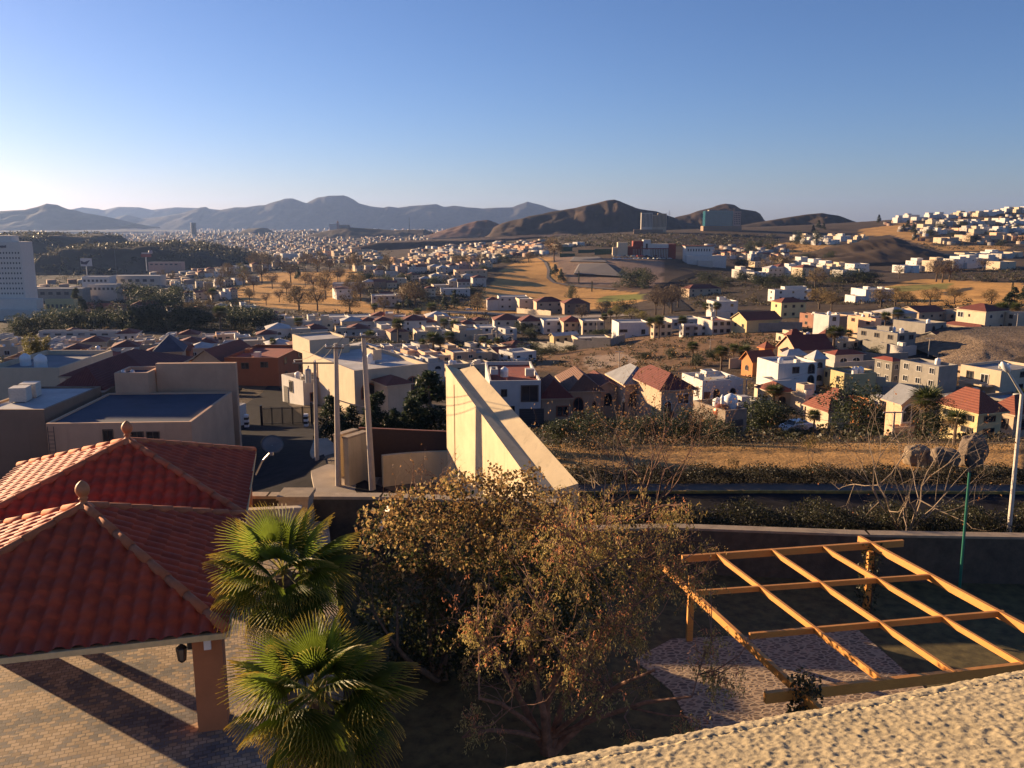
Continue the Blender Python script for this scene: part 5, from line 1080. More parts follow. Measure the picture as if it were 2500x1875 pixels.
trees('gold', 'around the upper fairway', [(625,660,38,1.3),(655,664,40,1.2),(745,660,38),(775,664,42,1.2),(855,660,36),(875,662,38),(540,712,34),(795,730,60,.9),(830,690,30),(560,690,40,1.2),(690,664,34,1.2),(805,664,34,1.2),(595,700,34,1.2),(700,720,30),(745,700,30),(850,716,30)])
trees('gold', 'on the lower fairway', [(730,760,52,1.3),(775,758,48,1.2),(855,770,50,1.2),(938,768,38),(985,752,50),(1015,755,56,1.2),(880,735,52),(1165,762,40)])
trees('yellow', 'left of the upper fairway', [(590,676,36,1.4)]); trees('pine', 'beside leafless trees on the upper fairway', [(728,684,34)], .8)
trees('pine', 'below the golf hill', [(1085,755,36),(1110,752,44),(996,755,38)], .9); trees('round', 'at the foot of the golf hill', [(1392,728,26)], .8)
trees('pine', 'beside the golf hill path', [(1370,690,32),(1355,672,26,1.4)]); trees('cypress', 'on the golf hill embankment', [(1413,690,28),(1445,712,26)])
trees('gold', 'beside the green tennis walls', [(1353,640,50,1.0)]); trees('round', 'on the shaded embankment', [(1540,700,34,1.3),(1572,704,36,1.2),(1558,690,30)])
trees('palm', 'along the shaded palm street', [(668,862,34),(730,820,44),(742,858,36),(770,860,38),(790,862,36),(812,862,34),(905,858,50),(973,840,62),(1000,802,34),(1032,868,40),(1058,872,60,1.3),(1075,874,52),(1098,866,56),(1125,872,30),(1145,868,34),(1170,872,32),(1195,868,36),(915,778,36),(972,778,36)])
trees('palm', 'around the gateway', [(1178,862,40),(1214,860,36),(1020,788,34,1.2),(1055,786,46,1.2),(1085,822,44),(1110,828,46)])
trees('palm', 'on the crest of the bare slope', [(1608,828,56),(1588,826,50),(1665,822,50),(1748,782,44,.9),(1722,780,40,.9),(1490,790,32),(1475,800,34)])
trees('palm', 'among the hill houses on the right', [(1690,885,50,1.2),(1815,905,62,1.1),(1760,905,60,1.2),(1790,890,50),(2035,862,64,1.4),(2070,845,40),(2190,800,44,1.3),(2215,815,40),(2160,812,50),(2440,800,60,1.1),(2475,790,50),(1888,1002,62,1.5),(2490,1000,50)])
trees('palm', 'behind the boulders', [(2255,1075,128,1.15),(2330,1085,82,1.35),(1985,1062,62,1.0)])
trees('round', 'below the hill houses on the right', [(1865,1062,84,1.5),(2085,1058,96,1.15),(2290,1075,72,1.0),(2150,1062,60,1.0),(1935,1072,30,1.6)])
trees('pine', 'behind the street gate', [(812,1085,118,1.3),(862,1090,100,1.2),(925,1085,128,1.3),(905,1090,90,1.2),(1010,1085,110,1.3),(1050,1080,175,1.4),(1020,1078,130,1.2),(965,1088,90,1.2)])
trees('round', 'below the sloping end of the cream wall', [(1370,1085,56,1.6),(1430,1080,60,1.5),(1500,1075,50,1.8),(1580,1080,60,1.5),(1640,1075,62,1.4),(1700,1075,56,1.6),(1755,1085,48,1.6)])
trees('round', 'in the tree belt left of the fairway', [(190,805,42,1.3),(225,800,46,1.2),(265,806,44,1.4),(305,808,48,1.3),(345,806,52,1.4),(385,802,56,1.5),(425,806,54,1.5),(465,806,50,1.4),(505,806,46,1.5),(400,760,44,1.5),(430,748,46,1.3),(360,745,44,1.4),(330,735,40,1.4),(600,800,52,1.6),(640,806,48,1.6),(575,806,40,1.4),(120,812,40,1.5),(150,806,44,1.4),(80,815,38,1.5),(40,818,36,1.5)])
trees('pine', 'in the tree belt left of the fairway', [(205,790,60),(190,760,56),(325,812,52),(250,802,52)])
trees('palm', 'at the end of the tree belt', [(540,812,64,1.1),(520,745,40)])
trees('gold', 'among the left terraces', [(450,782,36,1.4),(480,780,38,1.4),(520,775,36,1.3),(510,735,36),(395,690,26),(420,690,24),(610,740,30)])
trees('grey', 'by the shaded valley road', [(1640,765,60),(1620,770,56),(1600,768,54),(1655,752,52),(1605,748,44),(1420,790,40),(1470,780,36)])
trees('yellow', 'right of the gateway row', [(1505,782,40,1.4),(1540,784,34,1.8),(1570,786,30,1.6)])
trees('gold', 'on the right-hand valley floor', [(1990,705,44,1.3),(1875,670,36,1.3),(1905,665,34),(1920,664,34,1.2),(2000,755,44,1.5),(2030,760,40,1.3),(2150,752,40,1.5),(2185,748,38,1.4),(2215,752,34,1.3),(2270,745,36,1.5),(2330,742,34,1.4),(2420,742,30,1.4)])
trees('grey', 'on the right-hand fairway', [(2285,688,46,1.2),(2300,690,50,1.2),(2318,688,44,1.2),(2195,680,28),(2400,660,26,1.4),(1985,640,20),(1935,618,18,1.3),(1920,616,18,1.3)])
trees('round', 'on the right-hand fairway', [(1965,640,20,1.2),(2005,632,18),(2030,640,20,1.5),(1945,596,24),(1990,598,26),(1850,610,20),(1830,618,22),(1880,616,20)])
trees('pine', 'beside the big cream hill house', [(2462,765,50,1.4),(2475,735,34,1.4),(2500,738,40,1.3)]); trees('cypress', 'above the big cream hill house', [(2470,722,34)])
trees('pine', 'up on the hill town edge', [(2145,545,20),(2215,560,22),(2230,572,26),(2205,566,18),(2232,588,20),(1998,560,22),(1985,568,18),(2010,562,18)])
trees('round', 'among the hill town', [(2300,560,14,1.6),(2350,555,14,1.6),(2400,566,14,1.8),(2430,580,14,1.8),(2370,590,14,1.8),(2480,565,14,1.8),(2330,580,12,2),(2270,576,14,1.6),(2490,590,14,1.8),(2440,600,12,2)])
trees('round', 'under the gateway row', [(1290,862,26,2),(1330,868,22,2.2),(1255,870,24,2),(1390,860,16,2),(1280,815,26,1.5),(1300,830,24,1.5),(1460,830,24,1.5),(1640,872,18,1.6),(1572,875,14,2.4)])
trees('round', 'in the shaded valley', [(1730,690,20,2),(1770,700,18,2.2),(1820,690,24,1.8),(1860,700,26,1.8),(1900,700,24,1.8),(1950,700,30,1.5),(2050,690,24,1.8),(2090,690,26,1.8),(1700,640,16,2),(1740,645,16,2),(1810,655,20,2),(2120,690,24,2),(1530,760,22,1.8),(1480,755,18,2)])
trees('round', 'among houses by the upper fairway', [(900,688,20,1.6),(940,700,22,1.6),(985,690,20,1.6),(1025,735,26,1.4),(1120,640,16,1.8),(1150,720,18,1.8),(870,690,20,1.4),(1060,700,22,1.5),(1180,668,18,1.6),(1230,640,16,1.8),(1000,660,16,1.8),(930,655,16,1.8)])
trees('gold', 'among houses by the upper fairway', [(1120,655,26,1.4),(1135,652,26,1.3),(1175,650,24,1.4),(950,660,30,1.2),(935,672,26,1.4),(1290,640,20,1.4)])
trees('round', 'behind the arched-window peach house', [(1740,880,24,1.6),(1700,892,20,1.6),(2140,880,26,1.4)])
bam = thing('bamboo_clump', 'tall tufted yellow-green bamboo clump behind the left rooftops', 'bamboo', PT(100,930,85)); g = np.random.default_rng(77); cen = []; mb = MB(); s = depth(bam.location)/F
for k in range(26):
    a = g.uniform(0,6.28); r = g.uniform(0,14)*s; b_ = np.array((r*math.cos(a), r*math.sin(a), 0)); t = b_*2.5 + np.array((0,0,g.uniform(70,122)*s)); mb.tube([b_, b_*1.5+(t-b_)*.5, t], [.05,.04,.01], 5)
    for j in range(7): q = b_ + (t-b_)*(.25+.11*j); cen.append(ell(g, q, (5.5*s,5.5*s,9*s), 90))
mb.build('stems', BARKM, bam); cen = np.concatenate(cen); link('crown', leaf_cloud('crown', cen, g.uniform(.2,.42,len(cen)), np.array([(.17,.15,.04),(.11,.11,.035),(.22,.19,.06)])[g.integers(0,3,len(cen))], LEAF, 4, .3, .4), bam)
# hedges along the road, and planting that stands in for the shaded bank
def hedge(name, label, pts, w, h, dens, pal, seed, dz=0):
    g = np.random.default_rng(seed); cen = []
    for a, b_ in zip(pts, pts[1:]):
        L = (b_-a).length; n = int(L*dens); t = g.uniform(size=(n,1)); p = np.array(a)+(np.array(b_)-np.array(a))*t; p[:,0] += g.normal(0,.1,n); p[:,1] += g.uniform(-w/2,w/2,n); p[:,2] += h*g.uniform(0,1,n)**.7*(.85+.15*np.sin(p[:,0]*1.7))+dz; cen.append(p)
    cen = np.concatenate(cen); cc = np.array(pal)[g.integers(0,len(pal),len(cen))]; o = link(name, leaf_cloud(name, cen, g.uniform(.07,.16,len(cen)), cc, LEAF, seed, .6, .1)); return tag(o, label, 'hedge')
DK = [(.03,.035,.015),(.045,.045,.02),(.06,.05,.025)]
# scrub past counting: small bushes over the open ground
def scrub():
    g = np.random.default_rng(91); cen = []; col = []; sz = []
    ZN = [([(1240,870),(1480,825),(1800,808),(1950,830),(1700,905),(1500,925)], 700, .9), ([(1640,700),(1700,660),(1900,655),(2160,690),(2150,745),(1900,745),(1700,755)], 900, 1.6), ([(1240,845),(1330,850),(1300,900),(1220,890)], 160, 1.3), ([(1940,590),(2300,590),(2300,640),(1940,636)], 350, 1.5),
          ([(2150,760),(2500,760),(2500,735),(2150,735)], 120, 1.4), ([(2290,660),(2500,655),(2500,690),(2290,685)], 300, 1.6), ([(100,640),(600,630),(620,800),(60,830)], 1500, 2.2), ([(880,640),(1180,640),(1180,760),(900,750)], 900, 2.1), ([(1770,790),(2330,780),(2420,1000),(1850,1010)], 420, 1.0), ([(620,760),(1200,770),(1200,830),(620,830)], 600, 1.8), ([(600,600),(960,595),(960,650),(640,665)], 500, 3), ([(1300,570),(1900,575),(1900,600),(1300,605)], 900, 3), ([(1120,600),(1330,585),(1330,640),(1120,650)], 300, 2),
          ([(2200,520),(2500,500),(2500,620),(2250,610)], 500, 2.4), ([(600,820),(1250,820),(1250,900),(600,905)], 700, 1.5), ([(1250,1030),(2480,1040),(2480,1078),(1250,1085)], 500, .7), ([(0,835),(640,835),(640,900),(0,900)], 300, 1.4)]
    for poly, n, s in ZN:
        x0, x1 = min(p[0] for p in poly), max(p[0] for p in poly); y0, y1 = min(p[1] for p in poly), max(p[1] for p in poly); k = 0
        while k < n:
            px, py = g.uniform(x0,x1), g.uniform(y0,y1); k += 1
            if not inpoly(np.array([px]), np.array([py]), poly)[0]: continue
            c = PT(px, py, 55); r = s*g.uniform(.4,1.2); m = 26; cen.append(ell(g, (c.x,c.y,c.z+r*.4), (r*1.3,r*1.3,r*.7), m)); sz.append(np.full(m, r*.55)); t = g.uniform(.6,1.3)
            b_ = np.array(((.05,.05,.025),(.075,.06,.03),(.04,.04,.022),(.10,.075,.04))[g.integers(0,4)])*t; col.append(np.tile(b_,(m,1)))
    for hl, n in ((HL1, 420), (HL2, 520)):
        vs_ = hl.data.vertices
        for _ in range(n):
            c = vs_[int(g.integers(0, len(vs_)))].co; r = g.uniform(3, 8); m = 26; cen.append(ell(g, (c.x+g.normal(0,6), c.y+g.normal(0,6), c.z+r*.3), (r*1.5,r*1.5,r*.6), m)); sz.append(np.full(m, r*.5)); col.append(np.tile(np.array((.05,.048,.032))*g.uniform(.6,1.5),(m,1)))
    o = link('undergrowth', leaf_cloud('undergrowth', np.concatenate(cen), np.concatenate(sz), np.concatenate(col), LEAF, 6, .7, 0)); o['kind'] = 'stuff'; o['label'] = 'dark scattered scrub over the valley slopes'; o['category'] = 'scrub'
scrub()
# ================================================================ road, planting and street furniture on the right
def strip(name, y0, y1, x0, x1, mat, dz, n=60):
    V = []; 
    for k in range(n+1):
        x = x0+(x1-x0)*k/n; sag = .0006*(x-16)**2
        for y in (y0, (y0+y1)/2, y1): V.append((x, y-sag, gz(x, y-sag)+dz))
    q = np.arange(len(V)).reshape(n+1, 3); Fx = np.stack([q[:-1,:-1], q[1:,:-1], q[1:,1:], q[:-1,1:]], -1).reshape(-1,4); return struct(link(name, np_mesh(name, V, Fx, mat), None))
strip('road', 43.6, 48.9, 1.0, 44, ASPH, .10)
strip('pavement', 49.1, 50.5, 1.0, 44, plaster('pavement_concrete', (.12,.10,.085), var=.3), .22)
mb = MB()
for k in range(64): x = 1+k*.675; s0, s1 = .0006*(x-16)**2, .0006*(x+.67-16)**2; mb.beam((x,49.0-s0,gz(x,49)+.12), (x+.665,49.0-s1,gz(x+.665,49)+.12), .16, .26)
tag(mb.build('kerb', simple('kerb_yellow', (.34,.22,.05), .8, var=.4, scale=3)), 'long yellow painted kerb on the far side of the road', 'kerb')
hedge('hedge', 'dark ivy planting bank rising behind the far pavement', [Vector((1.5,51.2,-4.0)), Vector((44,50.8,-4.0))], 1.7, 1.25, 900, [(.04,.035,.018),(.06,.045,.025),(.03,.03,.015)], 1)  # dark leaves take the place of shade on this bank
hedge('hedge', 'clipped dark hedge along the near side of the road', [Vector((3,41.6,-4.2)), Vector((14,41.5,-4.2)), Vector((40,40.4,-4.2))], 2.4, 2.3, 1800, DK, 2)
hedge('hedge', 'scrubby brown shrubs along the crest of the grass strip', [Vector((4,62.5,-4.8)), Vector((46,62,-4.8))], 2.4, .9, 200, [(.11,.085,.045),(.15,.10,.055),(.07,.065,.03)], 3)
hedge('hedge', 'dark shrub mound beside the leafless pale tree', [Vector((15.0,38.5,-4.2)), Vector((17.4,38.4,-4.2))], 2.0, 1.7, 1300, DK, 4)
hedge('hedge', 'dark shrubbery under the sloping right side of the cream wall', [Vector((2.6,58,-4.6)), Vector((9,61,-4.8))], 3.5, 1.8, 420, [(.05,.05,.025),(.075,.06,.03)], 5)
hedge('hedge', 'brown undergrowth filling the ground behind the rubble wall', [Vector((2.2,35.5,-4.4)), Vector((15,36.2,-4.4))], 2.6, .8, 300, [(.07,.05,.03),(.10,.07,.04),(.05,.045,.025)], 6)
hedge('hedge', 'dark undergrowth below the brown-leaved tree', [Vector((-3.9,26.5,-2.1)), Vector((2.0,26,-2.1))], 4.0, .9, 700, DK, 7)
hedge('hedge', 'low dark plants along the court edge under the palms', [Vector((-3.7,13,-2.1)), Vector((-3.8,21,-2.1))], 1.0, 1.5, 500, DK, 8)
# boulders
def boulder(label, px, py, w, h, seed, col):
    C = PT(px, py, 40); s = depth(C)/F; W_, H_ = w*s, h*s; V = []; nu, nv = 40, 24
    for i in range(nv+1):
        t = math.pi*i/nv
        for j in range(nu):
            p = 2*math.pi*j/nu; d = Vector((math.sin(t)*math.cos(p), math.sin(t)*math.sin(p), math.cos(t))); c_ = max(abs(d.x),abs(d.y),abs(d.z)); d2 = d/c_*.45+d*.55
            k = 1+.22*mnoise.fractal(d*1.4+Vector((seed,seed*2,0)), 1, 2, 5)+.05*mnoise.noise(d*5); V.append((d2.x*W_/2*k, d2.y*W_*.4*k, max(d2.z*k+.8,-.1)*H_*.56))
    q = np.arange(len(V)).reshape(nv+1, nu); Fx = np.stack([q[:-1], np.roll(q[:-1],-1,1), np.roll(q[1:],-1,1), q[1:]], -1).reshape(-1,4)
    o = link('boulder', np_mesh('boulder', V, Fx, plaster('boulder_rock', col, var=.45, scale=.9, bmp=1.0), None, False)); o.location = C; return tag(o, label, 'boulder', 'big boulders on the grass strip')
boulder('pale rounded boulder leaning left on the grass strip', 2238, 1134, 62, 46, 3, (.26,.19,.12)); boulder('wide flat dark-topped boulder, middle of the boulder group', 2300, 1142, 70, 50, 5, (.20,.145,.10)); boulder('tallest dark pointed boulder on the grass strip', 2372, 1138, 60, 76, 8, (.15,.11,.08))
# ---- lamps and poles
def lamp_post():
    base = PT(2465,1290,38); base = Vector((base.x, 40.2, gz(base.x,40.2))); base.x = PY(2466,1286,40.2).x; o = thing('street_lamp', 'tall pale street lamp with angled arm at the right edge', 'street lamp', base); top = PY(2495,962,40.2)-base; hd = PY(2455,897,39.6)-base
    mb = MB(); mb.tube([(0,0,-.3), top*.5, top], [.115,.10,.085], 10); mb.build('pole', simple('lamp_paint', (.56,.50,.42), .5), o); mb = MB(); mb.tube([top, top.lerp(hd,.95)], [.07,.045], 8); mb.build('arm', simple('lamp_arm', (.58,.53,.46), .5), o)
    mb = MB(); d = (hd-top).normalized(); c = hd; mb.lathe((0,0,0), [(.01,-.38),(.13,-.30),(.19,-.05),(.17,.2),(.08,.38),(.01,.42)], 12); h = mb.build('lamp_head', WHITEP, o, True); h.location = c; h.rotation_euler = d.to_track_quat('Z','Y').to_euler(); h.scale = (1.1,.7,.95)
lamp_post()
gp = thing('sign_pole', 'thin teal green pole standing in front of the garden wall', 'pole', Vector((PY(2345,1420,30.6).x, 30.6, -2.1))); tp = PY(2367,1152,30.6)-gp.location; mb = MB(); mb.tube([(0,0,-.1), tp], [.055,.045], 8); mb.build('shaft', simple('teal_paint', (.015,.13,.09), .4), gp)
mb = MB(); mb.lathe(tuple(tp), [(.05,-.02),(.06,.02),(.005,.05)], 8); mb.build('cap', BLACKM, gp)
POLES = []
def power_pole(label, bpx, bpy, tpx, tpy, ymin, arm=None, r=.15, xtra=None):
    base = PT(bpx, bpy, ymin); top = PY(tpx, tpy, base.y); o = thing('utility_pole', label, 'utility pole', base, 0, 'utility poles at the street corner'); t = top-base; mb = MB(); mb.tube([(0,0,-.6), t*.5, t], [r*1.25, r, r*.75], 10); mb.build('shaft', CONC, o)
    ends = []
    for (za, a0_, a1_, bx) in (arm or ()):
        c = t*za; A, B = c+Vector((a0_,-.12,0)), c+Vector((a1_,-.12,0)); mb = MB(); mb.beam(A, B, .09, .10); mb.build('crossarm', simple('crossarm_steel', (.20,.17,.14), .6, .5), o)
        for k in range(3):
            p = A.lerp(B, .04+.46*k); mb = MB(); mb.lathe(tuple(p+Vector((0,0,.05))), [(.03,0),(.06,.05),(.035,.09),(.06,.14),(.03,.19)], 8); mb.build('insulator', WHITEP, o); ends.append(base+p+Vector((0,0,.24)))
    POLES.append((base, base+t, ends)); return o
power_pole('tallest leaning concrete utility pole, nearest the huge cream wall', 910, 1198, 887, 816, 44, [(.985,-1.1,.9,0)], .17)
power_pole('straight concrete utility pole left of the leaning pole', 826, 1192, 820, 838, 44, [(.97,-.6,.5,0)], .16)
power_pole('thin farther utility pole with long crossarm in front of the corner house', 774, 1126, 768, 882, 52, [(.985,-1.5,1.6,0)], .13)
tf = thing('transformer', 'grey transformer drum hung on the thin utility pole', 'transformer', POLES[2][0].lerp(POLES[2][1], .86)+Vector((-.45,-.1,0))); mb = MB(); mb.lathe((0,0,0), [(.02,-.5),(.24,-.48),(.24,.42),(.1,.5),(.02,.52)], 12); mb.build('tank', METAL, tf); mb = MB(); mb.tube([(0,0,.5),(.05,0,.72)], .05, 8); mb.tube([(.15,.0,0),(.45,.1,0)], .04, 6); mb.build('bushing', CONC, tf)
def wire(label, a, b, sag, r=.018):
    pts = [a.lerp(b, k/14)+Vector((0,0,-sag*4*(k/14)*(1-k/14))) for k in range(15)]; mb = MB(); mb.tube(pts, r, 5); tag(mb.build('cable', simple('cable_grey', (.22,.20,.18), .5)), label, 'cable', 'overhead cables between the utility poles')
wire('pale sagging cable between straight and leaning utility poles, halfway up', POLES[1][0].lerp(POLES[1][1],.62), POLES[0][0].lerp(POLES[0][1],.54), .05, .035)
for k in range(3):
    wire(f'{ORD[k]} overhead cable from straight pole towards the leaning pole top', POLES[1][2][k], POLES[0][2][k], .35); wire(f'{ORD[k]} overhead cable from thin pole crossarm to the straight pole', POLES[2][2][k], POLES[1][2][k], .3)
def small_pole(label, px, py, hpx, kind='pole', ymin=60):
    C = PT(px, py, ymin); h = hpx*depth(C)/F; o = thing('street_lamp' if kind == 'lamp' else 'utility_pole', label, 'street lamp' if kind == 'lamp' else 'utility pole', C); mb = MB(); mb.tube([(0,0,-.4),(0,0,h)], [.13,.09], 7); mb.build('shaft', CONC if kind == 'pole' else BLACKM, o); mb = MB()
    if kind == 'pole': mb.beam((-1,0,h*.97),(1,0,h*.97),.1,.1); mb.build('crossarm', METAL, o)
    else: mb.lathe((0,0,h), [(.05,0),(.2,.15),(.22,.4),(.1,.55),(.01,.6)], 8); mb.build('lamp_head', simple('lamp_globe', (.6,.55,.42), .3), o)
for lab, px, py, h, k in (('slim utility pole in front of arched-window peach house roof',1511,918,62,'pole'),('utility pole on the bare slope above the orange house',1733,870,42,'pole'),('utility pole beside white stepped modern house',1820,985,62,'pole'),('utility pole right of white stepped modern house',1981,950,58,'pole'),
    ('utility pole on the street below the big cream hill house',2266,872,48,'pole'),('utility pole in front of beige gable house',2178,1075,72,'pole'),('lamp pole by the cream flat house at the edge',2480,818,52,'pole'),('utility pole below the gateway',1254,902,36,'pole'),('utility pole at gateway row end',1457,822,50,'pole'),
    ('yellow lantern street lamp in the shaded side street',568,985,48,'lamp'),('lantern street lamp before the terracotta house',526,945,34,'lamp'),('lamp on the shaded palm street',955,892,32,'lamp'),('dark lamp beside the arched-window peach house',1522,1030,48,'lamp'),('slim pole left of the beige bay house at street bend',2113,958,30,'pole')): small_pole(lab, px, py, h, k)
for k, (a, b_, y) in enumerate((((1960,1012),(2180,1030),92),((2010,1000),(2230,1012),96),((1830,930),(1985,905),150))): wire(f'{("lower","upper","farther")[k]} thin cable strung across the front of the orange and peach houses', PY(*a,y), PY(*b_,y), .6, .02)
for k, px in enumerate((306, 328)):
    vp = thing('vent_pipe', f'{("left","right")[k]} black stove pipe with cowl on the beige back wall', 'vent pipe', PY(px, 962, 71.8), 0, 'stove pipes on the blue-black roof'); h = .2*9; mb = MB(); mb.tube([(0,0,-.3),(0,0,h)], .12, 8); mb.build('pipe', BLACKM, vp); mb = MB(); mb.lathe((0,0,h), [(.12,0),(.2,.1),(.16,.28),(.02,.36)], 10); mb.build('cowl', METAL, vp)
ld = thing('ladder', 'thin metal ladder against the tan wall at left below the blue-black roof', 'ladder', PY(130,1110,59.8)); mb = MB()
for x in (-.22,.22): mb.tube([(x,0,-3),(x,0,2.1)], .025, 5)
for k in range(16): mb.tube([(-.22,0,-2.8+.3*k),(.22,0,-2.8+.3*k)], .018, 4)
mb.build('rungs', BLACKM, ld)
# compound walls between the houses
def cwall(lab, pts, h, mat, cap=None):
    o = thing('compound_wall', lab, 'wall', (0,0,0), 0, 'compound walls between the houses'); mb = MB(); P3 = [PT(*q, 60) for q in pts]
    for a, b_ in zip(P3, P3[1:]):
        d = (b_-a); n_ = max(1, int(d.length/6))
        for k in range(n_): p, q = a.lerp(b_, k/n_), a.lerp(b_, (k+1)/n_); z = max(gz(p.x,p.y), gz(q.x,q.y))+h; e = Vector((-d.y, d.x, 0)).normalized()*.14; mb.prism([tuple(v)[:2] for v in (p-e, q-e, q+e, p+e)], z-h-3, z)
    mb.build('wall_body', WALL[mat], o)
for q in (('long grey boundary wall below the chapel-like house', [(1262,850),(1400,855),(1490,846),(1525,834)], 2.6, 'grey'), ('sunlit cream wall below the tall cream house', [(2072,950),(2160,968),(2262,990)], 3.0, 'cream'), ('grey fence wall between red gable house and bare brick house', [(1836,812),(1900,808),(1958,806)], 2.6, 'grey'),
    ('rough grey wall in front of the bare concrete house', [(2150,972),(2230,984),(2300,1000)], 2.4, 'grey'), ('cream yard wall beside white house with red flat roof', [(2036,912),(2085,908),(2140,905)], 2.4, 'cream'),
    ('cream yard wall below white stepped house', [(1842,972),(1880,985),(1935,998)], 2.2, 'cream'), ('grey yard wall beside half-finished grey house', [(2085,880),(2150,890),(2215,885)], 2.5, 'grey'), ('white yard wall left of copper dome house', [(1780,1000),(1845,1008)], 2.4, 'white'),
    ('tan wall at the foot of the cut bank', [(2300,915),(2400,930),(2500,945)], 2.4, 'tan'), ('white wall along the shaded palm street', [(640,850),(900,856),(1150,866)], 2.2, 'offwhite'), ('tan wall behind orange gable house', [(1780,900),(1815,895),(1850,890)], 2.4, 'tan'), ('beige retaining wall under the plain beige golf house', [(1262,764),(1300,768),(1345,772)], 3.0, 'cream'), ('pale wall right of the yellow red-roofed house', [(1966,782),(2060,790),(2100,800)], 2.6, 'offwhite')): cwall(*q)
# iron street gate with striped posts
def iron_gate(lab, p0, p1, hpx, n):
    A, B = PT(*p0), PT(*p1); h = hpx*depth(A)/F; o = thing('iron_fence', lab, 'fence', A); d = B-A; mb = MB()
    for k in range(n+1): q = d*(k/n); mb.tube([q, q+Vector((0,0,h))], .028 if k % 9 else .07, 4)
    mb.beam(Vector((0,0,h*.92)), d+Vector((0,0,h*.92)), .05, .05); mb.beam(Vector((0,0,.25)), d+Vector((0,0,.25)), .05, .05); mb.build('bars', BLACKM, o)
    for e in (Vector(), d): m2 = MB(); m2.box(e.x-.12, e.y-.12, -.3, e.x+.12, e.y+.12, h*1.12); m2.build('post', BLACKM, o)
iron_gate('black iron fence closing the side street left of the thin pole', (640,1040), (762,1036), 46, 44); iron_gate('lighter iron railing between thin pole and dark pines', (768,1030), (800,1032), 40, 14)
def bollard(lab, px, py):
    C = PT(px, py); o = thing('striped_post', lab, 'post', C, 0, 'striped posts at the street gate'); mb = MB()
    for k in range(6): mb.box(-.22,-.22,k*.28-.1,.22,.22,k*.28+.18, k % 2)
    mb.build('shaft', [BLACKM, WHITEP], o)
bollard('striped black and white post left of the black iron fence', 603, 1046); bollard('striped black and white post right of the black iron fence', 748, 1044)
# ---- roof clutter
rg = random.Random(12)
def roof_spot(H, fx, fy): o, C, yaw, W_, L_, Ht, par, lab = H; return C + Matrix.Rotation(yaw,3,'Z') @ Vector((W_*fx, L_*fy, Ht-par))
def tank(lab, p, s=1, mat=WHITEP):
    o = thing('water_tank', lab, 'water tank', p); mb = MB(); mb.lathe((0,0,0), [(.5*s,0),(.52*s,.1*s),(.5*s,.55*s),(.53*s,.6*s),(.5*s,1.0*s),(.3*s,1.15*s),(.16*s,1.2*s)], 14); mb.build('body', mat, o, True); mb = MB(); mb.lathe((0,0,1.2*s), [(.17*s,0),(.17*s,.06*s),(.01,.09*s)], 12); mb.build('lid', mat, o)
ACM = simple('cooler_cream', (.55,.50,.42), .6)
def cooler(lab, p, s=1, rz=0):
    o = thing('air_cooler', lab, 'air cooler', p, rz); mb = MB(); mb.box(-.5*s,-.5*s,.12*s,.5*s,.5*s,1.0*s)
    for k in range(7): mb.box(-.42*s,-.53*s,(.22+.1*k)*s,.42*s,-.503*s,(.27+.1*k)*s)
    mb.build('casing', ACM, o); mb = MB()
    for x in (-.4,.4):
        for y in (-.4,.4): mb.box((x-.04)*s,(y-.04)*s,0,(x+.04)*s,(y+.04)*s,.118*s)
    mb.box(-.15*s,.5*s,.3*s,.15*s,1.1*s,.6*s); mb.build('duct', METAL, o)
n = 0
for H in HOUSES:
    if 'blue-black flat' in H[7] or 'sunlit pale roof' in H[7] or 'shades the' in H[7] or H[6] is None or depth(H[1]) > 330 or not H[0].children: continue
    short = H[7].split(',')[0].split(' with ')[0] if 'from left' not in H[7] else None
    for q in range(rg.choice((1,2,2)) if depth(H[1]) < 230 else 1):
        p = roof_spot(H, rg.uniform(.15,.85), rg.uniform(.12,.6)); cen = H[7]
        where = f'{H[7].split(" house, ")[1]}' if ' house, ' in H[7] else ' '.join(H[7].split()[:8])
        where = ' '.join(where.split()[:9]).rstrip(','); where = re.sub(r'( (and|with|of|in|at|on|the|its|to|a|behind|beside|between|under|over))+$', '', where)
        if rg.random() < .5: tank(f'white water tank on roof of {where}'[:110] if q == 0 else f'second white water tank on roof of {where}', p, rg.uniform(.9,1.3))
        else: cooler(f'cream air cooler on roof of {where}' if q == 0 else f'second cream air cooler on roof of {where}', p, rg.uniform(.9,1.4), H[2]+rg.choice((0,1.57)))
def dome(p, r, mat, o):
    mb = MB(); mb.lathe((0,0,0), [(r,-.2),(r,.05)]+[(r*math.cos(t), .05+r*.85*math.sin(t)) for t in [k*math.pi/18 for k in range(1,9)]]+[(.02,r*.95)], 20); d = mb.build('dome', mat, o, True); d.location = p; mb = MB(); mb.lathe((0,0,0), [(.28*r/1.4,0),(.28*r/1.4,.5),(.34*r/1.4,.55),(.05,.9)], 10); l = mb.build('lantern', WHITEP, d); l.location = (0,0,r*.88)
H5 = [h for h in HOUSES if h[0] == stoneh][0]; dome((H5[3]*.3, H5[4]*.3, H5[5]-.45), .85, simple('copper', (.33,.10,.05), .35, .6), stoneh)
# ---- near left roof details
for lab, px, py, s in (('pair of cream cooling units on the pale roof at left edge, front one', 52, 996, 1.0), ('rear cream cooling unit of the pair on pale roof at left edge', 76, 985, 1.0)):
    p = P(px, py-14, -1.92); cooler(lab, p, s*1.25, .2)
for lab, px in (('left red tank beside white vent on the beige back wall',403),('right red tank beside white vent on the beige back wall',418)): tank(lab, PY(px,909,74.6), .42, simple('red_tank', (.45,.03,.02), .4))
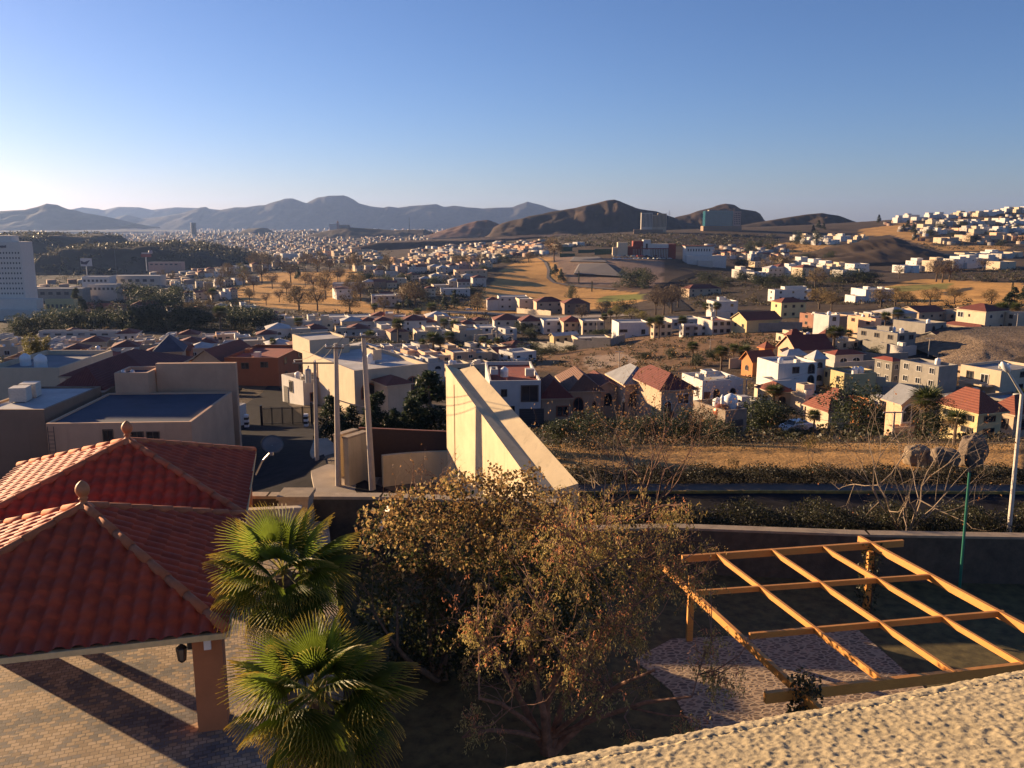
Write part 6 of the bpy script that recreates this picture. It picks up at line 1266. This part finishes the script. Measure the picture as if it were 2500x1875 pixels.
# ---- gateway with two arches
def gateway():
    c = PT(1208, 850); s = depth(c)/F; o = thing('gateway', 'cream arched gateway with small bell tower between two wide arches', 'gateway', c, R(4)); B_ = WALL['cream']
    def archwall(x0, x1, h, mb):
        n = 16; r = (x1-x0)/2-3*s; cx = (x0+x1)/2; zt_ = h
        for k in range(n):
            t0, t1 = math.pi*k/n, math.pi*(k+1)/n; a, b_ = (cx-r*math.cos(t0), 20*s+math.sin(t0)*r*.75), (cx-r*math.cos(t1), 20*s+math.sin(t1)*r*.75); top = lambda x: zt_ + 3*s*abs((x-0)/45/s)*-1.0
            for y, sg in ((-.4,1),(.4,-1)): mb.quad((a[0],y,a[1]),(b_[0],y,b_[1]),(b_[0],y,top(b_[0])),(a[0],y,top(a[0])))
            mb.quad((a[0],-.4,a[1]),(a[0],.4,a[1]),(b_[0],.4,b_[1]),(b_[0],-.4,b_[1])); mb.quad((a[0],-.4,top(a[0])),(b_[0],-.4,top(b_[0])),(b_[0],.4,top(b_[0])),(a[0],.4,top(a[0])))
        for xa, xb in ((x0,cx-r),(cx+r,x1)): mb.box(xa,-.4,20*s-.01,xb,.4,zt_-1.5*s)
    for x0, x1 in ((-50*s,-6*s),(6*s,46*s)): mb = MB(); archwall(x0, x1, 36*s, mb); mb.build('arch', B_, o)
    for x in (-49,-7.5,7.5,44.5): mb = MB(); mb.box((x-2)*s,-.5,-2,(x+2)*s,.5,20*s); mb.build('pillar', WALL['brick'], o)
    mb = MB(); mb.box(-7*s,-.6,20*s,-3.4*s,.6,44*s); mb.box(3.4*s,-.6,20*s,7*s,.6,44*s); mb.box(-7*s,-.6,44*s,7*s,.6,46*s); mb.box(-3.4*s,-.6,38*s,3.4*s,.6,40*s); mb.lathe((0,0,46*s), [(4*s,0),(3.4*s,1.6*s),(2*s,2.6*s),(.05,3*s)], 12); mb.build('bell_tower', B_, o)
gateway()
# ---- cars
def car_parts(body):
    mb = MB(); prof = [(-2.1,.35),(-2.1,.75),(-1.95,.92),(-1.25,.98),(-.75,1.42),(.65,1.45),(1.25,1.02),(2.0,.88),(2.15,.6),(2.1,.35)]
    def pr(pr_, w0, m):
        n = len(pr_); i = len(mb.v); mb.v += [(x,-w0(z),z) for x, z in pr_]+[(x,w0(z),z) for x, z in pr_]
        for k in range(n): j = (k+1) % n; mb.f.append((i+k,i+j,i+n+j,i+n+k)); mb.m.append(m)
        mb.f.append(tuple(i+k for k in range(n))); mb.f.append(tuple(i+2*n-1-k for k in range(n))); mb.m += [m,m]
    pr(prof, lambda z: .86 if z < 1 else .86-.32*(z-1)/.45*.6, 0)
    g = MB(); 
    for y in (-1,1): g.poly([(-1.1,y*.835,1.02),(-.72,y*.715,1.36),(.6,y*.715,1.38),(1.05,y*.83,1.04)][::y])
    g.quad((1.24,-.7,1.04),(1.24,.7,1.04),(.70,.6,1.43),(.70,-.6,1.43)); g.quad((-1.26,.7,1.0),(-1.26,-.7,1.0),(-.80,-.6,1.40),(-.80,.6,1.40))
    w = MB()
    for y in (-.8,.8): pass
    t = MB(); t.tube([(0,-.1,0),(0,.1,0)], .33, 12); return mb, g, t
CB, CG, CT = car_parts(None); CARM = {k: simple('car_paint_'+k, c, .3, .1, var=.04) for k, c in dict(white=(.6,.6,.6), silver=(.36,.37,.38), black=(.025,.025,.03), red=(.3,.03,.025), blue=(.05,.09,.2), grey=(.14,.14,.15), beige=(.4,.34,.25)).items()}
CBM = {k: CB.mesh('car_body', m) for k, m in CARM.items()}; CGM = CG.mesh('car_windows', GLASS); CTM = CT.mesh('wheel', BLACKM)
def car(lab, C, rz, k, group=None, wheels=True, s=1.0):
    o = thing('parked_car', lab, 'car', C, rz, group); o.scale = (s,s,s); link('body', CBM[k], o); link('windows', CGM, o)
    if wheels:
        for x in (-1.3,1.35):
            for y in (-.78,.78): link('wheel', CTM, o, (x,y,.33))
car('white car parked below slim cream tower house', PT(1946,1056)+Vector((0,0,.15)), .4, 'white'); 
for k, (px, py, c) in enumerate(((2385,838,'grey'),(2405,836,'black'),(2425,832,'silver'),(2440,828,'white'),(2455,826,'grey'),(2472,824,'silver'))): car(f'{c} car, {ORD[k]} from left in the row above the cut bank', PT(px,py)+Vector((0,0,.35)), R(20), c, 'cars parked above the cut bank')
for k, (px, py, c) in enumerate(((560,965,'black'),(548,955,'silver'))): car(f'{c} car in the shaded side street', PT(px,py)+Vector((0,0,.15)), 1.2, c)
for k, (px, py, c) in enumerate(((1202,855,'white'),(1070,858,'silver'),(1345,808,'silver'),(1275,805,'grey'),(1145,759,'white'),(1120,870,'white'))): car(f'{c} car, {ORD[k]} listed on streets around the gateway'.replace(' listed',''), PT(px,py)+Vector((0,0,.3)), .1, c, 'cars on streets around the gateway')
rg = random.Random(31); k = 0
for r_, (py, n_) in enumerate(((634,12),(628,13),(622,13))):
    for j in range(n_):
        px = 1495+ (1640-1495)*(j+.5)/n_ + rg.uniform(-2,2); c = rg.choice(('white','silver','black','grey','silver','red','beige')); car(f'{c} car, {ORD[j]} from left in {("front","middle","rear")[r_]} row of hilltop parking', PT(px,py)+Vector((0,0,.5)), rg.choice((.2,1.7)), c, 'cars in the hilltop school parking', False, 1.15)
# ---- big buildings far off
def block(o, name, x0, y0, z0, x1, y1, z1, mat): mb = MB(); mb.box(x0,y0,z0,x1,y1,z1); return mb.build(name, mat, o)
def big(name, lab, cat, px, py, y, rz=0):
    C = PY(px, py, y); return thing(name, lab, cat, C, rz), depth(C)/F
HOTM = plaster('hotel_wall', (.64,.58,.50), var=.08); ht, s = big('hotel_tower', 'tall pale hotel tower with rows of small square windows at left edge', 'hotel', 0, 760, 480)
block(ht, 'wall', -60*s,0,-15,66*s,55*s,167*s, HOTM); block(ht, 'penthouse', -40*s,10*s,167*s+.01,42*s,40*s,182*s, HOTM); block(ht, 'podium', -60*s,-30*s,-15,108*s,-.01,32*s, HOTM); block(ht, 'podium', -60*s,-45*s,-15,144*s,-30*s-.01,8*s, HOTM)
hw = MB(); hw.quad((-.5,0,-.5),(.5,0,-.5),(.5,0,.5),(-.5,0,.5)); hwm = hw.mesh('window', GLASS)
for r_ in range(9):
    for c in range(9): link('window', hwm, ht, ((3+7.2*c)*s, -.04, (141-12.2*r_)*s), None, (2.9*s,1,4.2*s))
sg = MB(); rr = random.Random(3)
for k in range(9): x = (4+3.3*k)*s; sg.box(x,-.35,(154-rr.random())*s,x+2.3*s,-.01,(158+rr.random()*1.5)*s)
sg.build('sign_lettering', simple('sign_grey', (.16,.14,.15), .7), ht)
tw, s = big('glass_tower', 'lone rounded glass tower rising out of the hazy city', 'tower', 474, 577, 3600); mb = MB(); mb.lathe((0,0,-20), [(6.2*s,0),(6.4*s,20*s),(6.6*s,33*s),(6.3*s,36*s+14),(.1,36*s+15)], 20); mb.build('shaft', glassmat('tower_glass', (.06,.07,.08), .25), tw)
mb = MB()
for k in range(12): mb.lathe((0,0,2*s+k*2.8*s), [(6.55*s,0),(6.75*s,.02),(6.75*s,.5*s),(6.55*s,.5*s+.02)], 20)
mb.build('floor_bands', simple('band_grey', (.22,.22,.22), .6), tw)
CGL = glassmat('blue_curtain_glass', (.03,.11,.15), .08, .9)
gb, s = big('office_building', 'wide blue glass office building with tan end block under the hill', 'office building', 1721, 556, 1480)
block(gb,'podium',-4*s,0,-14,90*s,30*s,4*s,WALL['brown']); block(gb,'glass_facade',0,2*s,4*s+.01,68*s,28*s,40*s,CGL); block(gb,'end_block',68.2*s,1*s,4*s+.01,87*s,28*s,39*s,WALL['pink']); block(gb,'roof_plant',10*s,8*s,40*s+.01,60*s,24*s,42.5*s,WALL['grey'])
mb = MB()
for k in range(9): mb.box(.5*s,1.8*s,(4.5+4*k)*s,67.5*s,1.98*s,(4.9+4*k)*s)
for k in range(14): mb.box((4+4.8*k)*s,1.8*s,5*s,(4.25+4.8*k)*s,1.97*s,39*s)
mb.build('mullions', simple('mullion', (.05,.09,.11), .5), gb)
mb = MB()
for k in range(4):
    for j in range(6): mb.quad(((71+4*k)*s,.98*s,(8+5*j)*s),((73+4*k)*s,.98*s,(8+5*j)*s),((73+4*k)*s,.98*s,(11+5*j)*s),((71+4*k)*s,.98*s,(11+5*j)*s))
mb.build('end_windows', GLASS, gb)
tt, s = big('apartment_towers', 'three joined beige apartment slabs with vertical ribs under the hill', 'apartment block', 1565, 556, 1430, R(-6))
for x0, x1, h, d in ((0,27,36,16),(27.2,40,31,14),(40.2,61,34,15)):
    block(tt,'tower',x0*s,(16-d)*s,-8,x1*s,30*s,h*s,WALL['tan'] if x0 else WALL['offwhite']); mb = MB()
    for k in range(int((x1-x0)/3.2)): mb.box((x0+1.2+3.2*k)*s,(15.6-d)*s,2*s,(x0+2.6+3.2*k)*s,(16-d)*s-.02,(h-2)*s)
    mb.build('window_bay', glassmat('bay_glass', (.06,.06,.05), .3), tt)
block(tt,'deck',-18*s,-14*s,-12,52*s,-1*s,-4*s,WALL['brown'])
sc_, s = big('school_building', 'white and dark red school with long arcade above the hilltop parking', 'school', 1500, 622, 905)
block(sc_,'wing',8*s,0,-6,32*s,20*s,30*s,WALL['cream']); block(sc_,'wing',-4*s,3*s,-6,7.9*s,16*s,18*s,WALL['cream']); RED = plaster('dark_red_wall', (.22,.035,.025), rnd=0)
block(sc_,'wing',34*s,2*s,-6,66*s,30*s,20*s,RED); block(sc_,'wing',46*s,6*s,20*s+.01,70*s,30*s,33*s,RED); block(sc_,'entrance_tower',70.2*s,1*s,-6,88*s,24*s,36*s,WALL['white']); block(sc_,'wing',88.2*s,3*s,14*s,132*s,26*s,26*s,WALL['white']); block(sc_,'wing',132.2*s,2*s,-6,150*s,26*s,26*s,RED); block(sc_,'recess',88.2*s,8*s,-6,132*s,26*s,13.99*s,WALL['brown'])
mb = MB(); mb.box(76*s,.85*s,12*s,81*s,.99*s,27*s); mb.build('window', GLASS, sc_)
for k in range(22): block(sc_,'column',(45+4*k)*s,-2*s,-6,(46.3+4*k)*s,-.6*s,14*s,WALL['white'] if k > 5 else WALL['pink'])
block(sc_,'canopy',44*s,-2.4*s,14.01*s,132*s,.9*s,16*s,RED)
wb, s = big('hall_building', 'big plain white stepped hall right of the school', 'hall', 1672, 640, 880)
block(wb,'wing',0,0,-6,66*s,30*s,38*s,WALL['white']); block(wb,'wing',2*s,-24*s,-10,95*s,-.01,16*s,WALL['white']); block(wb,'wing',25*s,-34*s,-12,60*s,-24.01*s,5*s,WALL['offwhite']); block(wb,'roof',-2*s,-2*s,38.01*s,68*s,31*s,40*s,ROOF['darktile'])
for k in range(9): mb = MB(); mb.box((6+6.5*k)*s,-.12,26*s,(8.4+6.5*k)*s,-.01,32*s); mb.build('window', GLASS, wb)
GRN = simple('green_mesh_panel', (.035,.085,.05), .7)
for lab, px, py, w_, h_ in (('upper left green mesh wall of the hilltop tennis courts',1367,615,30,12),('lower left green mesh wall of the hilltop tennis courts',1367,628,36,9),('right green mesh wall of the hilltop tennis courts',1412,618,40,8),('long dark green mesh wall joining the tennis courts and school',1452,622,45,14)):
    C = PT(px,py); s = depth(C)/F; o = thing('court_wall', lab, 'fence', C, R(-5), 'green tennis court walls'); block(o,'panel',0,0,-3,w_*s,.4,h_*s,GRN); mb = MB()
    for k in range(12): x = w_*s*k/11; mb.box(x-.15,-.2,-3,x+.15,-.01,h_*s+.3)
    mb.build('posts', simple('green_post', (.06,.12,.07), .6), o)
# terraced embankment below the school
EM = plaster('graded_earth', (.19,.125,.085), var=.2, scale=.05, streak=0, rnd=0); EG = plaster('grey_retaining', (.12,.105,.10), var=.2, scale=.05, rnd=0)
def bank(name, lab, top, bot, mat, kind=None):
    mb = MB(); T = [PY(x,y,d) for x,y,d in top]; B = [PY(x,y,d) for x,y,d in bot]; n_ = len(T)
    for k in range(n_-1): mb.quad(B[k],B[k+1],T[k+1],T[k])
    bk = [t+Vector((0,40,0)) for t in T]; lo = [b+Vector((0,60,-10)) for b in B]
    for k in range(n_-1): mb.quad(T[k],T[k+1],bk[k+1],bk[k]); mb.quad(lo[k+1],lo[k],bk[k],bk[k+1]); mb.quad(B[k+1],B[k],lo[k],lo[k+1])
    for k in (0,n_-1): mb.poly([B[k],T[k],bk[k],lo[k]])
    return tag(mb.build(name, mat), lab, 'embankment')
def onland(pts, dy): return [(x, y, PT(x, y, 300).y-dy) for x, y in pts]
bank('embankment', 'grey trapezoid retaining face set into the graded slope', onland([(1415,645),(1482,643)], 7), onland([(1402,668),(1518,674)], 9), EG)
bank('embankment', 'pale sloping court terrace above the graded slope', onland([(1402,629),(1465,628)], 6), onland([(1392,638),(1482,639)], 8), EG)
# cut bank at the right edge
V = []; Cc = []
xs = np.linspace(2290,2620,46); nb_ = 26
for px in xs:
    t = (px-2290)/110; top = 874-42*min(1,t)-2*max(0,t-1); bot = 902+8*min(1,t); T = PY(px, top, 205+5*min(1,t)); B = PY(px, bot, 184)
    for j in range(nb_):
        f = j/(nb_-1); p = B.lerp(T, f); k = mnoise.fractal((p.x*.25, p.y*.1, p.z*.12), .9, 2.1, 4); p = p+Vector((0, k*1.6*math.sin(math.pi*f), 0)); V.append(p); g_ = .5+.5*k; Cc.append((.17+.12*g_,.12+.09*g_,.08+.06*g_))
    V.append(V[-1]+Vector((2,25,.2))); Cc.append((.12,.1,.08))
q = np.arange(len(V)).reshape(len(xs), nb_+1); Fx = np.stack([q[:-1,:-1], q[1:,:-1], q[1:,1:], q[:-1,1:]], -1).reshape(-1,4)
struct(link('cut_bank', np_mesh('cut_bank', V, Fx, col_attr('cut_earth', .95, .4, .5, spec=.1, bmp=1, bscale=1.2, bdist=.8), Cc)))
# ---- left commercial strip
for lab, px, py, y, w_, d_, h_, wm, rm in (('long low white warehouse roof with dark front, right of the hotel',72,722,620,130,40,18,'grey','white'),('wide grey box store behind the white warehouse',270,690,760,120,40,17,'offwhite','white'),('pale store with sunlit corner left of the wide grey box store',200,690,740,68,36,15,'white','white'),
    ('curved pale warehouse beside the tree belt',215,710,640,70,34,16,'offwhite','white'),('sunlit tan wall block right of hotel podium',112,755,470,70,20,24,'yellow','grey'),('long white roof shed before the dark tree belt',95,820,330,190,26,12,'offwhite','white'),('low shed under dark hill with pinkish front',362,648,1050,80,25,8,'pink','grey')):
    o, s = big('warehouse', lab, 'warehouse', px, py, y); mb = MB(); shell(mb, 0,0,-12,w_*s,d_*s,h_*s,.4); mb.build('wall', WALL[wm], o); mb = MB(); roofslab(mb,0,0,w_*s,d_*s,h_*s-.4); mb.build('roof', ROOF[rm], o); mb = MB()
    for k in range(6): mb.box((.06+.15*k)*w_*s,-.12,.12*h_*s,(.14+.15*k)*w_*s,-.01,.5*h_*s)
    for k in range(6): put_ = None
    mb.build('shutters', [simple('shutter_dark', (.06,.06,.065), .6)], o)
bb, s = big('billboard', 'hillside billboard with dark diagonal picture right of the hotel', 'billboard', 210, 650, 700); mb = MB(); mb.box(-13*s,0,0,14*s,1,19*s,0); mb.build('panel', simple('billboard_face', (.40,.40,.42), .6), bb); mb = MB(); mb.poly([(-12*s,-.04,5*s),(2*s,-.04,4*s),(11*s,-.04,15*s),(-4*s,-.04,10*s),(-12*s,-.04,14*s)]); mb.build('picture', simple('billboard_dark', (.05,.05,.08), .6), bb); mb = MB(); mb.tube([(0,.5,-22*s),(0,.5,0)], 1.2*s, 8); mb.build('pole', METAL, bb)
for lab, px, py, y, h_ in (('tall thin mast in front of the dark left hill',283,652,850,42),('lattice aerial mast above the hazy city houses',541,600,2200,38),('tall thin aerial mast right of the hill chapel',1000,583,2300,52)):
    o, s = big('radio_mast', lab, 'mast', px, py, y); mb = MB(); w_ = .9*s; 
    for a in range(3): t = 2.1*a; mb.tube([(w_*math.cos(t),w_*math.sin(t),-10),(w_*.3*math.cos(t),w_*.3*math.sin(t),h_*s)], .22*s, 4)
    for k in range(14): z = h_*s*k/14; f = 1-.7*k/14; p = [(w_*f*math.cos(2.1*a),w_*f*math.sin(2.1*a),z) for a in range(3)]; mb.tube(p+[p[0]], .12*s, 3)
    mb.build('lattice', simple('mast_grey', (.10,.10,.11), .6), o)
pyl, s = big('power_pylon', 'faint lattice power pylon on the saddle between two hills', 'pylon', 1634, 532, 2080); mb = MB()
for x, y in ((-1.5,-1.5),(1.5,-1.5),(1.5,1.5),(-1.5,1.5)): mb.tube([(x*s,y*s,-12),(x*.25*s,y*.25*s,18*s)], .14*s, 4)
for z in (8,11,14): mb.tube([(-5.5*s,0,z*s),(5.5*s,0,z*s)], .16*s, 4)
mb.build('lattice', METAL, pyl)
ps, s = big('roadside_sign', 'red and white pylon sign standing below the dark left hill', 'sign', 358, 650, 900); mb = MB(); mb.tube([(0,0,-5),(0,0,22*s)], 1.0*s, 8); mb.build('pole', METAL, ps); mb = MB(); mb.box(-12*s,0,22*s,12*s,1.5,29*s); mb.build('panel', simple('sign_red', (.22,.06,.06), .6), ps); mb = MB(); mb.box(-10*s,-.1,30*s,8*s,1.2,33*s); mb.lathe((12*s,0,34*s), [(4*s,-4*s),(5*s,0),(4*s,4*s)], 14); mb.build('crown_sign', simple('sign_pale', (.35,.30,.32), .6), ps)
ch, s = big('hill_church', 'tiny red-spired church on the crest of the far town hill', 'church', 822, 556, 3020); block(ch,'nave',-18*s,0,-15,0,14*s,9*s,WALL['white']); block(ch,'tower',0,0,-15,5*s,5*s,12*s,WALL['pink']); mb = MB(); mb.lathe((2.5*s,2.5*s,12*s), [(3*s,0),(1.2*s,3*s),(.05,6*s)], 8); mb.build('spire', ROOF['tile'], ch); block(ch,'long_wing',6*s,0,-15,30*s,14*s,7*s,WALL['grey'])
rt, s = big('round_tank', 'big round concrete water tank on the hill town skyline', 'water tank', 2234, 538, 1660); mb = MB(); mb.lathe((0,0,-4), [(10*s,0),(10*s,8*s),(10.4*s,8.2*s),(10.4*s,9*s),(.1,9.6*s)], 24); mb.build('body', WALL['cream'], rt); mb = MB(); mb.lathe((0,0,-4+9.1*s), [(10.5*s,0),(10.5*s,.3*s),(10.3*s,.31*s)], 24); mb.build('rim', WALL['grey'], rt)

# vines climbing two pergola posts
for lab, c_, n, h0, h1 in (('dark vine clump covering the near left pergola post', corners[2], 900, -.6, 1.1), ('thin dark vine climbing the far right pergola post', corners[1], 700, -2.1, .6)):
    g = np.random.default_rng(n); a = g.uniform(0,6.28,n); r = g.uniform(.1,.42,n); z = g.uniform(h0,h1,n); cen = np.stack([c_.x+r*np.cos(a), c_.y+r*np.sin(a), z], 1)
    st = MB(); st.tube([(c_.x+.12, c_.y-.12, -2.1),(c_.x+.14,c_.y-.1,-.6),(c_.x+.1,c_.y-.13,h1)], .025, 5)
    o = thing('climbing_vine', lab, 'vine', (c_.x, c_.y, -2.1)); s_ = st.build('stem', BARKM, o); s_.location = (-c_.x,-c_.y,2.1); l = link('leaves', leaf_cloud('leaves', cen, g.uniform(.07,.14,n), np.array(DK)[g.integers(0,3,n)], LEAF, 5, .7, .3), o, (-c_.x,-c_.y,2.1))
HAZE = 0.000036
# ================================================================ haze
mb = MB(); mb.box(-15000, -120, -135, 15000, 14500, 330)
hm = bpy.data.materials.new('haze'); hm.use_nodes = True; nt = hm.node_tree
nt.nodes.remove(nt.nodes['Principled BSDF'])
pv = nt.nodes.new('ShaderNodeVolumePrincipled'); pv.inputs['Color'].default_value = (.33,.51,1.0,1)
pv.inputs['Density'].default_value = HAZE; pv.inputs['Anisotropy'].default_value = .35
nt.links.new(pv.outputs[0], nt.nodes['Material Output'].inputs['Volume'])
hz = mb.build('haze', hm); hz['kind'] = 'stuff'
